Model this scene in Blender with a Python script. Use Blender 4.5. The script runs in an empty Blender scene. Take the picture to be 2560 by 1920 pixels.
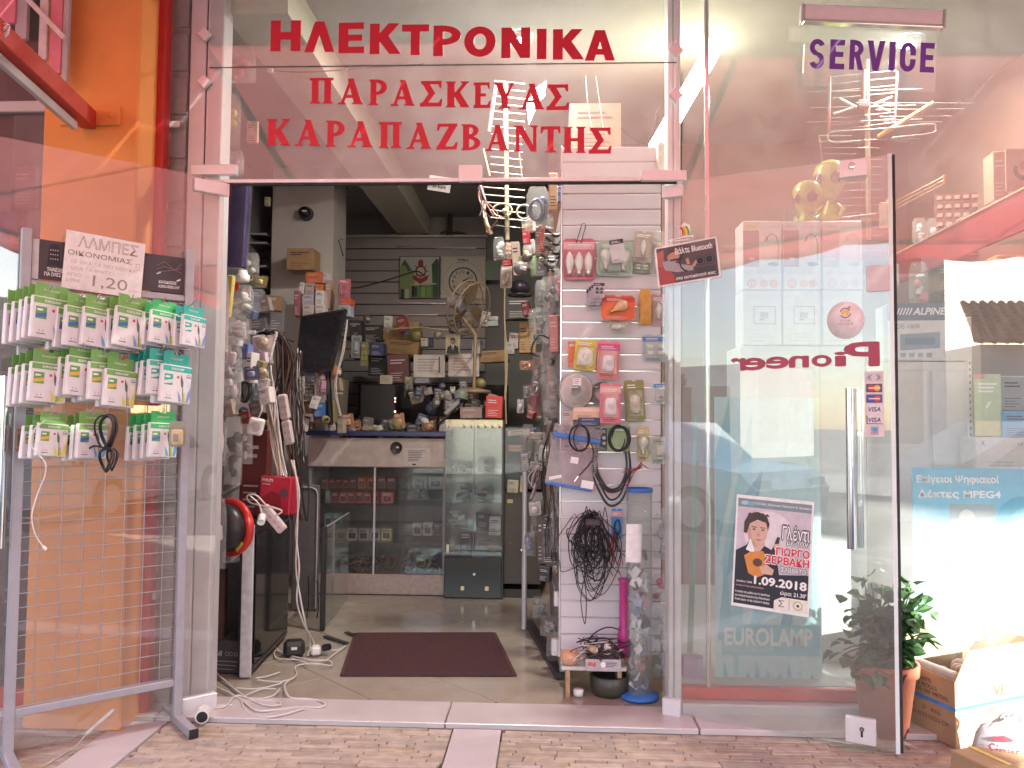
import bpy, bmesh, math, random
from mathutils import Vector, Matrix, Euler
rnd = random.Random(7)
SC = bpy.context.scene
COL = SC.collection
# camera
YAW, PITCH, ROLL = math.radians(2.5), math.radians(2.7), math.radians(0.46)
F_PX, W_PX, H_PX = 2009.0, 2560.0, 1920.0
CAM = Vector((0.0, -3.45, 1.25))
fwd = Vector((-math.sin(YAW) * math.cos(PITCH), math.cos(YAW) * math.cos(PITCH), math.sin(PITCH)))
right0 = fwd.cross(Vector((0, 0, 1))).normalized()
up0 = right0.cross(fwd).normalized()
right = right0 * math.cos(ROLL) + up0 * math.sin(ROLL)
up = up0 * math.cos(ROLL) - right0 * math.sin(ROLL)
cd = bpy.data.cameras.new('camera')
cd.sensor_width = 36.0
cd.lens = 36.0 * F_PX / W_PX
cd.clip_start = 0.05
cd.clip_end = 600
cam = bpy.data.objects.new('camera', cd)
cam.matrix_world = Matrix(((right.x, up.x, -fwd.x, CAM.x), (right.y, up.y, -fwd.y, CAM.y), (right.z, up.z, -fwd.z, CAM.z), (0, 0, 0, 1)))
COL.objects.link(cam)
SC.camera = cam
# sky, sun, exposure
SUN_DIR = Vector((0.52, -1.0, 0.46)).normalized()        # towards the sun
world = bpy.data.worlds.new('World')
SC.world = world
world.use_nodes = True
nt = world.node_tree
nt.nodes.clear()
sky = nt.nodes.new('ShaderNodeTexSky')
sky.sky_type = 'NISHITA'
sky.sun_disc = False
sky.sun_elevation = math.asin(SUN_DIR.z)
sky.sun_rotation = math.atan2(SUN_DIR.x, SUN_DIR.y)
sky.air_density = 1.0
sky.dust_density = 0.6
bg = nt.nodes.new('ShaderNodeBackground')
bg.inputs['Strength'].default_value = 0.09
wo = nt.nodes.new('ShaderNodeOutputWorld')
nt.links.new(sky.outputs[0], bg.inputs[0])
nt.links.new(bg.outputs[0], wo.inputs[0])
sd = bpy.data.lights.new('sun', 'SUN')
sd.energy = 4.2
sd.angle = math.radians(0.5)
sd.color = (1.0, 0.95, 0.86)
sun = bpy.data.objects.new('sun', sd)
sun.rotation_euler = SUN_DIR.to_track_quat('Z', 'Y').to_euler()
sun.location = (6, -10, 9)
COL.objects.link(sun)
vs = SC.view_settings
vs.view_transform = 'Standard'
vs.look = 'None'
vs.exposure = 2.75
vs.gamma = 1.0
vs.use_curve_mapping = False
SC.cycles.max_bounces = 9
SC.cycles.diffuse_bounces = 4
SC.cycles.transparent_max_bounces = 24
SC.cycles.transmission_bounces = 6
SC.cycles.use_denoising = True
SC.cycles.sample_clamp_indirect = 6.0
# helpers: from a point of the photograph to the place it shows
def ray(px, py):
 return (fwd + right * ((px - W_PX / 2) / F_PX) + up * ((H_PX / 2 - py) / F_PX)).normalized()
def P(px, py, y):                       # on the upright plane Y = y
 d = ray(px, py)
 return CAM + d * ((y - CAM.y) / d.y)
def PZ(px, py, z):                      # on the level plane Z = z
 d = ray(px, py)
 return CAM + d * ((z - CAM.z) / d.z)
def rect(x0, y0, x1, y1, y):            # centre, width, height of a rectangle on the plane Y = y
 c = P((x0 + x1) / 2, (y0 + y1) / 2, y)
 w = (P(x1, (y0 + y1) / 2, y) - P(x0, (y0 + y1) / 2, y)).length
 h = (P((x0 + x1) / 2, y0, y) - P((x0 + x1) / 2, y1, y)).length
 return c, w, h
# materials
MATS = {}
def mat(name, col, rough=0.6, metal=0.0, var=0.12, scale=30.0, bump=0.0, bscale=None, spec=0.5, col2=None, trans=0.0, emit=None, estr=0.0, sheen=0.0, coat=0.0):
 if name in MATS:
  return MATS[name]
 m = bpy.data.materials.new(name)
 m.use_nodes = True
 n, l = m.node_tree.nodes, m.node_tree.links
 b = n['Principled BSDF']
 b.inputs['Roughness'].default_value = rough
 b.inputs['Metallic'].default_value = metal
 b.inputs['Specular IOR Level'].default_value = spec
 if coat:
  b.inputs['Coat Weight'].default_value = coat
 tc = n.new('ShaderNodeTexCoord')
 nz = n.new('ShaderNodeTexNoise')
 nz.inputs['Scale'].default_value = scale
 nz.inputs['Detail'].default_value = 5
 l.new(tc.outputs['Object'], nz.inputs['Vector'])
 rp = n.new('ShaderNodeValToRGB')
 c = Vector(col)
 if col2 is None:
  lo = c * (1 - var)
  hi = Vector((min(1, x * (1 + var)) for x in c))
 else:
  lo, hi = c, Vector(col2)
 rp.color_ramp.elements[0].position = 0.32
 rp.color_ramp.elements[1].position = 0.68
 rp.color_ramp.elements[0].color = (*lo, 1)
 rp.color_ramp.elements[1].color = (*hi, 1)
 l.new(nz.outputs['Fac'], rp.inputs['Fac'])
 l.new(rp.outputs['Color'], b.inputs['Base Color'])
 if bump:
  bp = n.new('ShaderNodeBump')
  bp.inputs['Strength'].default_value = bump
  bp.inputs['Distance'].default_value = 0.01
  nb = n.new('ShaderNodeTexNoise')
  nb.inputs['Scale'].default_value = bscale or scale * 4
  nb.inputs['Detail'].default_value = 6
  l.new(tc.outputs['Object'], nb.inputs['Vector'])
  l.new(nb.outputs['Fac'], bp.inputs['Height'])
  l.new(bp.outputs['Normal'], b.inputs['Normal'])
 if trans:
  out = n['Material Output']
  tl = n.new('ShaderNodeBsdfTranslucent')
  l.new(rp.outputs['Color'], tl.inputs['Color'])
  mx = n.new('ShaderNodeMixShader')
  mx.inputs[0].default_value = trans
  l.new(b.outputs[0], mx.inputs[1])
  l.new(tl.outputs[0], mx.inputs[2])
  l.new(mx.outputs[0], out.inputs[0])
 if emit:
  b.inputs['Emission Color'].default_value = (*emit, 1)
  b.inputs['Emission Strength'].default_value = estr
 MATS[name] = m
 return m
def glass(name, tint=(0.97, 0.99, 0.98), ior=1.6, dust_veil=0.03, rough=0.0, film=0.0, dscale=3.0):
 """clear sheet: transparent + fresnel mirror + a milky share for dusty film and lens veil"""
 if name in MATS:
  return MATS[name]
 m = bpy.data.materials.new(name)
 m.use_nodes = True
 n, l = m.node_tree.nodes, m.node_tree.links
 n.clear()
 out = n.new('ShaderNodeOutputMaterial')
 tr = n.new('ShaderNodeBsdfTransparent')
 tr.inputs[0].default_value = (*tint, 1)
 gl = n.new('ShaderNodeBsdfGlossy')
 gl.inputs['Roughness'].default_value = rough
 fr = n.new('ShaderNodeFresnel')
 ge = n.new('ShaderNodeNewGeometry')           # the same mirror share on both faces of the sheet
 io = n.new('ShaderNodeMapRange')
 io.inputs['To Min'].default_value = ior
 io.inputs['To Max'].default_value = 1.0 / ior
 l.new(ge.outputs['Backfacing'], io.inputs['Value'])
 l.new(io.outputs[0], fr.inputs['IOR'])
 if film:
  # a wrinkled film: soft bumps break the reflections into glints
  tc = n.new('ShaderNodeTexCoord')
  nb = n.new('ShaderNodeTexNoise')
  nb.inputs['Scale'].default_value = 22
  nb.inputs['Detail'].default_value = 4
  l.new(tc.outputs['Object'], nb.inputs['Vector'])
  bp = n.new('ShaderNodeBump')
  bp.inputs['Strength'].default_value = film
  bp.inputs['Distance'].default_value = 0.02
  l.new(nb.outputs['Fac'], bp.inputs['Height'])
  l.new(bp.outputs[0], gl.inputs['Normal'])
  l.new(bp.outputs[0], fr.inputs['Normal'])
 mx = n.new('ShaderNodeMixShader')
 l.new(fr.outputs[0], mx.inputs[0])
 l.new(tr.outputs[0], mx.inputs[1])
 l.new(gl.outputs[0], mx.inputs[2])
 df = n.new('ShaderNodeBsdfDiffuse')
 df.inputs[0].default_value = (0.8, 0.8, 0.78, 1)  # pale share paints the milky lens veil along with a dusty film
 tl = n.new('ShaderNodeBsdfTranslucent')
 tl.inputs[0].default_value = (0.8, 0.8, 0.78, 1)
 ad = n.new('ShaderNodeMixShader')
 ad.inputs[0].default_value = 0.5
 l.new(df.outputs[0], ad.inputs[1])
 l.new(tl.outputs[0], ad.inputs[2])
 tc2 = n.new('ShaderNodeTexCoord')
 nz = n.new('ShaderNodeTexNoise')
 nz.inputs['Scale'].default_value = dscale
 nz.inputs['Detail'].default_value = 8
 nz.inputs['Roughness'].default_value = 0.65
 l.new(tc2.outputs['Object'], nz.inputs['Vector'])
 mr = n.new('ShaderNodeMapRange')
 mr.inputs['From Min'].default_value = 0.35
 mr.inputs['From Max'].default_value = 0.75
 mr.inputs['To Min'].default_value = dust_veil * 0.55
 mr.inputs['To Max'].default_value = dust_veil * 1.6
 l.new(nz.outputs['Fac'], mr.inputs['Value'])
 m2 = n.new('ShaderNodeMixShader')
 l.new(mr.outputs[0], m2.inputs[0])
 l.new(mx.outputs[0], m2.inputs[1])
 l.new(ad.outputs[0], m2.inputs[2])
 l.new(m2.outputs[0], out.inputs[0])
 MATS[name] = m
 return m
def flat(c, rough=0.55):                # a plain printed or painted colour
 k = 'paint_%02x%02x%02x' % tuple(int(255 * v) for v in c) + ('_%d' % int(rough * 100))
 return mat(k, c, rough=rough, var=0.07, scale=40)
# mesh builder
_TXT = {}
def text_mesh(s, bold):
 k = (s, bold)
 if k not in _TXT:
  fc = bpy.data.curves.new('lettering_curve', 'FONT')
  fc.body = s
  fc.align_x = 'CENTER'
  fc.resolution_u = 3
  fc.offset = bold
  o = bpy.data.objects.new('lettering_curve', fc)
  COL.objects.link(o)
  bpy.context.view_layer.update()
  dg = bpy.context.evaluated_depsgraph_get()
  me = o.evaluated_get(dg).to_mesh()
  vs_ = [(v.co.x, v.co.y) for v in me.vertices]
  fs_ = [tuple(p.vertices) for p in me.polygons]
  o.evaluated_get(dg).to_mesh_clear()
  bpy.data.objects.remove(o)
  bpy.data.curves.remove(fc)
  _TXT[k] = (vs_, fs_)
 return _TXT[k]
class MB:
 def __init__(s):
  s.v, s.f, s.m, s.sm, s.mats = [], [], [], [], []
  s.T = None
 def mi(s, m):
  if m not in s.mats:
   s.mats.append(m)
  return s.mats.index(m)
 def add(s, vs_, fs_, m, smooth=False):
  k = len(s.v)
  if s.T is not None:
   vs_ = [s.T @ Vector(v) for v in vs_]
  s.v += [tuple(v) for v in vs_]
  i = s.mi(m)
  for f in fs_:
   s.f.append(tuple(k + a for a in f))
   s.m.append(i)
   s.sm.append(smooth)
  return s
 def box(s, c, sz, m, rot=None):
  x, y, z = sz[0] / 2, sz[1] / 2, sz[2] / 2
  vs_ = [Vector(p) for p in ((-x, -y, -z), (x, -y, -z), (x, y, -z), (-x, y, -z), (-x, -y, z), (x, -y, z), (x, y, z), (-x, y, z))]
  if rot:
   R = Euler(rot).to_matrix()
   vs_ = [R @ v for v in vs_]
  c = Vector(c)
  return s.add([v + c for v in vs_], [(0, 3, 2, 1), (4, 5, 6, 7), (0, 1, 5, 4), (1, 2, 6, 5), (2, 3, 7, 6), (3, 0, 4, 7)], m)
 def bbox(s, c, sz, m, b=0.004, rot=None):
  """box with bevelled edges"""
  bm = bmesh.new()
  bmesh.ops.create_cube(bm, size=1.0)
  for v in bm.verts:
   v.co = Vector((v.co.x * sz[0], v.co.y * sz[1], v.co.z * sz[2]))
  b = min(b, min(sz) * 0.45)
  bmesh.ops.bevel(bm, geom=list(bm.edges), offset=b, segments=1, affect='EDGES')
  R = Euler(rot).to_matrix() if rot else Matrix.Identity(3)
  c = Vector(c)
  bm.verts.index_update()
  vs_ = [R @ v.co + c for v in bm.verts]
  fs_ = [tuple(v.index for v in f.verts) for f in bm.faces]
  bm.free()
  return s.add(vs_, fs_, m)
 def prism(s, pts, y0, y1, m):       # outline in x,z pushed from y0 (front) to y1 (back); points counter-clockwise seen from the front
  a = sum(pts[i][0] * pts[(i + 1) % len(pts)][1] - pts[(i + 1) % len(pts)][0] * pts[i][1] for i in range(len(pts)))
  if a < 0:
   pts = pts[::-1]
  n = len(pts)
  vs_ = [(p[0], y0, p[1]) for p in pts] + [(p[0], y1, p[1]) for p in pts]
  fs_ = [tuple(range(n)), tuple(range(2 * n - 1, n - 1, -1))] + [(i, n + i, n + (i + 1) % n, (i + 1) % n) for i in range(n)]
  return s.add(vs_, fs_, m)
 def sheet(s, pts, y, m):            # flat print in x,z at depth y
  a = sum(pts[i][0] * pts[(i + 1) % len(pts)][1] - pts[(i + 1) % len(pts)][0] * pts[i][1] for i in range(len(pts)))
  if a < 0:
   pts = pts[::-1]
  return s.add([(p[0], y, p[1]) for p in pts], [tuple(range(len(pts)))], m)
 def rsheet(s, x0, z0, x1, z1, y, m):
  return s.sheet([(x0, z0), (x1, z0), (x1, z1), (x0, z1)], y, m)
 def disc(s, x, z, r, y, m, n=20, rz=None):
  return s.sheet([(x + r * math.cos(2 * math.pi * k / n), z + (rz or r) * math.sin(2 * math.pi * k / n)) for k in range(n)], y, m)
 def ring(s, x, z, r0, r1, y, m, n=28, a0=0, a1=360, sz=1.0):
  A = [math.radians(a0 + (a1 - a0) * k / n) for k in range(n + 1)]
  vs_ = [(x + r0 * math.cos(a), y, z + sz * r0 * math.sin(a)) for a in A] + [(x + r1 * math.cos(a), y, z + sz * r1 * math.sin(a)) for a in A]
  return s.add(vs_, [(i, n + 1 + i, n + 2 + i, i + 1) for i in range(n)], m)
 def cyl(s, p0, p1, r0, m, r1=None, n=12, caps=True, smooth=True):
  p0, p1 = Vector(p0), Vector(p1)
  r1 = r0 if r1 is None else r1
  d = (p1 - p0).normalized()
  a = d.orthogonal().normalized()
  b = d.cross(a)
  vs_ = []
  for p, r in ((p0, r0), (p1, r1)):
   for k in range(n):
    t = 2 * math.pi * k / n
    vs_.append(p + a * (r * math.cos(t)) + b * (r * math.sin(t)))
  s.add(vs_, [(k, (k + 1) % n, n + (k + 1) % n, n + k) for k in range(n)], m, smooth)
  if caps:
   s.add(vs_[:n], [tuple(range(n - 1, -1, -1))], m)
   s.add(vs_[n:], [tuple(range(n))], m)
  return s
 def tube(s, pts, r, m, n=6, closed=False):
  pts = [Vector(p) for p in pts]
  N = len(pts)
  vs_, fs_ = [], []
  a = None
  for i, p in enumerate(pts):
   if closed:
    d = pts[(i + 1) % N] - pts[i - 1]
   else:
    d = pts[min(i + 1, N - 1)] - pts[max(i - 1, 0)]
   if d.length < 1e-9:
    d = Vector((0, 0, 1))
   d.normalize()
   if a is None:
    a = d.orthogonal().normalized()
   else:
    a = a - d * a.dot(d)
    a = a.normalized() if a.length > 1e-6 else d.orthogonal().normalized()
   b = d.cross(a)
   for k in range(n):
    t = 2 * math.pi * k / n
    vs_.append(p + a * (r * math.cos(t)) + b * (r * math.sin(t)))
  for i in range(N if closed else N - 1):
   j = (i + 1) % N
   for k in range(n):
    fs_.append((i * n + k, i * n + (k + 1) % n, j * n + (k + 1) % n, j * n + k))
  s.add(vs_, fs_, m, True)
  if not closed:
   s.add(vs_[:n], [tuple(range(n - 1, -1, -1))], m)
   s.add(vs_[-n:], [tuple(range(n))], m)
  return s
 def ball(s, c, r, m, n=14, k=9):
  r = (r, r, r) if not hasattr(r, '__len__') else r
  return s.lathe([(math.sin(math.pi * i / k), -math.cos(math.pi * i / k)) for i in range(k + 1)], m, c=c, sc=r, n=n)
 def lathe(s, prof, m, c=(0, 0, 0), sc=(1, 1, 1), n=16, rot=None):
  R = Euler(rot).to_matrix() if rot else Matrix.Identity(3)
  c = Vector(c)
  vs_, fs_ = [], []
  for (r, z) in prof:
   r = max(r, 1e-4)
   for k in range(n):
    t = 2 * math.pi * k / n
    vs_.append(R @ Vector((r * math.cos(t) * sc[0], r * math.sin(t) * sc[1], z * sc[2])) + c)
  for i in range(len(prof) - 1):
   for k in range(n):
    fs_.append((i * n + k, i * n + (k + 1) % n, (i + 1) * n + (k + 1) % n, (i + 1) * n + k))
  return s.add(vs_, fs_, m, True)
 def text(s, t, x, z, w, h, y, m, bold=0.02, shear=0.0, mirror=False):
  """lettering fitted into a box w x h centred on x, z"""
  sw, bold = max(0.0, bold - 0.008) * 0.9, min(bold, 0.008)   # heavier strokes: the letters laid over themselves, a hair apart
  vs_, fs_ = text_mesh(t, bold)
  if not vs_:
   return s
  x0, x1 = min(v[0] for v in vs_), max(v[0] for v in vs_)
  z0, z1 = min(v[1] for v in vs_), max(v[1] for v in vs_)
  kx, kz = w / max(x1 - x0, 1e-6), h / max(z1 - z0, 1e-6)
  out = []
  for v in vs_:
   zz = (v[1] - (z0 + z1) / 2) * kz
   xx = (v[0] - (x0 + x1) / 2) * kx + shear * zz
   out.append((x + (-xx if mirror else xx), y, z + zz))
  if mirror:
   fs_ = [f[::-1] for f in fs_]
  s.add(out, fs_, m)
  if sw > 0.002:
   for k, (ax, az) in enumerate(((-1, 0), (1, 0), (0, 1), (0, -1))):
    s.add([(v[0] + ax * sw * kx, v[1] - .00003 * (k + 1), v[2] + az * sw * kz) for v in out], fs_, m)
  return s
 def bend(s, fn):
  s.v = [tuple(fn(Vector(v))) for v in s.v]
  return s
 def mesh(s, name):
  me = bpy.data.meshes.new(name)
  me.from_pydata(s.v, [], s.f)
  for m in s.mats:
   me.materials.append(m)
  me.polygons.foreach_set('material_index', s.m)
  me.polygons.foreach_set('use_smooth', s.sm)
  me.update()
  return me
 def build(s, name, parent=None, loc=(0, 0, 0), rot=(0, 0, 0)):
  o = bpy.data.objects.new(name, s.mesh(name))
  COL.objects.link(o)
  o.location = loc
  o.rotation_euler = rot
  if parent is not None:
   o.parent = parent
  return o
def tag(o, label, cat, group=None, kind=None):
 if label:
  o['label'] = label
 if cat:
  o['category'] = cat
 if group:
  o['group'] = group
 if kind:
  o['kind'] = kind
 return o
def thing(name, label, cat, loc=(0, 0, 0), rot=(0, 0, 0), group=None):
 o = bpy.data.objects.new(name, None)
 o.empty_display_size = 0.05
 COL.objects.link(o)
 o.location = loc
 o.rotation_euler = rot
 return tag(o, label, cat, group)
def solo(mb, name, label, cat, loc=(0, 0, 0), rot=(0, 0, 0), group=None):
 return tag(mb.build(name, None, loc, rot), label, cat, group)
def inst(name, me, parent=None, loc=(0, 0, 0), rot=(0, 0, 0)):
 o = bpy.data.objects.new(name, me)
 COL.objects.link(o)
 o.location = loc
 o.rotation_euler = rot
 o.parent = parent
 return o
def structure(mb, name, label=None):
 o = mb.build(name)
 return tag(o, label, None, kind='structure')
def copy_tree(o, parent=None):
 c = o.copy()
 COL.objects.link(c)
 c.parent = parent
 for ch in list(o.children):
  copy_tree(ch, c)
 return c
def bez(pts, n=8):                       # smooth curve through points
 pts = [Vector(p) for p in pts]
 out = []
 for i in range(len(pts) - 1):
  p0, p1, p2, p3 = pts[max(i - 1, 0)], pts[i], pts[i + 1], pts[min(i + 2, len(pts) - 1)]
  for k in range(n):
   t = k / n
   out.append(0.5 * ((2 * p1) + (p2 - p0) * t + (2 * p0 - 5 * p1 + 4 * p2 - p3) * t * t + (-p0 + 3 * p1 - 3 * p2 + p3) * t ** 3))
 out.append(pts[-1])
 return out
def plane_rot(px0, py0, px1, py1):       # tilt of a line in the picture, for sheets that hang askew
 return -math.atan2(py1 - py0, px1 - px0)
def lines(m, x, z, w_, n, gap, hgt, y, col, rr):
 for k in range(n):
  ww = w_ * rr.uniform(.55, 1)
  m.rsheet(x - w_ / 2, z - k * gap - hgt / 2, x - w_ / 2 + ww, z - k * gap + hgt / 2, y, col)
# the setting
ZT = 2.30                                                     # underside of the glass over the door
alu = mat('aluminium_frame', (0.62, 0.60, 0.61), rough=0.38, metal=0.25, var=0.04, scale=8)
alu_d = mat('aluminium_dark', (0.46, 0.45, 0.46), rough=0.42, metal=0.3, var=0.05, scale=8)  # darker aluminium for rails, ribs and caps
satin = mat('satin_fitting', (0.74, 0.73, 0.74), rough=0.3, metal=0.35, var=0.03)
chrome = mat('chrome_tube', (0.82, 0.82, 0.83), rough=0.12, metal=1.0, var=0.02)
white = mat('white_plastic', (0.74, 0.73, 0.70), rough=0.45, var=0.05)
off = mat('aged_white', (0.62, 0.59, 0.53), rough=0.6, var=0.1)
black = mat('black_plastic', (0.022, 0.021, 0.023), rough=0.38, var=0.2)
black_m = mat('black_matt', (0.03, 0.028, 0.03), rough=0.8, var=0.25)
rubber = mat('black_rubber', (0.018, 0.017, 0.018), rough=0.5, var=0.2)
red = mat('red_paint', (0.42, 0.018, 0.02), rough=0.4, var=0.08)
wood_b = mat('brown_wood', (0.09, 0.05, 0.032), rough=0.5, var=0.3, scale=9)
kraft = mat('corrugated_card', (0.40, 0.25, 0.12), rough=0.85, var=0.12, scale=14, bump=0.15, bscale=120)
paper = mat('paper', (0.78, 0.76, 0.72), rough=0.8, var=0.04, scale=12)
shopglass = glass('shop_glass', ior=1.95, dust_veil=0.085)
doorglass = glass('door_glass', ior=1.95, dust_veil=0.085)
caseglass = glass('case_glass', ior=1.55, dust_veil=0.05, tint=(0.93, 0.96, 0.95))
clear = glass('clear_film', ior=1.5, dust_veil=0.06, film=0.8, rough=0.05)
clear_h = glass('clear_shell', ior=1.5, dust_veil=0.10, film=0.3, rough=0.04)
bagfilm = glass('bag_film', ior=1.5, dust_veil=0.22, film=1.0, rough=0.08)
ink = mat('dark_ink', (0.03, 0.028, 0.035), rough=0.6, var=0.2)
marble = mat('threshold_marble', (0.50, 0.455, 0.44), rough=0.32, col2=(0.57, 0.53, 0.515), scale=5, bump=0.02)
tile_m = mat('floor_tile', (0.32, 0.28, 0.215), rough=0.14, col2=(0.38, 0.335, 0.265), scale=6, bump=0.01)
grout = mat('grout', (0.2, 0.18, 0.16), rough=0.9)
# --- ground
g = MB()
g.box((0, 20, -0.34), (500, 500, 0.1), mat('far_ground', (0.2, 0.19, 0.17), rough=0.95, var=0.2, scale=0.4))
structure(g, 'ground')
g = MB()
g.box((0, -8.2, -0.2), (120, 7.2, 0.16), mat('asphalt', (0.055, 0.055, 0.056), rough=0.9, var=0.25, scale=60, bump=0.3, bscale=250))
road = structure(g, 'road')
for k in range(8):
 b = MB()
 b.box((-20 + 5.2 * k, -8.2, -0.114), (2.2, 0.12, 0.006), mat('road_paint', (0.7, 0.7, 0.68), rough=0.7))
 b.build('lane_mark', road)
g = MB()
g.box((0, -2.40, -0.07), (120, 4.40, 0.10), mat('mortar_bed', (0.30, 0.25, 0.21), rough=0.95, var=0.2, scale=20, bump=0.2))
pave = structure(g, 'pavement')
for k in range(12):
 b = MB()
 b.bbox((-11 + 2.0 * k, -4.70, -0.07), (1.985, 0.16, 0.16), mat('kerb_stone', (0.4, 0.39, 0.37), rough=0.85, bump=0.2), 0.02)
 b.build('kerb_stone', pave)
g = MB()
g.box((0, -14.3, -0.1), (120, 5, 0.14), mat('far_pavement_mat', (0.42, 0.4, 0.36), rough=0.9, var=0.1, scale=3))
structure(g, 'far_pavement')
# split-face strip stones, laid in thin courses, with marble bands between the fields
smats = [mat('strip_stone_%s' % n, c, rough=0.75, var=0.16, scale=18, bump=0.35, bscale=90) for n, c in
         (('tan', (0.40, 0.335, 0.265)), ('buff', (0.46, 0.39, 0.315)), ('brown', (0.34, 0.28, 0.22)), ('ochre', (0.43, 0.35, 0.255)), ('grey', (0.37, 0.32, 0.27)))]
bA, bB, bC = PZ(343, 1817, 0), PZ(212, 1918, 0), PZ(1190, 1840, 0).x
bandL = lambda y: bA.x + (y - bA.y) * (bB.x - bA.x) / (bB.y - bA.y)       # the left band runs askew
def in_band(x0, x1, y):
 for a, b in ((bandL(y) - 0.10, bandL(y) + 0.10), (bC - 0.1, bC + 0.1)):
  if x1 > a and x0 < b:
   return (a, b)
 return None
stone_me = {}
n_stone = 0
rest = MB()
y = -0.132
row = 0
while y > -1.3:
 h = rnd.uniform(0.021, 0.029)
 x = -2.9 - rnd.random() * 0.2
 while x < 2.7:
  L = rnd.choice((0.12, 0.16, 0.2, 0.24, 0.28)) * rnd.uniform(0.9, 1.1)
  segs = [(x, x + L - 0.003)]
  bnd = in_band(x, x + L, y - h / 2)
  if bnd:
   segs = []
   if x < bnd[0] - 0.03:
    segs.append((x, bnd[0] - 0.003))
   if x + L > bnd[1] + 0.03:
    segs.append((bnd[1] + 0.003, x + L - 0.003))
  for (a, b) in segs:
   top = rnd.uniform(-0.002, 0.002)
   m = rnd.choice(smats)
   mb = rest
   near = n_stone < 300 and y > -0.66 and a < 2.3 and b > -2.35
   if near:
    mb = MB()
   mb.bbox(((a + b) / 2, y - h / 2, top - 0.012), (b - a, h - 0.0016, 0.024), m, 0.002)
   if near:
    mb.build('paving_stone', pave)
    n_stone += 1
  x += L
 y -= h
 row += 1
o = rest.build('paving_stones', pave)
o['kind'] = 'stuff'
band_m = mat('band_marble', (0.50, 0.455, 0.455), rough=0.4, col2=(0.58, 0.53, 0.53), scale=4, bump=0.03)
for k in range(3):
 b = MB()
 b.bbox((bC, -0.135 - 0.3 - 0.603 * k, -0.008), (0.194, 0.598, 0.024), band_m, 0.003)
 b.build('marble_band', pave)
for k in range(3):
 b = MB()
 y0, y1 = -0.135 - 0.5 * k, -0.632 - 0.5 * k
 b.add([(bandL(y0) - .097, y0, .003), (bandL(y1) - .097, y1, .003), (bandL(y1) + .097, y1, .003), (bandL(y0) + .097, y0, .003),
           (bandL(y0) - .097, y0, -.02), (bandL(y1) - .097, y1, -.02), (bandL(y1) + .097, y1, -.02), (bandL(y0) + .097, y0, -.02)],
          [(0, 1, 2, 3), (0, 4, 5, 1), (1, 5, 6, 2), (2, 6, 7, 3), (3, 7, 4, 0)], band_m)
 b.build('marble_band', pave)
# doorstep
g = MB()
g.box((0, 0.02, -0.03), (5.4, 0.3, 0.06), grout)
step = structure(g, 'doorstep')
for a, b in ((-2.6, -1.62), (-1.617, -0.41), (-0.407, 0.62), (0.623, 1.6), (1.603, 2.6)):
 m = MB()
 m.bbox(((a + b) / 2, 0.0, 0.009), (b - a - 0.003, 0.248, 0.026), marble, 0.004)
 m.build('marble_slab', step)
m = MB()
m.tube([(-1.75, -0.1285, 0.02), (0.55, -0.1285, 0.02)], 0.0025, mat('edge_highlight', (0.8, 0.78, 0.76), rough=0.3, metal=0.6))  # bright rod models the highlight along the step edge
m.build('edge_line', step)
# floor inside
g = MB()
g.box((0, 2.3, -0.03), (5.4, 4.4, 0.06), grout)
floor = structure(g, 'floor')
s = 0.40
tm = MB()
tm.bbox((0, 0, 0), (s - 0.004, s - 0.004, 0.022), tile_m, 0.002)
tme = tm.mesh('floor_tile')
for i in range(-12, 13):
 for j in range(-12, 13):
  cx = (i - j) * s / math.sqrt(2) - 0.5
  cy = (i + j) * s / math.sqrt(2) + 1.3
  if -2.2 < cx < 0.75 and 0.0 < cy < 2.9:
   inst('floor_tile', tme, floor, (cx, cy, 0.0 + rnd.uniform(-0.0006, 0.0006)), (0, 0, math.radians(45)))
# --- room
wallp = mat('cream_plaster', (0.50, 0.46, 0.40), rough=0.85, var=0.05, scale=3, bump=0.06, bscale=80)
ceilp = mat('ceiling_plaster', (0.36, 0.365, 0.34), rough=0.9, var=0.05, scale=2, bump=0.05)
HC = 3.3
g = MB(); g.box((-2.46, 2.35, HC / 2 - 0.1), (0.12, 4.7, HC + 0.2), mat('grey_plaster', (0.2, 0.19, 0.19), rough=0.9, var=0.1, scale=3)); structure(g, 'left_wall')
g = MB(); g.box((0.1, 4.56, HC / 2 - 0.1), (5.4, 0.12, HC + 0.2), mat('back_plaster', (0.30, 0.29, 0.27), rough=0.9, var=0.08, scale=3)); structure(g, 'back_wall')
g = MB(); g.box((2.66, 2.35, HC / 2 - 0.1), (0.12, 4.7, HC + 0.2), mat('right_plaster', (0.27, 0.165, 0.12), rough=0.85, var=0.05, scale=3)); structure(g, 'right_wall')
g = MB(); g.box((1.31, 2.46, HC / 2 - 0.1), (2.62, 0.1, HC + 0.2), mat('partition_plaster', (0.21, 0.115, 0.088), rough=0.85, var=0.05, scale=3)); structure(g, 'partition_wall')
g = MB(); g.box((0.05, 3.5, HC / 2 - 0.1), (0.1, 2.0, HC + 0.2), wallp); structure(g, 'side_wall')
g = MB(); g.box((0.1, 2.3, HC + 0.06), (5.4, 4.7, 0.12), ceilp); structure(g, 'ceiling')
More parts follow.
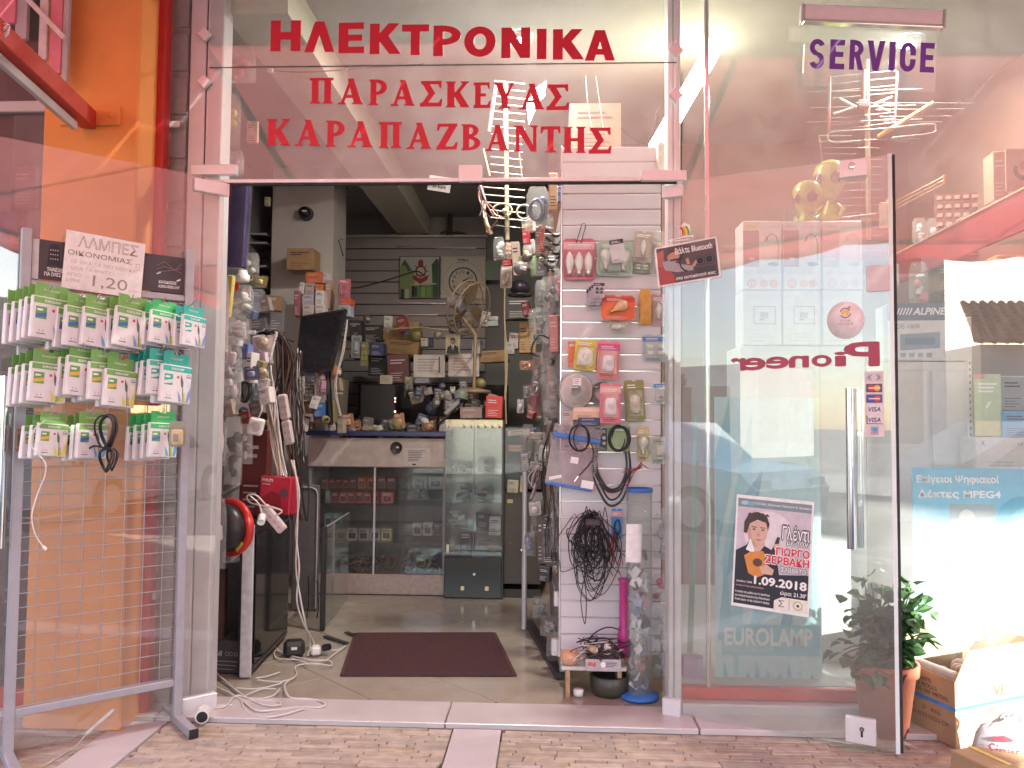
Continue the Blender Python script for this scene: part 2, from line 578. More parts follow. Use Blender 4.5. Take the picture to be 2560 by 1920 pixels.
# --- the shop front above and beside the glass
beamc = P(760, 300, 2.2)
b0 = P(832, 475, 2.9)
g = MB(); g.box((-1.34, 2.28, b0.z + 0.12), (0.30, 4.4, 0.26), mat('pale_beam', (0.55, 0.54, 0.44), rough=0.85, var=0.04)); structure(g, 'ceiling_beam')
c, w, h = rect(677, 475, 831, 1500, 2.9)
pw = P(831, 700, 2.9).x - P(677, 700, 2.9).x
px0 = P(754, 700, 2.9).x
g = MB(); g.box((px0, 2.9 + 0.2, HC / 2), (pw, 0.4, HC), mat('pillar_plaster', (0.56, 0.53, 0.49), rough=0.85, var=0.04, scale=4, bump=0.05)); structure(g, 'pillar')
# shop front: posts, glass over the door, fixed window
XL0, XL1 = P(460, 600, 0.0).x, P(545, 600, 0.0).x             # left post
XR0, XR1 = P(1672, 700, 0.03).x, P(1704, 700, 0.03).x         # right post
front = thing('entrance_glazing', 'aluminium posts and glass over the open shop entrance', 'glazing', (0, 0, 0))
for a, b in ((XL0, (XL0 + XL1) / 2 - 0.004), ((XL0 + XL1) / 2 + 0.002, XL1)):
 m = MB(); m.bbox(((a + b) / 2, 0.06, 1.68), (b - a, 0.1, 3.3), alu, 0.004); m.build('post', front)
for a, b in ((XR0, XR0 + 0.022), (XR0 + 0.025, XR1)):
 m = MB(); m.bbox(((a + b) / 2, 0.10, 1.68), (b - a, 0.1, 3.3), alu, 0.004); m.build('post', front)
xa, xb = XL1 - 0.06, XR0 + 0.03
# joint between the upper and lower sheet of glass
zj = P(1100, 163, 0).z
m = MB(); m.box(((xa + xb) / 2, 0.0, (ZT + zj) / 2 + 0.004), (xb - xa, 0.010, zj - ZT - 0.012), shopglass); m.build('pane', front)
m = MB(); m.box(((xa + xb) / 2, 0.0, (zj + 3.32) / 2 + 0.003), (xb - xa, 0.010, 3.32 - zj - 0.004), shopglass); m.build('pane', front)
m = MB(); m.box(((xa + xb) / 2, 0.0, zj), (xb - xa, 0.006, 0.003), black_m); m.build('joint_seal', front)
m = MB()
m.bbox(((xa + xb) / 2, -0.002, ZT), (xb - xa, 0.024, 0.016), satin, 0.002)
m.build('glazing_rail', front)
m = MB()
m.bbox(((xa + xb) / 2, 0.002, ZT - 0.0125), (xb - xa, 0.016, 0.009), black_m, 0.001)
m.build('door_seal', front)
for (x0, y0, x1, y1) in ((478, 412, 592, 438), (1146, 416, 1205, 458), (1603, 440, 1716, 466)):
 c, w, h = rect(x0, y0, x1, y1, -0.02)
 m = MB(); m.bbox((c.x, -0.015, max(c.z, ZT + h / 2 - 0.012)), (w, 0.03, h), satin, 0.003); m.build('patch_fitting', front)
for (px, py) in ((512, 87), (511, 205), (1690, 127), (1689, 239)):
 c = P(px, py, -0.012)
 m = MB(); m.bbox((c.x, -0.012, c.z), (0.046, 0.022, 0.046), satin, 0.003, rot=(0, math.radians(45), 0)); m.build('glass_clamp', front)
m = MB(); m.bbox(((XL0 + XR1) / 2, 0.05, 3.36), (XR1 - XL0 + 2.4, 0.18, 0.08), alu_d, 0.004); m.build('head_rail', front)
# --- fixed window right of the door
win = thing('shop_window', 'large fixed shop window right of the entrance, with goods behind', 'shop window', (1.6, 0, 0))
def wpart(mb, n):
 o = mb.build(n, win, (-1.6, 0, 0)); return o
m = MB(); m.box(((XR1 + 2.6) / 2 + 0.01, 0.12, 1.72), (2.6 - XR1 - 0.02, 0.010, 3.2), shopglass); wpart(m, 'pane')
c = P(1764, 500, 0.07)
m = MB(); m.tube([(c.x + 0.012, 0.10, 0.12), (c.x + 0.012, 0.10, 3.32)], 0.011, chrome, 10); wpart(m, 'edge_tube')
m = MB(); m.bbox(((XR1 + 2.6) / 2, 0.12, 0.09), (2.6 - XR1 - 0.01, 0.05, 0.05), mat('red_rail', (0.5, 0.045, 0.035), rough=0.45, var=0.1), 0.004); wpart(m, 'bottom_rail')
m = MB(); m.bbox(((XR1 + 2.6) / 2, 0.11, 0.035), (2.6 - XR1, 0.13, 0.055), marble, 0.006); wpart(m, 'sill')
# window display plinth
g = MB(); g.box((1.55, 1.3, 0.05), (1.9, 2.2, 0.1), mat('plinth_grey', (0.40, 0.42, 0.43), rough=0.6, var=0.08)); structure(g, 'display_floor')
# --- door leaves
def leaf_frame(a, b):
 a, b = Vector((a[0], a[1], 0)), Vector((b[0], b[1], 0))
 return a, (b - a).length, math.atan2(b.y - a.y, b.x - a.x)
RA, RB = (0.50, 0.045), (1.32, -0.315)
LA, LB = (-1.42, -0.03), (-2.08, -0.62)
class Leaf:
 def __init__(s, a, b):
  s.a, s.L, s.r = leaf_frame(a, b)
  s.u = Vector((math.cos(s.r), math.sin(s.r), 0))
  n = Vector((-s.u.y, s.u.x, 0))
  s.n = n if n.y < 0 else -n                            # towards the street
 def uv(s, px, py, off=0.0):                               # along the leaf, height
  d = ray(px, py)
  o = s.a + s.n * off
  t = (o - CAM).dot(s.n) / d.dot(s.n)
  p = CAM + d * t
  return (p - o).dot(s.u), p.z
 def at(s, u, z, off=0.0):
  return s.a + s.u * u + s.n * off + Vector((0, 0, z))
LR, LL = Leaf(RA, RB), Leaf(LA, LB)
def on_leaf(lf, x0, y0, x1, y1, off=0.012):
 """centre in the world, width and height of a picture rectangle on the street side of a leaf"""
 u0, z0 = lf.uv(x0, (y0 + y1) / 2, off)
 u1, z1 = lf.uv(x1, (y0 + y1) / 2, off)
 _, za = lf.uv((x0 + x1) / 2, y0, off)
 _, zb = lf.uv((x0 + x1) / 2, y1, off)
 um = (u0 + u1) / 2
 return lf.at(um, (za + zb) / 2, off), abs(u1 - u0), za - zb
RROT = (0, 0, LR.r)                                           # leaf right: x along the leaf to the right, -y to the street
LROT = (0, 0, LL.r - math.pi)
dr = thing('glass_door', 'right frameless glass door leaf, open towards the pavement, poster on it', 'glass door', LR.a, RROT)
m = MB(); m.box((LR.L / 2, 0, (ZT + 0.012) / 2 + 0.006), (LR.L, 0.010, ZT - 0.03), doorglass); m.build('pane', dr)
m = MB(); m.box((LR.L + 0.003, 0, ZT / 2 + 0.010), (0.014, 0.013, ZT - 0.02), mat('polished_edge', (0.72, 0.78, 0.77), rough=0.25, var=0.03)); m.build('edge_strip', dr)
m = MB(); m.box((LR.L + 0.0165, 0.001, ZT / 2 + 0.010), (0.010, 0.013, ZT - 0.03), black_m); m.build('edge_seal', dr)
u0, _ = LR.uv(1706, 480, 0.01)
m = MB(); m.bbox((u0 / 2, 0, ZT - 0.045), (u0, 0.034, 0.055), satin, 0.003); m.build('patch_fitting', dr)
u0, _ = LR.uv(1700, 1755, 0.01)
m = MB(); m.bbox((u0 / 2, 0, 0.055), (u0, 0.034, 0.07), satin, 0.003); m.build('patch_fitting', dr)
# bottom and top lock plates
u0, z0 = LR.uv(2113, 1830, 0.015); u1, _ = LR.uv(2190, 1830, 0.015); _, za = LR.uv(2150, 1797, 0.015); _, zb = LR.uv(2150, 1860, 0.015)
m = MB(); m.bbox(((u0 + u1) / 2, -0.001, (za + zb) / 2), (u1 - u0, 0.034, za - zb), satin, 0.003)
lk = m.build('lock_plate', dr)
m = MB(); ux = (u0 + u1) / 2; zz = (za + zb) / 2
m.disc(ux + 0.005, zz + 0.010, 0.0085, -0.0195, black); m.rsheet(ux + 0.001, zz - 0.02, ux + 0.009, zz + 0.004, -0.0190, black); m.disc(ux + 0.005, zz + 0.010, 0.005, -0.0199, chrome)
m.build('keyhole', lk)
u0, z0 = LR.uv(2098, 415, 0.015); u1, _ = LR.uv(2168, 415, 0.015); _, za = LR.uv(2133, 386, 0.015); _, zb = LR.uv(2133, 442, 0.015)
za = min(za, ZT - 0.006)
m = MB(); m.bbox(((u0 + u1) / 2, -0.001, (za + zb) / 2), (u1 - u0, 0.034, za - zb), satin, 0.003)
lk = m.build('lock_plate', dr)
m = MB(); ux = (u0 + u1) / 2; zz = (za + zb) / 2
m.lathe([(0.014, 0), (0.014, 0.006), (0.009, 0.008), (0.001, 0.008)], chrome, c=(ux - 0.004, -0.018, zz + 0.006), rot=(math.radians(90), 0, 0))
m.build('keyhole', lk)
# strike plate half way up
u0, z0 = LR.uv(2166, 695, 0.01); u1, _ = LR.uv(2222, 695, 0.01); _, za = LR.uv(2194, 662, 0.01); _, zb = LR.uv(2194, 728, 0.01)
m = MB(); m.bbox(((u0 + LR.L) / 2, 0, (za + zb) / 2), (LR.L - u0, 0.02, za - zb), mat('pale_plate', (0.62, 0.55, 0.55), rough=0.5, var=0.04), 0.002); m.build('strike_plate', dr)
def handle(parent, u, z0, z1, side):
 m = MB()
 m.cyl((u, side * 0.06, z0), (u, side * 0.06, z1), 0.0165, chrome, n=16)
 for z in (z0 + (z1 - z0) * 0.28, z0 + (z1 - z0) * 0.72):
  m.cyl((u, side * 0.06, z), (u, side * 0.004, z), 0.0085, chrome, n=10)
 m.build('handle', parent)
u0, zt = LR.uv(2124, 970, 0.06); _, zb = LR.uv(2124, 1372, 0.06)
handle(dr, u0, zb, zt, -1)
u1, zt1 = LR.uv(2149, 975, -0.06); _, zb1 = LR.uv(2149, 1368, -0.06)
handle(dr, u1, zb1, zt1, 1)
dl = thing('glass_door', 'left frameless glass door leaf, standing open behind the wire rack of bulbs', 'glass door', LL.a, LROT)
m = MB(); m.box((-LL.L / 2, 0, (ZT + 0.012) / 2 + 0.006), (LL.L, 0.010, ZT - 0.03), doorglass); m.build('pane', dl)
m = MB(); m.bbox((-0.055, 0, ZT - 0.045), (0.15, 0.034, 0.055), satin, 0.003); m.build('patch_fitting', dl)
m = MB(); m.bbox((-0.055, 0, 0.055), (0.15, 0.034, 0.07), satin, 0.003); m.build('patch_fitting', dl)
uu, zt = LL.uv(14, 940, 0.06); _, zb = LL.uv(8, 1370, 0.06)
handle(dl, -uu, zb, zt, -1)
# orange column, wall strips, left bay
XC0, XC1 = P(90, 800, -0.25).x, P(333, 700, -0.25).x
orange = mat('orange_render', (0.68, 0.25, 0.06), rough=0.8, var=0.06, scale=6, bump=0.08, bscale=120)
col = thing('orange_column', 'orange rendered column between the two shop fronts, left of the entrance', 'column', ((XC0 + XC1) / 2, -0.1, 0))
m = MB(); m.bbox((0, 0, 1.7), (XC1 - XC0, 0.30, 3.4), orange, 0.008); m.build('shaft', col)
pl, pw_, ph_ = rect(152, 267, 304, 315, -0.25)
m = MB(); m.bbox((pl.x - col.location.x, -0.155, pl.z), (pw_, 0.012, ph_), orange, 0.003); bp = m.build('bolted_plate', col)
for px, py in ((170, 292), (278, 290)):
 q = P(px, py, -0.26)
 m = MB(); m.lathe([(0.0, 0.008), (0.008, 0.008), (0.0095, 0.0)], orange, c=(q.x - col.location.x, -0.161, q.z), n=6, rot=(math.radians(90), 0, 0)); m.build('bolt', bp)
def strip(x0, x1, y, name, label, m_, depth=0.08, cat='wall panel'):
 a, b = P(x0, 700, y).x, P(x1, 700, y).x
 t = thing(name, label, cat, ((a + b) / 2, y + depth / 2, 0))
 mm = MB(); mm.bbox((0, 0, 1.7), (b - a, depth, 3.4), m_, 0.004)
 return t, mm, b - a
t, mm, w_ = strip(333, 371, -0.12, 'grey_wall_strip', 'narrow grey wall strip between orange column and red pipe', mat('grey_render', (0.27, 0.235, 0.24), rough=0.8, var=0.08), 0.2)
mm.build('panel', t)
a = P(383, 700, -0.10).x
t = thing('red_pipe', 'square red pipe running the full height beside the entrance', 'pipe', (a, -0.07, 0))
m = MB(); m.bbox((0, 0, 1.7), (P(396, 700, -0.1).x - P(369, 700, -0.1).x, 0.06, 3.38), red, 0.006); m.build('pipe', t)
m = MB(); m.bbox((0, 0.02, 0.5), (0.075, 0.05, 0.03), alu_d, 0.003); m.build('bracket', t)
t, mm, w_ = strip(398, 458, 0.03, 'ribbed_wall_panel', 'grey ribbed metal panel between red pipe and door post', mat('rib_metal', (0.33, 0.31, 0.31), rough=0.5, var=0.08), 0.06)
mm.build('panel', t)
for k in range(17):
 m = MB(); m.bbox((0, -0.034, 0.1 + 0.2 * k), (w_ * 0.96, 0.012, 0.17), mat('rib_metal', (0.3,)*3), 0.004); m.build('rib', t)
q, w_, h_ = rect(397, 303, 448, 318, -0.02)
m = MB(); m.bbox((0, 0, 0), (w_, 0.012, h_), white, 0.002); m.rsheet(-w_*.4, -h_*.2, w_*.4, h_*.2, -0.0064, flat((0.6, 0.6, 0.58)))
solo(m, 'name_tag', 'small white plastic tag on the ribbed grey panel', 'tag', q)
# left bay window
lb = thing('shop_window', 'dark shop window of the next bay, left of the orange column', 'shop window', (-2.5, -0.05, 0))
m = MB(); m.box((0, 0, 1.7), (1.2, 0.01, 3.4), glass('left_glass', ior=1.4, dust_veil=0.05, tint=(.8, .7, .72))); m.build('pane', lb)
m = MB(); m.bbox((0, 0, 0.05), (1.2, 0.06, 0.10), red, 0.004); m.build('bottom_rail', lb)
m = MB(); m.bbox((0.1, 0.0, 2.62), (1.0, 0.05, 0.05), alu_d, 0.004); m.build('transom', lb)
# outside: awning, strut, street opposite
aw = thing('awning', 'red cloth awning stretched over the pavement before the shop', 'awning', (0, -2.4, 3.1))
cloth = mat('red_awning_cloth', (0.66, 0.17, 0.175), rough=0.85, var=0.06, scale=3, trans=0.36)
A0, A1 = (-1.05, 3.44), (-4.1, 3.02)                          # rear and front edge: y, z
n_st = 14
m = MB()
for k in range(n_st):
 x0, x1 = -5.2 + k * 0.88, -5.2 + (k + 1) * 0.88 - 0.001
 for j in range(6):
  t0, t1 = j / 6, (j + 1) / 6
  f = lambda t: (A0[0] + (A1[0] - A0[0]) * t, A0[1] + (A1[1] - A0[1]) * t - 0.06 * math.sin(math.pi * t))
  (ya, za), (yb, zb) = f(t0), f(t1)
  m.add([(x0, ya + 2.4, za - 3.1), (x1, ya + 2.4, za - 3.1), (x1, yb + 2.4, zb - 3.1), (x0, yb + 2.4, zb - 3.1)], [(0, 1, 2, 3)], cloth)
m.build('cloth', aw)
m = MB()
pts = []
for k in range(n_st * 6 + 1):
 x = -5.2 + k * 0.88 / 6
 pts.append((x, A1[1] - 0.16 - 0.05 * abs(math.sin(math.pi * k / 6))))
for k in range(len(pts) - 1):
 m.add([(pts[k][0], A1[0] + 2.4, pts[k][1] - 3.1), (pts[k + 1][0], A1[0] + 2.4, pts[k + 1][1] - 3.1), (pts[k + 1][0], A1[0] + 2.4, A1[1] - 3.1), (pts[k][0], A1[0] + 2.4, A1[1] - 3.1)], [(0, 1, 2, 3)], cloth)
m.build('valance', aw)
for x in (-5.1, -2.0, 1.1, 4.2, 7.0):
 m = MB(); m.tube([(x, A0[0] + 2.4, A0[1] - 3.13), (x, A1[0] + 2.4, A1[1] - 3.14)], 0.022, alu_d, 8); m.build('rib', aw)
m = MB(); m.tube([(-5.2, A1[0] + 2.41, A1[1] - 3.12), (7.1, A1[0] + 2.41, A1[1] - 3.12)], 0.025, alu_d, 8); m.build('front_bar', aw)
g = MB(); g.box((0, -0.5, 3.52), (14, 1.2, 0.16), mat('canopy_concrete', (0.45, 0.44, 0.42), rough=0.9, var=0.1, scale=3)); structure(g, 'canopy_slab')
# upper wall of the shop, so that no light falls in from above
g = MB(); g.box((0, 2.2, 3.8), (14, 5.0, 0.4), mat('upper_floor', (0.5, 0.47, 0.42), rough=0.9)); structure(g, 'upper_floor')
# steel strut from the orange column
p1 = P(222, 300, -0.26)
p0 = P(-40, 55, -1.05)
st = thing('steel_strut', 'red steel strut rising from the plate on the orange column', 'strut', p1)
d = p0 - p1
m = MB()
L = d.length
sq = d.to_track_quat('X', 'Z').to_euler()
m.bbox(d / 2, (L, 0.06, 0.075), mat('red_steel', (0.47, 0.045, 0.028), rough=0.55, var=0.1), 0.003, rot=sq)
m.build('beam', st)
m = MB(); m.bbox(d * 0.56 + Vector((-0.02, 0.05, -0.065)), (L * 0.75, 0.02, 0.035), alu_d, 0.002, rot=sq); m.build('rail', st)
m = MB()
cc = P(12, 92, -0.95)
for k in range(5):
 r = 0.028 + 0.003 * (k % 3)
 m.tube([(cc.x - p1.x + r * math.cos(a) * 1.2, cc.y - p1.y - 0.03 - 0.003 * k, cc.z - p1.z + r * 0.75 * math.sin(a + 0.3 * k)) for a in [2 * math.pi * i / 18 for i in range(18)]], 0.0022, white, 5, closed=True)
solo(m, 'wire_coil', 'small coil of white wire hung on the red strut', 'wire', p1)
# pink and white frame hanging left of the column top
def slat(x0, y0, x1, y1, y, m_, nm, parent, dep=0.02):
 q, w_, h_ = rect(x0, y0, x1, y1, y)
 mm = MB(); mm.bbox((q.x - parent.location.x, q.y - parent.location.y, q.z - parent.location.z), (w_, dep, h_), m_, 0.002)
 return mm.build(nm, parent)
pink = mat('pink_board', (0.62, 0.17, 0.22), rough=0.6, var=0.05)
mullion = mat('grey_mullion', (0.40, 0.36, 0.36), rough=0.5, var=0.05)
q = P(85, 60, -0.34)
fr = thing('slatted_blind', 'pink and grey upright boards hanging left of the orange column top', 'blind', q)
slat(-30, -60, 43, 60, -0.34, pink, 'board', fr)
slat(43, -60, 72, 100, -0.33, mullion, 'rail', fr)
slat(102, -60, 122, 150, -0.34, mat('pale_slat', (0.6, 0.5, 0.47), rough=0.5), 'rail', fr)
slat(130, -60, 158, 185, -0.335, pink, 'board', fr)
slat(160, -60, 174, 205, -0.33, mullion, 'rail', fr)
a, b = P(62, -10, -0.38), P(162, 96, -0.38)
m = MB(); dd = b - a
m.bbox((a + b) / 2 - fr.location, (dd.length, 0.015, 0.02), mat('pale_slat', (0.6, 0.5, 0.47)), 0.002, rot=dd.to_track_quat('X', 'Z').to_euler()); m.build('brace', fr)
# --- opposite side of the street
def house(name, label, x0, x1, y, h, wall, storeys, nwin, roof=None, depth=5.0):
 t = thing(name, label, 'building', ((x0 + x1) / 2, y, 0))
 w_ = x1 - x0
 m = MB(); m.box((0, -depth / 2, h / 2), (w_, depth, h), wall); m.build('wall', t)
 sh = h / storeys
 for s_ in range(storeys):
  for k in range(nwin):
   x = -w_ / 2 + (k + 0.5) * w_ / nwin
   f = MB()
   ww, wh = min(1.1, w_ / nwin * 0.55), sh * 0.5
   z = s_ * sh + sh * 0.52
   f.box((x, 0.03, z), (ww + 0.12, 0.06, wh + 0.12), white)
   fo = f.build('window', t)
   f = MB(); f.box((x, 0.064, z), (ww, 0.01, wh), mat('window_dark', (0.05, 0.06, 0.07), rough=0.1)); f.build('pane', fo)
 if roof:
  m = MB()
  m.prism([(-w_ / 2 - 0.3, h), (w_ / 2 + 0.3, h), (w_ / 2 - 0.6, h + 1.1), (-w_ / 2 + 0.6, h + 1.1)], 0.0, 0.01, roof)
  m.v = [(x, (0.35 if z < h + 0.5 else -1.8) - (0.02 if yy > 0 else 0), z) for (x, yy, z) in m.v]
  ro = m.build('roof', t)
  tl = MB()
  for r_ in range(9):
   for k in range(int(w_ / 0.24)):
    u = (r_ + 0.5) / 9
    x = -w_ / 2 - 0.2 + 0.8 * u + k * 0.24 * (w_ + 0.4 - 1.6 * u) / w_
    tl.cyl((x, 0.37 - 2.15 * (r_ / 9), h + 1.1 * r_ / 9 + 0.03), (x, 0.37 - 2.15 * ((r_ + 0.9) / 9), h + 1.1 * (r_ + 0.9) / 9 + 0.03), 0.07, roof, n=5, caps=False)
  to = tl.build('roof_tiles', ro)
  to['kind'] = 'stuff'
 return t
house('sun_block_building', 'added grey building across the road, placed to shade the entrance', 1.6, 7.72, -12.2, 6.6, mat('opposite_plaster', (0.62, 0.60, 0.56), rough=0.9, var=0.08, scale=1), 2, 3)  # unseen block added as sun shade; its right edge bounds the sun patch
house('tiled_house', 'low white house with tiled roof across the road, reflected in right window', 8.8, 17, -13.0, 2.9, mat('white_render', (0.72, 0.7, 0.66), rough=0.9, var=0.05), 1, 5, mat('roof_tile', (0.30, 0.17, 0.10), rough=0.8, var=0.3))
house('reflector_building', 'added white building far to the left, placed to brighten the door reflections', -26, -14, -22.0, 3.4, mat('white_render', (0.72,)*3), 1, 7)  # added so that the right door leaf mirrors something pale
house('sky_block_building', 'added grey building far to the right, placed to darken the left door reflection', 19, 30, -3.0, 5.5, mat('opposite_plaster', (0.62,)*3), 2, 4, depth=10)  # added to cut the bright sky out of the left leaf's reflection
def tree(x, y, h, r, lab):
 t = thing('street_tree', lab, 'tree', (x, y, -0.1))
 m = MB()
 bark = mat('bark', (0.12, 0.085, 0.06), rough=0.95, var=0.3)
 m.tube([(0, 0, 0), (0.03, 0, h * 0.3), (0.0, 0.05, h * 0.55)], 0.11, bark, 8)
 for k in range(5):
  a = k * 1.256
  m.tube([(0, 0.03, h * 0.45), (0.4 * r * math.cos(a), 0.4 * r * math.sin(a), h * 0.65), (0.7 * r * math.cos(a), 0.7 * r * math.sin(a), h * 0.8)], 0.045, bark, 6)
 m.build('trunk', t)
 m = MB()
 lf = mat('tree_leaf', (0.06, 0.10, 0.03), rough=0.6, var=0.35, trans=0.3)
 rr = random.Random(int(x * 10))
 for k in range(1500):
  while True:
   v = Vector((rr.uniform(-1, 1), rr.uniform(-1, 1), rr.uniform(-1, 1)))
   if 0.35 < v.length < 1:
    break
  c_ = Vector((v.x * r, v.y * r, h * 0.75 + v.z * r * 0.75))
  m.box(c_, (0.16, 0.1, 0.004), lf, rot=(rr.uniform(0, 3), rr.uniform(0, 3), rr.uniform(0, 3)))
 m.build('crown', t)
tree(-11.0, -13.2, 3.2, 1.1, 'leafy street tree across the road, seen only reflected in the glass')
def car(x, y, colr, lab):
 t = thing('parked_car', lab, 'car', (x, y, -0.12))
 m = MB()
 prof = [(-2.1, 0.25), (2.1, 0.25), (2.15, 0.6), (1.95, 0.8), (1.05, 0.9), (0.45, 1.38), (-1.15, 1.42), (-1.95, 0.95), (-2.12, 0.8)]
 m.prism(prof, -0.82, 0.82, mat('car_paint', colr, rough=0.25, var=0.03, coat=0.6))
 m.build('body', t)
 for s_ in (-1, 1):
  m = MB(); m.prism([(0.95, 0.92), (0.42, 1.3), (-0.3, 1.33), (-0.3, 0.92)], s_ * 0.825 - 0.004, s_ * 0.825 + 0.004, mat('car_glass', (0.03, 0.035, 0.04), rough=0.06)); m.build('window', t)
  m = MB(); m.prism([(-0.36, 0.92), (-0.36, 1.33), (-1.1, 1.35), (-1.65, 0.94)], s_ * 0.825 - 0.004, s_ * 0.825 + 0.004, mat('car_glass', (0.03,)*3)); m.build('window', t)
  for wx in (-1.3, 1.3):
   m = MB(); m.cyl((wx, s_ * 0.7, 0.31), (wx, s_ * 0.86, 0.31), 0.31, rubber, n=20); wo_ = m.build('wheel', t)
   m = MB(); m.cyl((wx, s_ * 0.86, 0.31), (wx, s_ * 0.875, 0.31), 0.19, alu, n=14); m.build('rim', wo_)
 for s_ in (-0.6, 0.6):
  m = MB(); m.box((2.1, s_, 0.66), (0.06, 0.3, 0.12), white); m.build('headlight', t)
car(-4.6, -6.0, (0.7, 0.7, 0.7), 'white parked car at the kerb, seen only reflected in the glass door')
car(6.4, -6.0, (0.10, 0.11, 0.13), 'dark grey parked car at the kerb, seen only reflected in right window')
# lit lamps seen in the photograph
def downlight(px, py, col, watts, lab, z=HC - 0.004):
 p = PZ(px, py, z - 0.03)
 t = thing('ceiling_spotlight', lab, 'spotlight', (p.x, p.y, z))
 m = MB(); m.lathe([(0.045, -0.03), (0.062, -0.03), (0.07, -0.012), (0.07, 0.0), (0.05, 0.0)], satin, n=24); m.build('rim', t)
 m = MB(); m.lathe([(0.0, -0.04), (0.03, -0.038), (0.044, -0.028), (0.044, -0.005)], mat('spot_glow', (1, 1, 1), emit=(0.85, 0.95, 1.0), estr=30), n=20); m.build('bulb', t)
 ld = bpy.data.lights.new('spot_light', 'AREA')
 ld.energy = watts
 ld.color = col
 ld.shape = 'DISK'
 ld.size = 0.11
 lo = bpy.data.objects.new('spot_light', ld)
 COL.objects.link(lo)
 lo.parent = t
 lo.location = (0, 0, -0.05)
 return t
cool = (1.0, 0.95, 0.88)
downlight(1302, 104, cool, 10, 'bright cool ceiling spotlight glaring through the red lettering')
downlight(2268, 112, cool, 6, 'recessed ceiling downlight shining behind the purple service sign')
# long warm tube lamp behind the post
p0, p1 = P(1866, -20, 0.85), P(1640, 372, 0.85)
t = thing('tube_lamp', 'glaring warm tube lamp slanting behind the post right of the entrance', 'tube lamp', (p0 + p1) / 2)
mid = (p0 + p1) / 2
m = MB(); m.cyl(p0 - mid, p1 - mid, 0.045, mat('tube_glow', (1, 1, 1), emit=(1.0, 0.88, 0.62), estr=9), n=12); m.build('tube', t)
m = MB(); dd = (p1 - p0)
m.bbox(Vector((0.0, 0.05, 0.0)), (dd.length * 1.05, 0.04, 0.06), white, 0.004, rot=dd.to_track_quat('X', 'Y').to_euler()); m.build('batten', t)
for k in (0.02, 0.98):
 q = p0.lerp(p1, k) - mid
 m = MB(); m.cyl(q - Vector((0, 0, 0.02)), q + Vector((0, 0, 0.02)), 0.026, white, n=10); m.build('end_cap', t)
# lettering stuck on the glass over the door
signred = mat('red_vinyl', (0.60, 0.012, 0.035), rough=0.45, var=0.05)
purple = mat('purple_vinyl', (0.15, 0.045, 0.34), rough=0.45, var=0.08)
def arc(cx, cz, rx, rz, a0, a1, n=12):
 return [(cx + rx * math.cos(math.radians(a0 + (a1 - a0) * k / n)), cz + rz * math.sin(math.radians(a0 + (a1 - a0) * k / n))) for k in range(n + 1)]
def bowl(cx, cz, ro, zo, ri, zi):
 return arc(cx, cz, ro, zo, -90, 90) + arc(cx, cz, ri, zi, 90, -90)
def R4(a, b, c, d):
 return [(a, b), (c, b), (c, d), (a, d)]
def foot(a, b, top=False):
 return [(a, 1), (b, 1), (b - .07, .93), (a + .07, .93)] if top else [(a, 0), (b, 0), (b - .07, .07), (a + .07, .07)]
SERIF = {
 'Π': [R4(0, .9, 1, 1), R4(.1, 0, .38, .95), R4(.62, 0, .9, .95), foot(0, .48), foot(.52, 1)],
 'Α': [[(.12, 0), (.24, 0), (.54, .86), (.46, .98)], [(.38, 1), (.60, 1), (.94, 0), (.64, 0)], R4(.26, .25, .72, .36), foot(0, .36), foot(.54, 1)],
 'Ρ': [R4(.1, 0, .42, 1), foot(0, .54), foot(0, .5, True), bowl(.42, .70, .56, .30, .24, .18)],
 'Σ': [R4(.04, .87, .95, 1), [(.95, 1), (.95, .72), (.86, .74), (.80, .88)], [(.02, 1), (.34, 1), (.68, .5), (.36, .5)], [(.40, .53), (.66, .51), (.30, .08), (.0, .03)], R4(.0, 0, .96, .15), [(.96, 0), (1, .30), (.9, .28), (.82, .12)]],
 'Κ': [R4(.08, 0, .38, 1), foot(0, .46), foot(0, .46, True), [(.36, .46), (.46, .62), (.78, 1), (.96, 1), (.5, .46)], [(.40, .60), (.56, .66), (1.0, 0), (.66, 0), (.36, .46)], foot(.6, 1), foot(.62, 1, True)],
 'Ε': [R4(.1, 0, .42, 1), R4(.02, .89, .92, 1), [(.92, 1), (.92, .74), (.84, .76), (.78, .89)], R4(.3, .45, .72, .57), R4(.02, 0, .96, .12), [(.96, 0), (1, .28), (.9, .26), (.8, .12)]],
 'Υ': [[(.06, 1), (.38, 1), (.62, .5), (.36, .42)], [(.94, 1), (.80, 1), (.50, .46), (.62, .42)], R4(.36, 0, .66, .48), foot(.22, .8), foot(0, .44, True), foot(.68, 1, True)],
 'Ζ': [R4(.06, .88, .96, 1), [(.06, 1), (.03, .72), (.12, .74), (.2, .88)], [(.62, .94), (.98, .94), (.38, .06), (.02, .06)], R4(.02, 0, .95, .12), [(.95, 0), (1, .28), (.9, .26), (.8, .12)]],
 'Β': [R4(.1, 0, .42, 1), foot(0, .5), foot(0, .5, True), bowl(.42, .75, .48, .25, .20, .14), bowl(.42, .27, .58, .27, .27, .16)],
 'Ν': [R4(.1, 0, .24, 1), [(.06, 1), (.36, 1), (.92, 0), (.70, 0)], R4(.78, 0, .92, 1), foot(0, .36), foot(.64, 1, True), foot(0, .3, True)],
 'Τ': [R4(.02, .88, .98, 1), [(.0, .72), (.08, .74), (.16, .88), (.02, 1)], [(1, .72), (.92, .74), (.84, .88), (.98, 1)], R4(.35, 0, .66, .9), foot(.2, .82)],
 'Η': [R4(.08, 0, .36, 1), R4(.64, 0, .92, 1), R4(.3, .45, .7, .57), foot(0, .44), foot(.56, 1), foot(0, .44, True), foot(.56, 1, True)],
}
t_ = .36
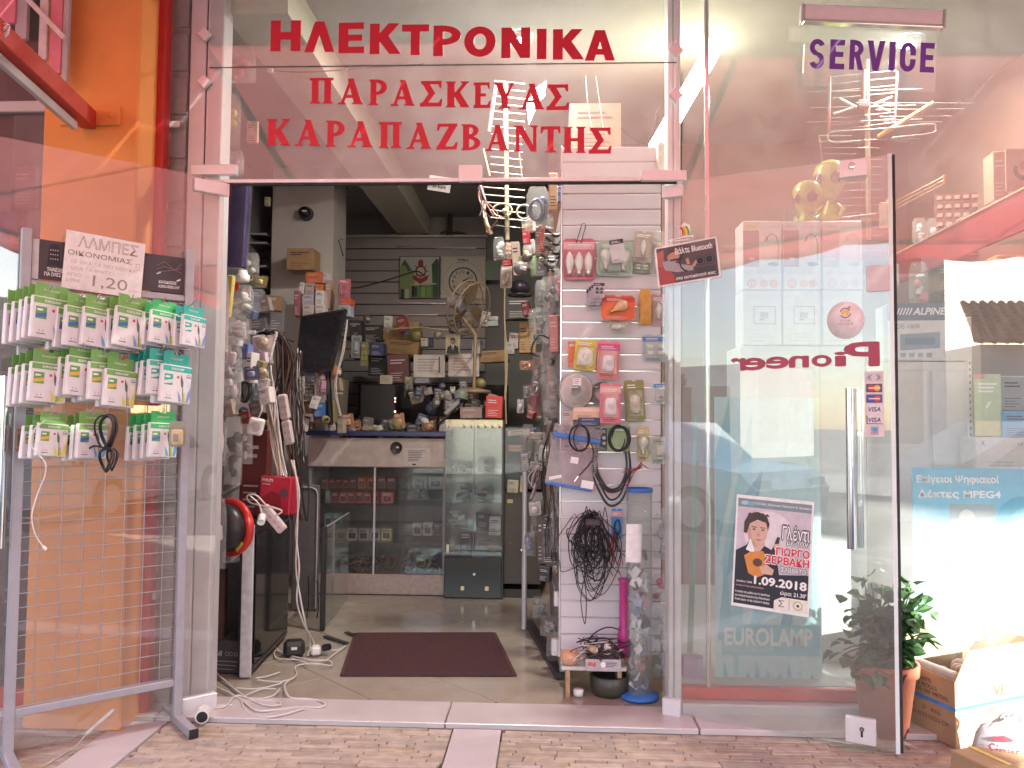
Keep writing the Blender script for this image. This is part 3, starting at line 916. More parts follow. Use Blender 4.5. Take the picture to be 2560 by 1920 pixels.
SANS = {
 'Η': [R4(0, 0, .33, 1), R4(.67, 0, 1, 1), R4(.3, .37, .7, .62)],
 'Λ': [[(0, 0), (.31, 0), (.58, .80), (.50, 1), (.34, 1)], [(1, 0), (.69, 0), (.42, .80), (.50, 1), (.66, 1)]],
 'Ε': [R4(0, 0, .38, 1), R4(.3, .79, .98, 1), R4(.3, .40, .92, .60), R4(.3, 0, 1, .21)],
 'Κ': [R4(0, 0, .32, 1), [(.3, .40), (.3, .66), (.60, 1), (.96, 1), (.48, .46)], [(.36, .56), (.58, .62), (1, 0), (.64, 0), (.3, .44)]],
 'Τ': [R4(0, .77, 1, 1), R4(.33, 0, .67, .8)],
 'Ρ': [R4(0, 0, .35, 1), bowl(.34, .68, .66, .32, .32, .13), R4(.3, .81, .36, 1), R4(.3, .36, .36, .55)],
 'Ο': [arc(.5, .5, .5, .5, -90, 90) + arc(.5, .5, .20, .26, 90, -90), arc(.5, .5, .5, .5, 90, 270) + arc(.5, .5, .20, .26, 270, 90)],
 'Ν': [R4(0, 0, .32, 1), R4(.68, 0, 1, 1), [(0, 1), (.34, 1), (1, 0), (.66, 0)]],
 'Ι': [R4(0, 0, 1, 1)],
 'Α': [[(0, 0), (.31, 0), (.58, .88), (.50, 1), (.34, 1)], [(1, 0), (.69, 0), (.42, .88), (.50, 1), (.66, 1)], R4(.24, .19, .76, .38)],
 'S': [arc(.5, .72, .5, .28, 20, 270)[0:1] + arc(.5, .72, .5, .28, 20, 270) + arc(.5, .72, .18, .11, 270, 20), arc(.5, .28, .5, .28, -160, 90) + arc(.5, .28, .18, .11, 90, -160)],
 'E': [R4(0, 0, .38, 1), R4(.3, .81, .98, 1), R4(.3, .42, .9, .59), R4(.3, 0, 1, .19)],
 'R': [R4(0, 0, .36, 1), bowl(.34, .71, .64, .29, .28, .12), R4(.3, .83, .36, 1), R4(.3, .42, .36, .59), [(.40, .46), (.74, .48), (1, 0), (.64, 0)]],
 'V': [[(0, 1), (.32, 1), (.56, .2), (.5, 0), (.34, 0)], [(1, 1), (.68, 1), (.44, .2), (.5, 0), (.66, 0)]],
 'I': [R4(0, 0, 1, 1)],
 'C': [arc(.5, .68, .5, .32, 0, 180) + arc(.5, .68, .16, .14, 180, 0), R4(0, .3, .34, .69), arc(.5, .32, .5, .32, 180, 360) + arc(.5, .32, .16, .14, 360, 180), R4(.66, .56, 1, .69), R4(.66, .31, 1, .42)],
}
def word(glyphs, letters, boxes, top, slope, h, y, m, name, label, T=None):
 a = P(boxes[0][0], top, y)
 t = thing(name, label, 'lettering', a)
 x00 = boxes[0][0]
 for ch, (x0, x1) in zip(letters, boxes):
  z1 = P(x0, top + (x0 - x00) * slope, y)
  z0 = P(x0, top + (x0 - x00) * slope + h, y)
  w_ = (P(x1, top, y) - P(x0, top, y)).length
  hh = z1.z - z0.z
  mb = MB()
  for k, poly in enumerate(glyphs[ch]):
   mb.prism([(u * w_, v * hh) for u, v in poly], -0.0012 - 0.00025 * k, 0.0, m)
  o = mb.build('letter', t)
  o.location = (z0.x - a.x, 0, z0.z - a.z)
 return t
word(SANS, 'ΗΛΕΚΤΡΟΝΙΚΑ', [(676, 751), (761, 835), (846, 910), (924, 1001), (1004, 1072), (1083, 1152), (1160, 1239), (1253, 1325), (1342, 1366), (1382, 1460), (1462, 1537)],
     52, .0305, 76, -0.0065, signred, 'glass_lettering', 'largest red block letters, top line on the glass over the door')
word(SERIF, 'ΠΑΡΑΣΚΕΥΑΣ', [(773, 833), (843, 909), (921, 968), (975, 1038), (1050, 1106), (1113, 1173), (1183, 1227), (1234, 1288), (1296, 1362), (1366, 1423)],
     195, .028, 64, -0.0065, signred, 'glass_lettering', 'middle line of red serif letters on the glass over the door')
word(SERIF, 'ΚΑΡΑΠΑΖΒΑΝΤΗΣ', [(665, 725), (735, 802), (813, 862), (867, 933), (946, 1004), (1014, 1080), (1090, 1144), (1152, 1201), (1211, 1273), (1283, 1346), (1351, 1401), (1406, 1465), (1472, 1529)],
     298, .0265, 65, -0.0065, signred, 'glass_lettering', 'lowest line of red serif letters on the glass over the door')
# service sign: clear sheet hung from an aluminium profile, just outside the glass
ys = 0.02
q, w_, h_ = rect(2005, 20, 2355, 66, ys)
t = thing('service_sign', 'clear hanging sign with purple letters under an aluminium profile, right window', 'sign', q, (0, -plane_rot(2005, 12, 2355, 27) * -1 * -1, 0))
rt = math.atan2(P(2355, 27, ys).z - P(2005, 12, ys).z, P(2355, 27, ys).x - P(2005, 12, ys).x)
t.rotation_euler = (0, -rt, 0)
m = MB(); m.bbox((0, 0, 0), (w_, 0.035, h_), satin, 0.008); m.bbox((0, -0.004, -h_ * .42), (w_ * .995, 0.036, h_ * .18), chrome, 0.003); m.build('profile', t)
for sx in (-1, 1):
 m = MB(); m.bbox((sx * (w_ / 2 + 0.003), 0, 0), (0.012, 0.04, h_ * 1.05), alu_d, 0.004); m.build('end_cap', t)
q2, w2, h2 = rect(2015, 62, 2346, 222, ys)
m = MB(); m.box((q2.x - q.x, 0, q2.z - q.z), (w2, 0.005, h2), glass('sign_acrylic', ior=1.5, dust_veil=0.05)); m.build('clear_sheet', t)
for ch, (x0, x1, y0, y1) in zip('SERVICE', [(2023, 2061, 98, 173), (2074, 2111, 100, 174), (2123, 2158, 101, 175), (2167, 2211, 103, 178), (2222, 2237, 105, 178), (2249, 2288, 106, 180), (2300, 2335, 108, 182)]):
 qq, wl, hl = rect(x0, y0, x1, y1, ys)
 mb = MB()
 for k, poly in enumerate(SANS[ch]):
  mb.prism([((u - .5) * wl, (v - .5) * hl) for u, v in poly], -0.0042 - 0.00025 * k, -0.0028, purple)
 o = mb.build('letter', t)
 v = Matrix.Rotation(rt, 4, 'Y') @ (qq - q)
 o.location = (v.x, 0, v.z)
# stickers and posters on the right leaf
def sticker(x0, y0, x1, y1, name, label, cat, tilt=0.0, off=0.008, lf=LR, base=RROT):
 c_, w_, h_ = on_leaf(lf, x0, y0, x1, y1, off)
 t = thing(name, label, cat, c_, (0, 0, 0))
 t.rotation_euler = (Matrix.Rotation(base[2], 3, 'Z') @ Matrix.Rotation(tilt, 3, 'Y')).to_euler()
 return t, w_, h_
def card(t, w_, h_, m_, th=0.0012, r=0.0):
 mb = MB()
 if r:
  pts = arc(w_ / 2 - r, h_ / 2 - r, r, r, 0, 90, 4) + arc(-w_ / 2 + r, h_ / 2 - r, r, r, 90, 180, 4) + arc(-w_ / 2 + r, -h_ / 2 + r, r, r, 180, 270, 4) + arc(w_ / 2 - r, -h_ / 2 + r, r, r, 270, 360, 4)
  mb.prism(pts, 0, th, m_)
 else:
  mb.box((0, th / 2, 0), (w_, th, h_), m_)
 return mb.build('card', t)
wp = flat((0.80, 0.78, 0.77))
kp = flat((0.035, 0.03, 0.04))
# driver sticker
t, w_, h_ = sticker(1640, 605, 1798, 706, 'window_sticker', 'framed sticker of a driver on the phone, below the surfboard sticker', 'sticker', -0.10)
card(t, w_, h_, wp, r=0.008)
m = MB()
W, H = w_ * .94, h_ * .92
m.rsheet(-W / 2, -H / 2, W / 2, H / 2, -0.0006, flat((0.10, 0.07, 0.09)))
m.sheet([(-W * .5, H * .38), (-W * .38, H * .45), (-W * .38, -H * .05), (-W * .5, 0)], -0.0009, flat((0.42, 0.12, 0.10)))
m.sheet([(-W * .5, -H * .05), (-W * .36, 0), (-W * .24, -H * .28), (-W * .22, -H * .5), (-W * .5, -H * .5)], -0.0009, flat((0.40, 0.07, 0.07)))
m.sheet([(-W * .42, H * .12), (-W * .28, H * .14), (-W * .12, -H * .02), (W * .10, -H * .12), (W * .09, -H * .24), (-W * .18, -H * .22), (-W * .38, -H * .12)], -0.0012, flat((0.36, 0.34, 0.36)))
m.disc(-W * .22, H * .24, H * .17, -0.0013, flat((0.50, 0.28, 0.19)))
m.sheet([(-W * .33, H * .24), (-W * .30, H * .45), (-W * .12, H * .45), (-W * .13, H * .36), (-W * .27, H * .32)], -0.0015, flat((0.10, 0.055, 0.04)))
m.rsheet(-W * .28, H * .10, -W * .06, H * .15, -0.0016, kp)
m.ring(W * .02, H * .02, H * .20, H * .24, -0.0014, kp, a0=100, a1=260, sz=1.2)
m.sheet([(-W * .02, H * .08), (W * .03, H * .12), (W * .05, -H * .06), (0, -H * .06)], -0.0017, flat((0.50, 0.28, 0.19)))
m.sheet([(W * .08, -H * .10), (W * .15, H * .02), (W * .17, -H * .04), (W * .12, -H * .16)], -0.0017, flat((0.50, 0.28, 0.19)))
for cx, r in ((.22, .13), (.37, .14)):
 m.disc(W * cx, H * -.02, H * r, -0.0013, flat((0.02, 0.02, 0.025))); m.ring(W * cx, H * -.02, H * r * .7, H * r * .8, -0.0014, flat((0.2, 0.2, 0.22)))
m.rsheet(W * .12, -H * .36, W * .46, -H * .2, -0.0012, flat((0.05, 0.05, 0.06)))
m.sheet([(W * .0, H * .5), (W * .5, H * .5), (W * .5, H * .32), (W * .2, H * .36)], -0.0011, flat((0.16, 0.13, 0.14)))
m.text('Βάλτε Bluetooth', W * .13, H * .34, W * .62, H * .17, -0.0019, wp, 0.03)
m.text('στο αυτοκίνητό σας', W * .12, -H * .40, W * .66, H * .11, -0.0019, wp, 0.03)
m.build('print', t)
# surfboard sticker
t, w_, h_ = sticker(1667, 556, 1738, 602, 'window_sticker', 'small cut-out sailboard sticker with striped sail, above the driver sticker', 'sticker', -0.06)
m = MB()
sail = [(.02, -.28), (.0, .08), (-.14, .34), (.02, .30), (.12, .5), (.2, .40), (.32, .30), (.34, .0), (.26, -.26)]
m.prism([(a * w_, b * h_) for a, b in sail], 0, 0.001, wp)
m.prism([(-.5 * w_, -.36 * h_), (0, -.30 * h_), (.42 * w_, -.26 * h_), (.45 * w_, -.36 * h_), (.2 * w_, -.5 * h_), (-.38 * w_, -.46 * h_)], 0.0001, 0.0011, wp)
for k, c_ in enumerate(((0.45, 0.02, 0.03), (0.65, 0.28, 0.03), (0.75, 0.60, 0.10), (0.10, 0.26, 0.08))):
 x = .04 + k * .065
 m.sheet([((x - .10) * w_, .26 * h_), ((x + .0) * w_, .24 * h_), ((x + .055) * w_, .0 * h_), ((x + .05) * w_, -.24 * h_), ((x - .005) * w_, -.24 * h_), ((x - .005) * w_, .02 * h_)], -0.0004 - 0.0001 * k, flat(c_))
m.rsheet(-.3 * w_, -.42 * h_, .38 * w_, -.38 * h_, -0.0006, flat((0.3, 0.12, 0.05)))
m.build('cutout', t)
# round sticker
t, w_, h_ = sticker(2067, 754, 2161, 847, 'round_sticker', 'round pale sticker with a yellow bulb and arrows, above the mirrored red lettering', 'sticker')
m = MB(); m.lathe([(0, 0), (0.5, 0), (0.5, 0.0012), (0, 0.0012)], flat((0.76, 0.70, 0.72)), sc=(w_, h_, 1), n=36, rot=(math.radians(90), 0, 0)); m.build('card', t)
m = MB(); s_ = w_
m.ring(0, .21 * s_, .125 * s_, .15 * s_, -0.0016, flat((0.06, 0.05, 0.12)), a0=30, a1=170); m.ring(0, .21 * s_, .125 * s_, .15 * s_, -0.0016, flat((0.06, 0.05, 0.12)), a0=210, a1=350)
m.sheet([(.09 * s_, .40 * s_), (.09 * s_, .34 * s_), (.15 * s_, .37 * s_)], -0.0017, flat((0.06, 0.05, 0.12)))
m.disc(0, .22 * s_, .10 * s_, -0.0017, flat((0.80, 0.50, 0.06))); m.ring(0, .24 * s_, .04 * s_, .05 * s_, -0.0019, wp, n=16)
m.rsheet(-.02 * s_, .13 * s_, .02 * s_, .19 * s_, -0.0019, wp)
m.text('ΦΩΤΟ', 0, -.02 * s_, .26 * s_, .07 * s_, -0.0016, flat((0.5, 0.38, 0.36)), 0.03, mirror=True)
m.text('ΚΥΚΛΩΣΗ', 0, -.11 * s_, .40 * s_, .07 * s_, -0.0016, flat((0.5, 0.38, 0.36)), 0.03, mirror=True)
for k in range(3):
 m.rsheet(-.26 * s_, (-.20 - .06 * k) * s_, .26 * s_, (-.19 - .06 * k) * s_, -0.0016, flat((0.58, 0.48, 0.48)))
m.build('print', t)
# mirrored maker's word, red, slanting along the leaf
t, w_, h_ = sticker(1828, 856, 2196, 922, 'glass_lettering', 'maroon brand word in mirror writing across the right door leaf', 'lettering')
let = 'Pioneer'
maroon = mat('maroon_vinyl', (0.36, 0.045, 0.09), rough=0.5, var=0.05)
for ch, (x0, x1, y0, y1) in zip(let, [(2112, 2196, 856, 915), (2089, 2113, 880, 915), (2030, 2078, 888, 916), (1974, 2020, 890, 918), (1916, 1970, 892, 921), (1859, 1912, 895, 925), (1828, 1862, 896, 926)]):
 c_, wl, hl = on_leaf(LR, x0, y0, x1, y1, 0.008)
 mb = MB()
 mb.text(ch, 0, 0, wl, hl, 0, maroon, 0.028, mirror=True)
 o = mb.build('letter', t)
 v = Matrix.Rotation(-RROT[2], 4, 'Z') @ (c_ - t.location)
 o.location = (v.x, 0, v.z)
# payment cards strip
t, w_, h_ = sticker(2162, 928, 2210, 1092, 'card_sticker', 'narrow strip of payment card logos beside the long door handle', 'sticker')
card(t, w_, h_, flat((0.72, 0.60, 0.60)))
cw, ch_ = w_ * .84, h_ * .128
cols = [(0.55, 0.52, 0.55), (0.10, 0.08, 0.16), (0.08, 0.10, 0.30), (0.72, 0.66, 0.68), (0.72, 0.66, 0.68), (0.30, 0.42, 0.52)]
for k in range(6):
 z = h_ * (.5 - .095 - .162 * k)
 m = MB()
 if k == 5:
  m.box((0, -0.0006, z), (cw * .5, 0.001, ch_), flat(cols[k]))
 else:
  m.box((0, -0.0006, z), (cw, 0.001, ch_), flat(cols[k]))
 if k == 0:
  m.disc(0, z, cw * .42, -0.0013, flat((0.30, 0.28, 0.32)), rz=ch_ * .36); m.disc(0, z, cw * .22, -0.0014, flat((0.6, 0.56, 0.58)), rz=ch_ * .36)
 if k in (1, 2):
  a_, b_ = ((0.66, 0.06, 0.05), (0.80, 0.42, 0.06)) if k == 1 else ((0.06, 0.10, 0.45), (0.62, 0.07, 0.08))
  m.disc(-cw * .18, z, ch_ * .36, -0.0013, flat(a_)); m.disc(cw * .18, z, ch_ * .36, -0.0014, flat(b_)); m.rsheet(-cw * .36, z - ch_ * .08, cw * .36, z + ch_ * .08, -0.0016, flat((0.8, 0.6, 0.5)))
 if k in (3, 4):
  m.text('VISA', 0, z, cw * .82, ch_ * .55, -0.0014, flat((0.10, 0.09, 0.20)), 0.03, shear=0.2)
 if k == 4:
  m.rsheet(-cw * .5, z - ch_ * .5, -cw * .44, z + ch_ * .5, -0.0013, kp); m.rsheet(-cw * .5, z - ch_ * .5, cw * .5, z - ch_ * .42, -0.00135, kp)
 if k == 5:
  m.rsheet(-cw * .14, z - ch_ * .3, cw * .14, z + ch_ * .3, -0.0013, flat((0.60, 0.22, 0.2))); m.rsheet(-cw * .14, z - ch_ * .05, cw * .14, z + ch_ * .3, -0.0014, flat((0.10, 0.30, 0.55)))
 m.build('logo', t)
# concert poster
t, w_, h_ = sticker(1832, 1238, 2032, 1536, 'poster', 'concert poster with a man holding a bouzouki, taped to the right door leaf', 'poster', 0.055)
card(t, w_ * .97, h_ * .955, wp)
W, H = w_ * .92, h_ * .90
m = MB()
e = -0.0004
m.rsheet(-W / 2, -H / 2, W / 2, H / 2, e, flat((0.56, 0.50, 0.55)))
m.disc(-W * .06, H * .18, W * .34, e * 2, flat((0.70, 0.64, 0.66)), n=28, rz=H * .22)
m.rsheet(-W / 2, H * .42, W / 2, H * .5, e * 2.5, flat((0.20, 0.27, 0.30)))
m.text('ΓΥ.ΠΟ.ΝΑ. Σύλλογος Παλαιών Ν. Αρτάκης', W * .10, H * .46, W * .78, H * .026, e * 4, wp, 0.02)
m.disc(-W * .40, H * .46, W * .06, e * 4, flat((0.35, 0.55, 0.60)), rz=H * .02); m.disc(-W * .32, H * .455, W * .05, e * 5, flat((0.20, 0.42, 0.48)), rz=H * .018)
# body, neck, face, hair
jacket = flat((0.022, 0.02, 0.03))
skin = flat((0.62, 0.40, 0.32))
m.sheet([(-W * .5, -H * .23), (-W * .5, H * .0), (-W * .36, H * .06), (-W * .30, H * .12), (-W * .10, H * .07), (W * .06, H * .02), (W * .12, -H * .23)], e * 4, jacket)
m.sheet([(-W * .32, H * .12), (-W * .28, H * .02), (-W * .18, H * .0), (-W * .10, H * .08), (-W * .12, H * .14)], e * 5, skin)
m.sheet([(-W * .36, H * .20), (-W * .33, H * .12), (-W * .24, H * .05), (-W * .16, H * .06), (-W * .09, H * .14), (-W * .07, H * .22), (-W * .09, H * .30), (-W * .33, H * .30)], e * 6, skin)
m.sheet([(-W * .40, H * .18), (-W * .40, H * .28), (-W * .34, H * .36), (-W * .22, H * .385), (-W * .10, H * .36), (-W * .05, H * .28), (-W * .07, H * .22), (-W * .10, H * .29), (-W * .22, H * .31), (-W * .32, H * .27), (-W * .36, H * .17)], e * 7, flat((0.06, 0.038, 0.03)))
m.sheet([(-W * .36, H * .20), (-W * .33, H * .12), (-W * .24, H * .05), (-W * .20, H * .055), (-W * .28, H * .13), (-W * .31, H * .24)], e * 6.5, flat((0.52, 0.31, 0.24)))
for k in range(5): m.sheet([(-W * (.36 - .06 * k), H * .35), (-W * (.33 - .06 * k), H * (.375 + .008 * (k % 2))), (-W * (.29 - .06 * k), H * .35)], e * 7.2, flat((0.06, 0.038, 0.03)))
for sx in (-.26, -.14):
 m.rsheet(W * (sx - .035), H * .235, W * (sx + .035), H * .243, e * 8, flat((0.06, 0.04, 0.04))); m.disc(W * sx, H * .218, W * .022, e * 8, flat((0.07, 0.05, 0.06)), n=10, rz=H * .008)
m.sheet([(-W * .20, H * .20), (-W * .165, H * .155), (-W * .215, H * .155)], e * 8, flat((0.50, 0.30, 0.24)))
m.sheet([(-W * .25, H * .125), (-W * .19, H * .130), (-W * .13, H * .128), (-W * .19, H * .112)], e * 8, flat((0.45, 0.16, 0.15)))
m.sheet([(-W * .36, H * .02), (-W * .30, H * .13), (-W * .22, -H * .02)], e * 8, wp)
m.sheet([(-W * .38, -H * .04), (-W * .30, H * .0), (-W * .12, H * .025), (-W * .05, -H * .06), (-W * .10, -H * .20), (-W * .20, -H * .235), (-W * .31, -H * .20)], e * 9, flat((0.62, 0.25, 0.05)))
m.disc(-W * .19, -H * .09, W * .065, e * 10, flat((0.10, 0.05, 0.03)), rz=H * .038)
m.sheet([(-W * .10, -H * .06), (W * .02, H * .08), (W * .06, H * .17), (W * .10, H * .17), (W * .08, H * .07), (-W * .04, -H * .09)], e * 11, flat((0.05, 0.03, 0.03)))
m.sheet([(-W * .16, -H * .13), (-W * .06, -H * .10), (W * .04, -H * .14), (W * .02, -H * .19), (-W * .12, -H * .19)], e * 12, skin)
m.sheet([(W * .02, H * .10), (W * .10, H * .11), (W * .10, H * .05), (W * .03, H * .05)], e * 12, skin)
# black lower field and text
m.sheet([(-W * .5, -H * .23), (W * .5, -H * .15), (W * .5, -H * .38), (-W * .5, -H * .5)], e * 3, jacket)
m.rsheet(-W * .5, -H * .5, W * .06, -H * .23, e * 3.5, jacket); m.rsheet(-W * .5, -H * .38, W * .5, -H * .22, e * 3.7, jacket)
def two(s_, x, z, w1, h1, c1, c2, b=0.02):
 m.text(s_, x, z, w1 * 1.02, h1 * 1.06, e * 13, c2, b + 0.07); m.text(s_, x, z, w1, h1, e * 14.5, c1, b)
redp = flat((0.62, 0.03, 0.05))
two('Γλέντι', W * .31, H * .22, W * .36, H * .13, wp, kp)
two('με τον', W * .34, H * .125, W * .28, H * .055, wp, kp)
two('ΓΙΩΡΓΟ', W * .28, H * .04, W * .44, H * .07, redp, wp, 0.04)
two('ΖΕΡΒΑΚΗ', W * .21, -H * .045, W * .58, H * .07, redp, wp, 0.04)
two('ΣΑΒΒΑΤΟ', W * .30, -H * .125, W * .34, H * .045, wp, kp, 0.035)
m.text('1.09.2018', W * .13, -H * .255, W * .70, H * .075, e * 14, wp, 0.04)
m.text('ώρα: 21.30\'', W * .31, -H * .345, W * .34, H * .048, e * 14, wp, 0.02)
m.text('είσοδος: 7,00€', -W * .36, -H * .285, W * .22, H * .022, e * 14, wp, 0.02)
m.text('συνοδεύει 5 άτομα εκτός του δώρου', -W * .28, -H * .325, W * .38, H * .02, e * 14, flat((0.7, 0.4, 0.4)), 0.02)
for k, s_ in enumerate(('Η είσοδος της εκδήλωσης θα διατίθεται', 'για ενίσχυση διοργάνωσης Πολιτιστικού', 'Πλησίον χώρος: 1ου Δημ. Σχολείου Ν. Αρτάκης')):
 m.text(s_, -W * .24, -H * (.385 + .036 * k), W * .48, H * .026, e * 14, wp, 0.02)
m.sheet([(W * .06, -H * .5), (W * .5, -H * .5), (W * .5, -H * .38), (W * .16, -H * .38), (W * .06, -H * .42)], e * 13, flat((0.74, 0.70, 0.62)))
m.text('Σ', W * .16, -H * .44, W * .08, H * .06, e * 14, kp, 0.0)
m.rsheet(W * .262, -H * .49, W * .267, -H * .39, e * 14, kp)
m.ring(W * .38, -H * .44, W * .05, W * .065, e * 14, flat((0.45, 0.42, 0.08)), n=20); m.disc(W * .38, -H * .44, W * .02, e * 14, kp, n=8)
m.build('print', t)
# price slip hung over the door
q, w_, h_ = rect(1070, 448, 1127, 478, 0.03)
t = thing('price_slip', 'small white price slip hanging under the glass over the door', 'price slip', q, (0, 0.16, 0))
m = MB(); m.box((0, 0.001, 0.006), (w_, 0.001, h_ * 1.25), wp); m.build('paper', t)
m = MB(); lines(m, 0, h_ * .38, w_ * .7, 2, h_ * .14, h_ * .05, -0.001, ink, rnd); m.text('35 Euro', 0, -h_ * .1, w_ * .6, h_ * .32, -0.001, ink, 0.02); m.build('writing', t)
# wire rack of bulbs before the left leaf
class Up:                                                     # an upright plane through two floor points
 def __init__(s, a, b):
  s.a = Vector((a[0], a[1], 0)); b = Vector((b[0], b[1], 0))
  s.u = (b - s.a).normalized(); s.L = (b - s.a).length
  n = Vector((-s.u.y, s.u.x, 0)); s.n = n if n.y < 0 else -n
  s.r = math.atan2(s.u.y, s.u.x)
 def uv(s, px, py, off=0.0):
  d = ray(px, py); o = s.a + s.n * off
  p = CAM + d * ((o - CAM).dot(s.n) / d.dot(s.n))
  return (p - o).dot(s.u), p.z
 def at(s, u, z, off=0.0):
  return s.a + s.u * u + s.n * off + Vector((0, 0, z))
RK = Up((-1.985, -0.565), (-1.535, -0.160))
ROTK = (0, 0, RK.r)
tube_g = mat('grey_rack_tube', (0.38, 0.37, 0.40), rough=0.45, metal=0.2, var=0.05)
wire_m = mat('rack_wire', (0.45, 0.43, 0.45), rough=0.35, metal=0.6, var=0.05)
ux0, _ = RK.uv(44, 1200); ux1, _ = RK.uv(458, 1200)
_, ztop = RK.uv(250, 608)
ztop = max(ztop, 1.8)
rk = thing('wire_display_rack', 'grey wire mesh display rack of bulb packs by the orange column', 'display rack', RK.a, ROTK)
Lr = ux1 - ux0
for u in (ux0, ux1):
 m = MB(); m.bbox((u, 0, ztop / 2 + 0.02), (0.034, 0.034, ztop), tube_g, 0.003); m.build('post', rk)
 m = MB(); m.bbox((u, -0.03, 0.02), (0.034, 0.36, 0.034), tube_g, 0.003); m.bbox((u, -0.212, 0.02), (0.036, 0.006, 0.036), black, 0.001); m.build('foot', rk)
_, zb = RK.uv(250, 1745)
m = MB(); m.bbox(((ux0 + ux1) / 2, 0, 0.17), (Lr - 0.034, 0.03, 0.03), tube_g, 0.003); m.build('bottom_rail', rk)
_, zr0 = RK.uv(250, 726)
m = MB(); m.bbox(((ux0 + ux1) / 2, 0, zr0), (Lr - 0.034, 0.026, 0.026), tube_g, 0.003); m.build('top_rail', rk)
nw = 0
hw = MB(); hw.tube([(-(Lr - .036) / 2, 0, 0), ((Lr - .036) / 2, 0, 0)], 0.0019, wire_m, 5); hme = hw.mesh('wire')
z = 0.19
while z < zr0 - 0.01:
 inst('wire', hme, rk, ((ux0 + ux1) / 2, -0.003, z)); z += 0.0515
vw = MB(); vw.tube([(0, 0, 0.18), (0, 0, zr0)], 0.0019, wire_m, 5); vme = vw.mesh('wire')
for k in range(1, 8):
 inst('wire', vme, rk, (ux0 + Lr * k / 8, 0.001, 0))
# header board with photographs
_, zh1 = RK.uv(250, 618)
m = MB()
hx0, hx1 = ux0 + 0.02, ux1 - 0.02
zc, hh = (zh1 + zr0) / 2 + 0.01, (zh1 - zr0) - 0.02
m.box(((hx0 + hx1) / 2, 0.0, zc), (hx1 - hx0, 0.006, hh), flat((0.06, 0.045, 0.055)))
hb = m.build('header_board', rk)
m = MB()
e = -0.0035
xa_ = hx0 + 0.035
m.rsheet(hx0, zc - hh / 2, hx0 + 0.022, zc + hh / 2, e, flat((0.55, 0.53, 0.55)))
m.sheet([(xa_ + .015, zc - .02), (xa_ + .02, zc + .055), (xa_ + .035, zc + .065), (xa_ + .055, zc + .06), (xa_ + .06, zc - .02)], e, flat((0.025, 0.02, 0.025)))
for k in range(12):
 m.disc(xa_ + .026 + .008 * (k % 4), zc + .04 - .017 * (k // 4), 0.0022, e - .0003, flat((0.55, 0.5, 0.55)), n=8)
m.sheet([(xa_ + .075, zc - .02), (xa_ + .085, zc + .06), (xa_ + .11, zc + .06), (xa_ + .10, zc - .02)], e, flat((0.3, 0.27, 0.30)))
m.text('ΤΗΛΕΧΕΙΡΙΣΤΗΡΙΑ', xa_ + .075, zc - .035, .12, .014, e - .0004, wp, 0.035)
m.text('ΓΙΑ ΟΛΕΣ ΤΙΣ ΣΥΣΚΕΥΕΣ', xa_ + .082, zc - .053, .15, .014, e - .0004, wp, 0.035)
xb_ = hx1 - .06
for k in range(3):
 m.tube([(xb_ - .05, e, zc + .03 - .015 * k), (xb_ - .02, e, zc + .05 - .02 * k), (xb_ + .02, e, zc + .02), (xb_ + .05, e, zc + .05 - .02 * k)], 0.0014, flat((0.25, 0.2, 0.22)), 4)
m.sheet([(xb_ - .05, zc + .0), (xb_ - .035, zc + .008), (xb_ - .033, zc + .002), (xb_ - .048, zc - .006)], e, wp)
m.sheet([(xb_ + .03, zc - .022), (xb_ + .045, zc - .014), (xb_ + .047, zc - .02), (xb_ + .032, zc - .028)], e, wp)
m.text('ΚΑΛΩΔΙΩΣΕΙΣ', xb_ - .005, zc - .035, .07, .012, e - .0004, wp, 0.03)
m.text('AUDIO-VIDEO-Η/Υ', xb_, zc - .053, .085, .012, e - .0004, wp, 0.03)
m.build('photo_print', hb)
# handwritten sheet
u0, z0 = RK.uv(160, 662, 0.03); u1, _ = RK.uv(360, 662, 0.03); _, za = RK.uv(258, 590, 0.03); _, zb = RK.uv(258, 733, 0.03)
t = thing('handwritten_sign', 'white handwritten price sheet for bulbs taped to the rack top', 'price sign', RK.at((u0 + u1) / 2, (za + zb) / 2, 0.022))
t.rotation_euler = (Matrix.Rotation(RK.r, 3, 'Z') @ Matrix.Rotation(math.radians(3.0), 3, 'Y')).to_euler()
W, H = (u1 - u0), (za - zb)
m = MB(); m.box((0, 0.0008, 0), (W, 0.0016, H), flat((0.80, 0.76, 0.76))); m.build('sheet', t)
m = MB()
pen, pen2 = flat((0.20, 0.13, 0.10)), flat((0.52, 0.44, 0.46))
m.text('ΛΑΜΠΕΣ', W * .03, H * .34, W * .76, H * .19, -0.0006, pen, 0.012); m.text('ΛΑΜΠΕΣ', W * .03, H * .34, W * .755, H * .175, -0.0009, flat((0.74, 0.66, 0.62)), -0.012)
m.text('ΟΙΚΟΝΟΜΙΑΣ', -W * .06, H * .13, W * .80, H * .085, -0.0006, pen, 0.0)
m.text('T2', W * .42, H * .06, W * .07, H * .12, -0.0006, pen2, 0.0)
m.text('ΣΕ ΟΛΑ ΤΑ ΜΕΓΕΘΗ ΚΑΙ', W * .0, H * -.02, W * .84, H * .06, -0.0006, pen2, -0.004)
m.text('ΟΛΑ ΤΑ WATT', -W * .16, -H * .13, W * .50, H * .06, -0.0006, pen2, -0.004)
m.text('1,20', W * .09, -H * .32, W * .44, H * .22, -0.0006, flat((0.34, 0.28, 0.28)), 0.0)
m.text('ΑΠΟ', -W * .37, -H * .25, W * .18, H * .06, -0.0006, pen2, 0.0); m.text('2,90€', -W * .37, -H * .35, W * .18, H * .07, -0.0006, pen2, 0.0)
m.text('το ένα', W * .40, -H * .38, W * .14, H * .05, -0.0006, pen2, 0.0)
m.build('handwriting', t)
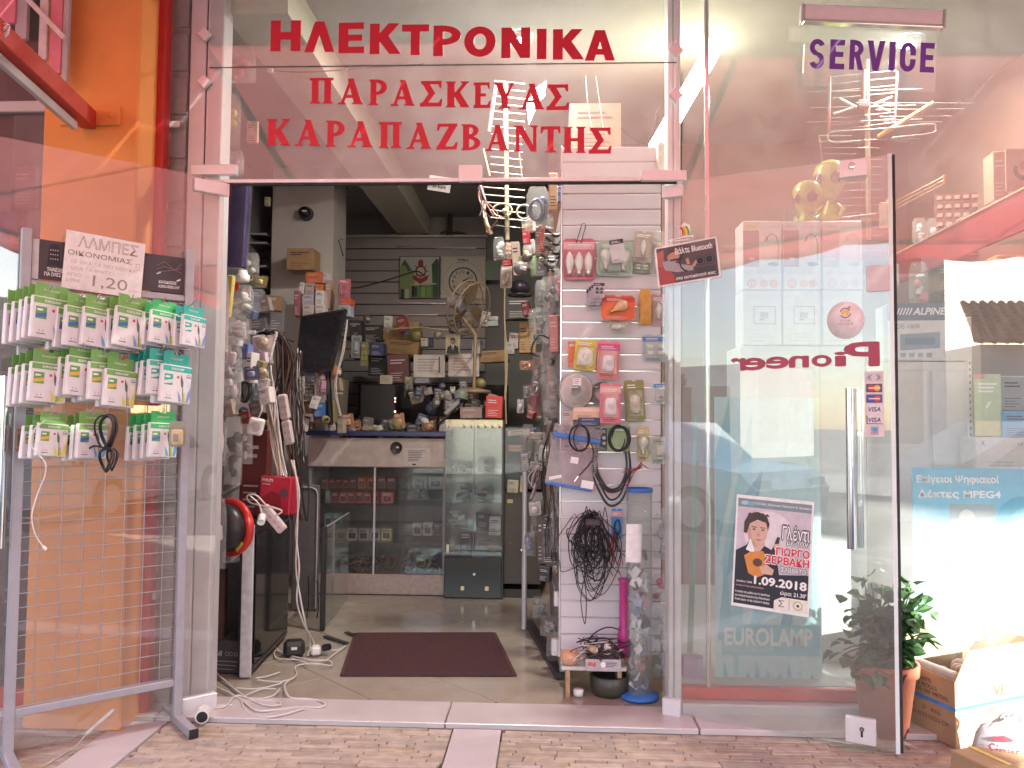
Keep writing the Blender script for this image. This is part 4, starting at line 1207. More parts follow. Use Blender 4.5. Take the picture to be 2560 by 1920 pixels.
# bulb packs --------------------------------------------------
PACK = {}
def pack_meshes(kind):
 if kind in PACK:
  return PACK[kind]
 head = {'blue': (0.20, 0.44, 0.11), 'yellow': (0.17, 0.40, 0.10), 'green': (0.06, 0.50, 0.15), 'teal': (0.05, 0.47, 0.38)}[kind]
 tint = {'blue': (0.16, 0.42, 0.66), 'yellow': (0.74, 0.70, 0.10), 'green': (0.16, 0.42, 0.60), 'teal': (0.25, 0.35, 0.65)}[kind]
 hm, tm_ = flat(head, 0.4), flat(tint, 0.4)
 body = mat('pack_card', (0.74, 0.73, 0.75), rough=0.4, var=0.04)
 w_, h_, d_ = 0.132, 0.150, 0.018
 b = MB(); b.bbox((0, d_ / 2, 0), (w_, d_, h_), body, 0.003)
 tb = MB()
 tw, t0, t1 = w_ * .86, h_ / 2 - .002, h_ / 2 + .05
 tb.prism([(-tw / 2, t0), (tw / 2, t0), (tw / 2, t1), (.016, t1), (.012, t1 - .008), (-.012, t1 - .008), (-.016, t1), (-tw / 2, t1)], d_ * .6, d_ * .6 + .0015, hm)
 p = MB(); e = -0.0004
 p.rsheet(-w_ * .485, h_ * .33, w_ * .485, h_ * .47, e, hm); p.text('EUROLAMP', 0, h_ * .40, w_ * .42, h_ * .055, e * 2, wp, 0.03)
 p.text('EUROLAMP', 0, h_ / 2 + .026, w_ * .40, h_ * .055, d_ * .6 - .0006, flat((0.6, 0.68, 0.5)), 0.03)
 p.rsheet(-w_ * .42, -h_ * .04, -w_ * .14, h_ * .25, e, flat((0.13, 0.36, 0.10) if kind != 'teal' else (0.05, 0.40, 0.33)))
 p.sheet([(-w_ * .42, -h_ * .02), (-w_ * .14, h_ * .03), (-w_ * .14, h_ * .12), (-w_ * .42, h_ * .07)], e * 2, flat({'yellow': (0.72, 0.48, 0.08), 'teal': (0.7, 0.75, 0.72)}.get(kind, (0.06, 0.16, 0.45))))
 p.rsheet(-w_ * .39, h_ * .15, -w_ * .24, h_ * .20, e * 2, wp)
 p.disc(w_ * .03, h_ * .19, w_ * .045, e, flat((0.66, 0.10, 0.14)), n=12)
 p.sheet([(w_ * .12, h_ * .28), (w_ * .22, h_ * .08), (w_ * .22, -h_ * .12), (w_ * .15, -h_ * .04), (w_ * .12, h_ * .12)], e, flat((0.10, 0.15, 0.10)))
 p.sheet([(w_ * .20, -h_ * .10), (w_ * .23, -h_ * .10), (w_ * .25, -h_ * .46), (w_ * .22, -h_ * .46)], e, flat((0.10, 0.15, 0.10)))
 p.sheet([(w_ * .48, -h_ * .02), (w_ * .38, -h_ * .22), (w_ * .33, -h_ * .46), (w_ * .42, -h_ * .46), (w_ * .48, -h_ * .30)], e * 2, tm_)
 p.sheet([(w_ * .04, -h_ * .16), (w_ * .14, -h_ * .30), (w_ * .20, -h_ * .46), (w_ * .10, -h_ * .46)], e * 2, tm_)
 p.sheet([(w_ * .22, -h_ * .30), (w_ * .27, -h_ * .18), (w_ * .32, -h_ * .46), (w_ * .24, -h_ * .46)], e * 2.5, flat((0.45, 0.50, 0.05)))
 p.sheet([(w_ * .30, h_ * .12), (w_ * .48, h_ * .12), (w_ * .48, -h_ * .02), (w_ * .36, -h_ * .12)], e * .8, flat(tuple(0.55 + 0.4 * c for c in tint)))
 p.ring(w_ * .38, h_ * .22, w_ * .06, w_ * .075, e, flat((0.08, 0.10, 0.16)), n=10, a0=20, a1=160); p.rsheet(w_ * .31, h_ * .20, w_ * .46, h_ * .225, e, flat((0.08, 0.10, 0.16)))
 for sx in (-.30, -.20):
  p.disc(w_ * sx, -h_ * .32, w_ * .02, e, flat((0.5, 0.5, 0.53)), n=8, rz=h_ * .035)
 p.rsheet(-w_ * .36, -h_ * .40, -w_ * .14, -h_ * .38, e, flat((0.15, 0.15, 0.2)))
 PACK[kind] = (b.mesh('carton'), tb.mesh('hanger_tab'), p.mesh('print'))
 return PACK[kind]
hook_me = {}
def hook(u, z, length):
 m = MB(); m.tube(bez([(0, 0, 0), (0, -length * .8, 0.0), (0, -length, 0.012), (0, -length - .004, .022)], 4), 0.0022, wire_m, 5)
 return m
rows = {1: 'top', 2: 'middle', 3: 'bottom'}
ordn = ['first', 'second', 'third', 'fourth', 'fifth', 'sixth']
# front pack: picture rectangle of the carton face, kind, packs behind it, row
stacks = [
 ((87, 742, 176, 848), 'blue', 4, 1), ((164, 768, 247, 868), 'blue', 2, 1), ((212, 772, 287, 868), 'blue', 1, 1), ((297, 770, 366, 868), 'blue', 3, 1), ((374, 778, 450, 860), 'green', 3, 1), ((448, 788, 519, 864), 'teal', 2, 1),
 ((78, 908, 166, 1006), 'yellow', 3, 2), ((172, 892, 246, 990), 'yellow', 3, 2), ((236, 906, 290, 1000), 'yellow', 2, 2), ((266, 924, 340, 1016), 'yellow', 1, 2), ((370, 900, 446, 986), 'teal', 3, 2), ((412, 912, 468, 1006), 'teal', 1, 2),
 ((92, 1058, 170, 1140), 'yellow', 2, 3), ((206, 1058, 262, 1144), 'blue', 2, 3), ((384, 1056, 432, 1142), 'green', 3, 3)]
cnt = {1: 0, 2: 0, 3: 0}
colname = {'blue': 'blue-cornered', 'yellow': 'yellow-cornered', 'green': 'bright green topped', 'teal': 'teal topped'}
for (x0, y0, x1, y1), kind, nb, row in stacks:
 off0 = 0.20
 u0, _ = RK.uv(x0, (y0 + y1) / 2, off0); u1, _ = RK.uv(x1, (y0 + y1) / 2, off0); _, za = RK.uv((x0 + x1) / 2, y0, off0); _, zb = RK.uv((x0 + x1) / 2, y1, off0)
 uc, zc_ = (u0 + u1) / 2, (za + zb) / 2
 cm, tb_, pr = pack_meshes(kind)
 scz = min(1.0, (za - zb) / 0.150)
 mh = hook(uc, zc_, 0.23)
 hk = mh.build('hook', rk, (uc - 0.012, -0.004, zc_ + 0.10))
 for k in range(nb + 1):
  o_ = off0 - 0.030 * k
  jit = rnd.uniform(-.004, .004)
  tl = math.radians(rnd.uniform(1, 5))
  lab = '%s bulb pack, %s from the left in the %s row of the rack' % (colname[kind], ordn[cnt[row]], rows[row])
  if k:
   lab = '%s bulb pack, %s behind the %s front pack, %s rack row' % (colname[kind], ('next', 'second', 'third', 'fourth')[k - 1], ordn[cnt[row]], rows[row])
  t = thing('bulb_pack', lab, 'bulb pack', RK.at(uc + jit - .017 * k, zc_ - 0.006 * k - abs(jit), o_), group='green topped bulb packs on the rack')
  t.rotation_euler = (Matrix.Rotation(RK.r + rnd.uniform(-.04, .04) + 0.42, 3, 'Z') @ Matrix.Rotation(tl, 3, 'Y')).to_euler()
  t.scale = (scz * 1.1, 1, scz)
  inst('carton', cm, t); inst('hanger_tab', tb_, t); inst('print', pr, t)
 cnt[row] += 1
# the odd things on the lower hooks
def loop_coil(n, w_, h_, r, m_, seed=1, tie=True, depth=.03):
 rr = random.Random(seed)
 mb = MB()
 for k in range(n):
  a_, b_ = w_ / 2 * rr.uniform(.55, 1), h_ / 2 * rr.uniform(.85, 1)
  ph = rr.uniform(-.15, .15)
  yy = rr.uniform(-depth, depth)
  pts = []
  for i in range(22):
   a = 2 * math.pi * i / 22
   pinch = 1 - .55 * math.exp(-((math.sin(a)) / .35) ** 2) * (1 if tie == 'waist' else 0)
   pts.append((a_ * math.cos(a) * pinch + ph * w_ * .2, yy + depth * .4 * math.sin(2 * a), b_ * math.sin(a)))
  mb.tube(pts, r, m_, 5, closed=True)
 return mb
def rk_at(px, py, off):
 u, z = RK.uv(px, py, off); return RK.at(u, z, off)
t = thing('cable_coil', 'black coiled cable hanging on the rack between the lowest bulb packs', 'cable', rk_at(266, 1098, .24), ROTK)
t.rotation_euler = (0, 0, 0)
loop_coil(7, .07, .13, .0036, rubber, 3).build('upper_loops', t, (0, 0, .028))
loop_coil(5, .055, .09, .0036, rubber, 4).build('lower_loops', t, (.012, 0, -.075))
m = MB(); m.bbox((.004, 0, -.033), (.02, .03, .016), black, .004); m.build('tie', t)
m = MB(); m.tube(bez([(-.0, 0, -.035), (-.04, -.01, -.025), (-.075, 0, -.045)]), .0035, rubber); m.cyl((-.075, 0, -.045), (-.098, 0, -.062), .0055, black, n=8); m.build('plug', t)
t = thing('cable', 'thin white charging cable dangling from the lower left of the rack', 'cable', rk_at(112, 1060, .23))
pA = [rk_at(a, b, .23) - t.location for a, b in ((112, 1052), (85, 1075), (76, 1110), (100, 1140), (114, 1160), (112, 1190), (92, 1240), (80, 1290), (88, 1335), (108, 1366))]
m = MB(); m.tube(bez(pA, 6), .0024, white); m.build('lead', t)
m = MB(); m.cyl(pA[-1], pA[-1] + Vector((.012, 0, -.012)), .0055, white, n=8); m.build('plug', t)
t = thing('adapter_pack', 'small clear pack holding a wooden coloured gadget on the bottom rack row', 'blister pack', rk_at(443, 1085, .22), (0, 0, .3))
m = MB(); m.box((0, 0.006, .0), (.06, .002, .10), flat((0.28, 0.30, 0.22))); m.build('card', t)
m = MB(); m.bbox((0, -0.006, -.012), (.044, .02, .06), mat('tan_gadget', (0.62, 0.43, 0.2), rough=.5), .006); m.rsheet(-.012, -.03, .006, .0, -.0165, flat((.2, .2, .24))); m.build('gadget', t)
m = MB(); m.bbox((0, -0.01, -.012), (.056, .034, .076), clear_h, .008); m.build('shell', t)
m = MB(); m.bbox((0, 0, 0), (.06, .03, .085), mat('brown_case', (0.18, 0.09, 0.05), rough=.6), .01); m.rsheet(-.02, -.02, .02, .02, -.0155, kp)
solo(m, 'gadget_pack', 'brown gadget hanging at the left post of the rack, bottom row', 'gadget', rk_at(62, 1100, .10), (0, 0, .4))
# socket end lying at the rack foot
q = PZ(507, 1790, .03)
t = thing('cable_socket', 'white round cable socket lying by the right foot of the rack', 'socket', q + Vector((0, 0, 0.006)), (0, 0, 0.3))
m = MB(); m.cyl((0, -.03, 0), (0, .035, 0), .028, white, n=18); m.build('shell', t)
m = MB(); m.cyl((0, -.0315, 0), (0, -.03, 0), .022, black, n=16); m.build('face', t)
m = MB(); m.tube(bez([PZ(520, 1782, .02) - q, PZ(560, 1770, .015) - q, PZ(600, 1772, .015) - q]), .004, white); m.build('lead', t)
# loose wires at the foot of the column
t = thing('cable', 'grey cable end hanging below the bottom rail of the rack', 'cable', PZ(170, 1860, .02))
pp = [P(285, 1775, -.35), P(250, 1800, -.38), P(215, 1835, -.42), PZ(190, 1865, .012), PZ(150, 1890, .008), PZ(110, 1915, .008)]
m = MB(); m.tube(bez([p - t.location for p in pp[2:]], 6), .003, mat('grey_cable', (.45, .42, .4))); m.build('lead', t)
m = MB(); m.tube([pp[0] - t.location, pp[2] - t.location], .008, mat('grey_cable', (.45, .42, .4))); m.build('sleeve', t)
# builders for packs, cartons, bags and cables
def bulb_mb(m, x, z, h, kind, mt, y=-0.012, cap=None, tilt=0):
 """a lamp bulb: candle, globe or tube; its cap points down"""
 cap = cap or mat('bulb_cap', (0.55, 0.5, 0.45), rough=.3, metal=.8)
 R = (0, math.radians(tilt), 0)
 if kind == 'candle':
  prof = [(0, .5), (.05, .44), (.12, .30), (.165, .12), (.15, -.02), (.13, -.14), (.10, -.25)]
 elif kind == 'globe':
  prof = [(0, .5), (.14, .47), (.25, .36), (.29, .22), (.26, .06), (.15, -.10), (.11, -.24)]
 else:
  prof = [(0, .5), (.16, .48), (.22, .40), (.22, -.05), (.16, -.14), (.13, -.24)]
 m.lathe([(r * h, q * h) for r, q in prof], mt, c=(x, y, z), sc=(1, .8, 1), n=14, rot=R)
 off = Euler(R).to_matrix() @ Vector((0, 0, -.37 * h))
 m.lathe([(.10 * h, .13 * h), (.105 * h, .0), (.09 * h, -.10 * h), (.0, -.13 * h)], cap, c=(x + off.x, y, z + off.z), n=10, rot=R)
def blister(name, label, cat, r4, y, card_c, band_c=None, item=None, item_c=(.7, .7, .7), rz=0.0, tilt=0.0, group=None, shell=True, seed=0, words_=None, th=.002, loc=None, wh=None):
 """carded goods: printed card, goods, clear shell"""
 q, w_, h_ = rect(*r4, y) if r4 else (loc, wh[0], wh[1])
 rr = random.Random(seed + int(q.x * 1000) + int(q.z * 777))
 t = thing(name, label, cat, q, group=group)
 t.rotation_euler = (Matrix.Rotation(rz, 3, 'Z') @ Matrix.Rotation(tilt, 3, 'Y')).to_euler()
 cm = flat(card_c, .45)
 m = MB()
 k = w_ * .08
 m.prism([(-w_ / 2, -h_ / 2 + k), (-w_ / 2 + k, -h_ / 2), (w_ / 2 - k, -h_ / 2), (w_ / 2, -h_ / 2 + k), (w_ / 2, h_ / 2 - k), (w_ / 2 - k, h_ / 2), (w_ * .10, h_ / 2), (w_ * .08, h_ / 2 - .006), (-w_ * .08, h_ / 2 - .006), (-w_ * .10, h_ / 2), (-w_ / 2 + k, h_ / 2), (-w_ / 2, h_ / 2 - k)], .004, .004 + th, cm)
 m.build('card', t)
 p = MB()
 if band_c:
  bm_ = flat(band_c, .45)
  p.rsheet(-w_ * .49, h_ * .24, w_ * .49, h_ * .42, .0034, bm_)
  if words_:
   p.text(words_, 0, h_ * .33, w_ * .7, h_ * .07, .003, wp, .03)
  else:
   lines(p, 0, h_ * .35, w_ * .7, 2, h_ * .05, h_ * .018, .0031, wp, rr)
 else:
  lines(p, 0, h_ * .38, w_ * .7, 2, h_ * .06, h_ * .025, .0034, kp if sum(card_c) > 1.2 else wp, rr)
 lines(p, 0, -h_ * .36, w_ * .75, 3, h_ * .045, h_ * .012, .0034, kp if sum(card_c) > 1.0 else flat((.6, .58, .58)), rr)
 p.build('print', t)
 if item:
  g_ = MB()
  im = flat(item_c, .35)
  if item in ('candle', 'globe', 'tubular'):
   bulb_mb(g_, 0, -.05 * h_, h_ * .55, item, im, y=-.008)
  elif item == 'three':
   for dx in (-.3, 0, .3):
    bulb_mb(g_, dx * w_, -.12 * h_, h_ * .60, 'candle', im, y=-.008)
  elif item == 'two':
   for dx in (-.24, .24):
    bulb_mb(g_, dx * w_, -.05 * h_, h_ * .62, 'globe', im, y=-.008)
  elif item == 'plug':
   g_.lathe([(0, .5), (.3, .5), (.42, .35), (.42, -.3), (.3, -.5), (0, -.5)], im, c=(0, -.008, -.08 * h_), sc=(w_ * .62, .03, h_ * .42), n=16)
   g_.disc(0, -.08 * h_, w_ * .13, -.0235, flat(tuple(c * .75 for c in item_c)), n=14)
  elif item == 'dome':
   g_.lathe([(0, .026), (.012, .025), (.026, .018), (.034, .006), (.036, 0)], im, c=(0, .003, -.06 * h_), sc=(w_ / .1, h_ / .12, 1), n=18, rot=(math.radians(90), 0, 0))
   g_.ring(0, -.06 * h_, w_ * .10, w_ * .14, -.0225, flat(tuple(c * .8 for c in item_c)), n=16)
  elif item == 'coil':
   c_ = loop_coil(5, w_ * .62, h_ * .5, .0022, im, seed)
   g_.T = Matrix.Translation((0, -.006, -.08 * h_))
   for k_ in range(1):
    g_.add(c_.v, c_.f, im, True)
   g_.T = None
  elif item == 'bar':
   g_.bbox((0, -.008, -.06 * h_), (w_ * .34, .018, h_ * .52), im, .004)
   g_.bbox((0, -.010, -.2 * h_), (w_ * .36, .018, h_ * .08), flat(tuple(c * .5 for c in item_c)), .002)
  elif item == 'small':
   for k_ in range(4):
    g_.bbox(((k_ % 2 - .5) * w_ * .4, -.006, (-.18 + .24 * (k_ // 2)) * h_), (w_ * .26, .014, h_ * .14), im, .003)
  g_.build('goods', t)
 if shell and item:
  s_ = MB()
  s_.bbox((0, -.010, -.06 * h_), (w_ * .90, .034, h_ * .70), clear_h, .010)
  s_.build('shell', t)
 return t
def carton(name, label, cat, r4, y, c, depth=.08, accent=None, words_=None, rz=0.0, tilt=0.0, group=None, pic=None, loc=None, wh=None, txt=None, lid=False):
 """printed cardboard box"""
 q, w_, h_ = rect(*r4, y) if r4 else (loc, wh[0], wh[1])
 rr = random.Random(int(q.x * 1000) + int(q.z * 777))
 t = thing(name, label, cat, q, group=group)
 t.rotation_euler = (Matrix.Rotation(rz, 3, 'Z') @ Matrix.Rotation(tilt, 3, 'Y')).to_euler()
 m = MB(); m.bbox((0, depth / 2, 0), (w_, depth, h_), c if isinstance(c, bpy.types.Material) else flat(c, .5), .003); m.build('carton', t)
 p = MB(); e = -.0005
 dark = kp if (not isinstance(c, tuple) or sum(c) > 1.0) else flat((.55, .53, .52))
 if accent:
  am = flat(accent, .5)
  p.rsheet(-w_ * .49, h_ * .18, w_ * .49, h_ * .48, e, am)
 if words_:
  p.text(words_, 0, h_ * .33 if accent else h_ * .25, w_ * .75, min(h_ * .16, w_ * .2), e * 2, txt or (wp if accent else dark), .03)
 else:
  lines(p, 0, h_ * .30, w_ * .7, 2, h_ * .10, h_ * .04, e * 2, wp if accent else dark, rr)
 if pic:
  p.rsheet(-w_ * .30, -h_ * .30, w_ * .30, h_ * .10, e, flat(pic, .5)); p.rsheet(-w_ * .12, -h_ * .2, w_ * .14, h_ * .02, e * 2, flat(tuple(min(1, v * 1.8 + .06) for v in pic)))
 else:
  lines(p, 0, -h_ * .15, w_ * .7, 4, h_ * .08, h_ * .02, e, dark, rr)
 p.build('print', t)
 if lid:
  f = MB(); f.box((0, depth / 2, h_ / 2 + .002), (w_ * .12, depth * 1.0, .001), mat('parcel_tape', (.5, .36, .2), rough=.3)); f.build('tape', t)
 return t
def bag(name, label, cat, r4, y, tint=None, fill=None, rz=0.0, tilt=0.0, group=None, depth=.035, seed=0, header=None, nfill=4):
 """clear plastic bag with a pinched neck and dim goods inside"""
 q, w_, h_ = rect(*r4, y)
 rr = random.Random(seed + int(q.x * 1000) + int(q.z * 777))
 t = thing(name, label, cat, q, group=group)
 t.rotation_euler = (Matrix.Rotation(rz, 3, 'Z') @ Matrix.Rotation(tilt, 3, 'Y')).to_euler()
 m = MB()
 nx, nz = 10, 14
 vs_ = []
 for side in (-1, 1):
  for j in range(nz + 1):
   v = j / nz
   for i in range(nx + 1):
    u = i / nx * 2 - 1
    full = math.sin(math.pi * min(1, max(0, v * 1.05)) ** .8) ** .6 if 0 < v < .95 else 0.02
    nar = 1 - .35 * max(0, (v - .75) / .25) ** 1.5
    edge = max(0, 1 - u * u) ** .5
    wr = .25 * depth * math.sin(9 * u + 7 * v + rr.random()) * edge
    vs_.append((u * w_ / 2 * nar + rr.uniform(-.01, .01) * w_, side * (depth * full * edge + wr * .4 + .001), (v - .5) * h_ + rr.uniform(-.006, .006) * h_))
 fs_ = []
 N = (nx + 1) * (nz + 1)
 for s_ in (0, 1):
  for j in range(nz):
   for i in range(nx):
    a = s_ * N + j * (nx + 1) + i
    f = (a, a + 1, a + nx + 2, a + nx + 1)
    fs_.append(f if s_ == 0 else f[::-1])
 m.add(vs_, fs_, tint or bagfilm, True)
 m.build('film', t)
 if fill:
  g_ = MB()
  for k in range(nfill):
   fm = flat(fill[k % len(fill)], .5)
   x, z = rr.uniform(-.25, .25) * w_, (-.38 + .62 * (k + .5) / nfill) * h_
   if rr.random() < .5:
    g_.bbox((x, 0, z), (w_ * rr.uniform(.25, .5), depth * .9, h_ * rr.uniform(.10, .22)), fm, .006, rot=(rr.uniform(-.3, .3), rr.uniform(-.5, .5), 0))
   else:
    g_.ball((x, 0, z), (w_ * rr.uniform(.14, .28), depth * .7, h_ * rr.uniform(.06, .12)), fm, 10, 7)
  g_.build('contents', t)
 if header:
  c_ = MB(); c_.box((0, -.0, h_ * .5 + .012), (w_ * .7, .003, .03), flat(header)); c_.build('header_card', t)
 return t
def cable_bundle(name, label, pts, y, n, r, mats_, spread=.03, seed=1, cat='cables', group=None, sway=.02):
 """many leads hanging side by side along one path of picture points"""
 rr = random.Random(seed)
 P3 = [P(a, b, y) for a, b in pts]
 t = thing(name, label, cat, P3[0], group=group)
 for mi_, mt in enumerate(mats_):
  m = MB()
  for k in range(n):
   dx, dy = rr.gauss(0, spread), rr.gauss(0, spread * .5)
   e0 = rr.uniform(.65, 1.0)
   path = [p - P3[0] + Vector((dx * (.3 + .7 * i / len(P3)) + rr.gauss(0, sway) * (i > 0), dy + rr.gauss(0, sway * .6), rr.gauss(0, sway * .5))) for i, p in enumerate(P3)]
   cut = max(2, int(len(path) * e0 + .5))
   m.tube(bez(path[:cut], 5), r * rr.uniform(.85, 1.2), mt, 5)
  m.build('leads', t)
 return t
wcable = mat('white_cable', (0.62, 0.58, 0.55), rough=.45, var=.08)
bcable = mat('brown_cable', (0.10, 0.05, 0.035), rough=.45, var=.2)
kcable = mat('black_cable', (0.016, 0.015, 0.017), rough=.42, var=.2)
# slatted panel inside the door, on the right, and its goods
YS = 0.42
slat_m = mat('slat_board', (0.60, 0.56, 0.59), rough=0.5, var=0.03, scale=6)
slat_in = mat('slat_insert', (0.72, 0.70, 0.72), rough=0.25, metal=.7, var=.03)
a = P(1403, 1100, YS); b = P(1652, 1100, YS)
zt = P(1500, 374, YS).z
sp = thing('slatwall_panel', 'tall pale slatted display panel just inside the entrance on the right', 'display panel', ((a.x + b.x) / 2, YS, 0))
W = b.x - a.x
z = 0.17
pitch = 0.0782
bo = MB(); bo.bbox((0, .009, 0), (W, .018, pitch - .0075), slat_m, .0025); bme = bo.mesh('slat')
si = MB(); si.box((0, .012, 0), (W, .003, .0065), slat_in); sme = si.mesh('channel')
while z < zt:
 inst('slat', bme, sp, (0, 0, z + pitch / 2)); inst('channel', sme, sp, (0, 0, z + .0)); z += pitch
m = MB(); m.bbox((-W / 2 - .004, .02, zt / 2 + .08), (.009, .05, zt - .12), slat_in, .002); m.build('edge_line', sp)
m = MB(); m.bbox((0, .035, zt / 2 + .08), (W, .03, zt - .14), off, .002); m.build('backing', sp)
# side panel running back into the shop
sa, sb = Vector((a.x - .005, YS + .06, 0)), Vector((0.02, 1.72, 0))
d = sb - sa
ss = thing('side_panel', 'white side panel running back from the slatted panel, hung with goods', 'display panel', (sa + sb) / 2, (0, 0, math.atan2(d.y, d.x)))
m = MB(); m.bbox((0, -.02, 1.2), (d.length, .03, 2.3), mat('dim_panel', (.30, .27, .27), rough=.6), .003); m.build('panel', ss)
for k in range(9):
 m = MB(); m.bbox((0, .0, .35 + .22 * k), (d.length, .008, .012), slat_in, .002); m.build('channel', ss)
m = MB(); m.tube([(.30, .16, .02), (.30, .16, 1.0)], .016, alu, 8); m.build('upright', ss)
Y = YS - .03
pinkc = (0.60, 0.16, 0.22)
# --- goods on the front of the panel
blister('bulb_blister', 'pink card with three candle bulbs, top left on the slatted panel', 'blister pack', (1408, 596, 1487, 700), Y, (0.52, 0.10, 0.15), (0.72, 0.38, 0.42), 'three', (.72, .70, .68))
m = MB(); m.tube([P(1452 + dx, yy, Y - .01) - P(1452, 585, Y) for dx, yy in ((-11, 606), (3, 560), (9, 558), (13, 563), (0, 608))], .0022, kcable, 5); solo(m, 'display_hook', 'empty black wire hook above the pink three-bulb card', 'hook', P(1452, 585, Y))
blister('bulb_blister', 'green edged clear pack of two round bulbs on the slatted panel', 'blister pack', (1492, 602, 1582, 690), Y, (0.34, 0.42, 0.36), None, 'two', (.66, .66, .62), tilt=.03)
blister('small_blister', 'small black and white card hung in front of the two-bulb pack', 'blister pack', (1526, 593, 1562, 656), Y - .06, (0.55, 0.52, 0.55), (.03, .03, .035), None, tilt=-.16)
blister('bulb_blister', 'clear pack of slim bulbs right of the two-bulb pack', 'blister pack', (1584, 578, 1632, 655), Y, (0.46, 0.36, 0.32), None, 'candle', (.7, .66, .62), tilt=.08)
blister('bulb_blister', 'small green clear pack half hidden below the slim bulb pack', 'blister pack', (1582, 652, 1626, 682), Y + .01, (0.20, 0.27, 0.20), None, 'small', (.6, .6, .5), tilt=.1)
bag('film_pack', 'thin clear pack with a light tube beside the door glass', 'blister pack', (1628, 578, 1664, 690), Y, None, [(.6, .5, .42), (.5, .4, .35)], tilt=.03)
for k in range(4):
 blister('small_blister', ('front one of the black and white battery cards below the pink card', 'black and white battery card hung second in its stack', 'black and white battery card hung third in its stack', 'rearmost black and white battery card of its stack')[k], 'blister pack',
   (1484 - 6 * k, 704 + 5 * k, 1512 - 6 * k, 744 + 9 * k), Y - .11 + .03 * k, (.50, .46, .50), (.03, .03, .04), 'small', (.08, .08, .10), rz=.1, shell=False, group='black and white battery cards in a stack')
 m = MB()
t = blister('bulb_blister', 'bright orange card with one clear bulb, middle of the slatted panel', 'blister pack', (1504, 738, 1587, 800), Y - .05, (0.66, 0.10, 0.02), (0.50, 0.035, 0.03), None, tilt=.02)
m = MB(); bulb_mb(m, .0, 0, .095, 'globe', mat('warm_bulb', (.7, .45, .25), rough=.15), y=-.01, tilt=58, cap=mat('brass_cap', (.6, .42, .12), rough=.3, metal=.9)); m.build('bulb', t)
blister('plug_blister', 'small pale and magenta card below the orange bulb card', 'blister pack', (1522, 800, 1570, 829), Y - .02, (.60, .52, .44), None, 'dome', (.7, .68, .6), tilt=.06)
m = MB()
bag('film_pack', 'narrow ochre pack hanging right of the orange bulb card', 'blister pack', (1597, 722, 1628, 812), Y, mat('ochre_card', (.55, .27, .06), rough=.5), None, depth=.012)
blister('plug_blister', 'yellow card with a white round night light on the slatted panel', 'blister pack', (1436, 848, 1491, 925), Y - .03, (0.58, 0.44, 0.06), None, 'dome', (.74, .68, .66), tilt=.10)
blister('plug_blister', 'narrow orange card peeping out left of the yellow night light card', 'blister pack', (1420, 853, 1440, 918), Y, (0.66, 0.16, 0.04), None, None)
blister('plug_blister', 'pink and magenta card with white plug lamp, upper of two', 'blister pack', (1493, 852, 1549, 948), Y - .03, (0.66, 0.22, 0.20), (0.60, 0.04, 0.24), 'plug', (.76, .66, .70), tilt=.05)
blister('plug_blister', 'pink and magenta card with white plug lamp and yellow stripes, lower', 'blister pack', (1500, 958, 1553, 1058), Y - .07, (0.66, 0.16, 0.22), (0.72, 0.40, 0.36), 'plug', (.76, .66, .70), tilt=.0)
blister('plug_blister', 'olive card with a pale plug light right of the pink cards', 'blister pack', (1562, 950, 1612, 1054), Y, (0.26, 0.23, 0.07), None, 'plug', (.62, .52, .42), tilt=-.05)
# roll of white cable in film
q, w_, h_ = rect(1395, 932, 1482, 1022, Y - .04)
t = thing('cable_roll', 'thick roll of white flat cable wrapped in film on the slatted panel', 'cable roll', q, (math.radians(8), 0, .25))
m = MB()
for k in range(7):
 m.lathe([(.030 + .007 * k, -.022), (.0335 + .007 * k, -.022), (.0362 + .007 * k, -.012), (.0362 + .007 * k, .018), (.0335 + .007 * k, .022), (.030 + .007 * k, .022)], mat('roll_white', (.66, .58, .57), rough=.5), n=28, sc=(w_ / .165, h_ / .165, 1), rot=(math.radians(90), 0, 0))
m.build('turns', t)
m = MB(); m.rsheet(-.022, .028, .018, .062, -.027, wp); lines(m, -.002, .055, .03, 3, .008, .002, -.0275, kp, rnd); m.build('label', t)
m = MB(); m.lathe([(.02, -.026), (.085, -.025), (.086, .02), (.02, .026)], clear, n=24, rot=(math.radians(90), 0, 0), sc=(w_ / .165, h_ / .165, 1)); m.build('film', t)
q, w_, h_ = rect(1480, 940, 1530, 1030, Y + .01)
m = MB()
for k in range(5):
 m.lathe([(.03 + .006 * k, -.01), (.034 + .006 * k, -.01), (.034 + .006 * k, .012)], mat('roll_white', (.66,) * 3), n=20, rot=(math.radians(90), 0, 0))
solo(m, 'cable_roll', 'smaller white cable roll half hidden behind the lower pink card', 'cable roll', q)
carton('lamp_carton', 'flat beige box below the white cable roll on the slatted panel', 'box', (1432, 1018, 1500, 1050), Y - .05, (0.66, 0.42, 0.30), depth=.05, accent=(0.74, 0.50, 0.36))
carton('lamp_carton', 'dark blue flat box under the beige box on the slatted panel', 'box', (1446, 1044, 1500, 1064), Y - .055, (0.03, 0.045, 0.12), depth=.05)
carton('lamp_carton', 'small pale box at the left end beside the beige flat box', 'box', (1404, 1026, 1434, 1066), Y - .03, (0.50, 0.40, 0.38), depth=.05)
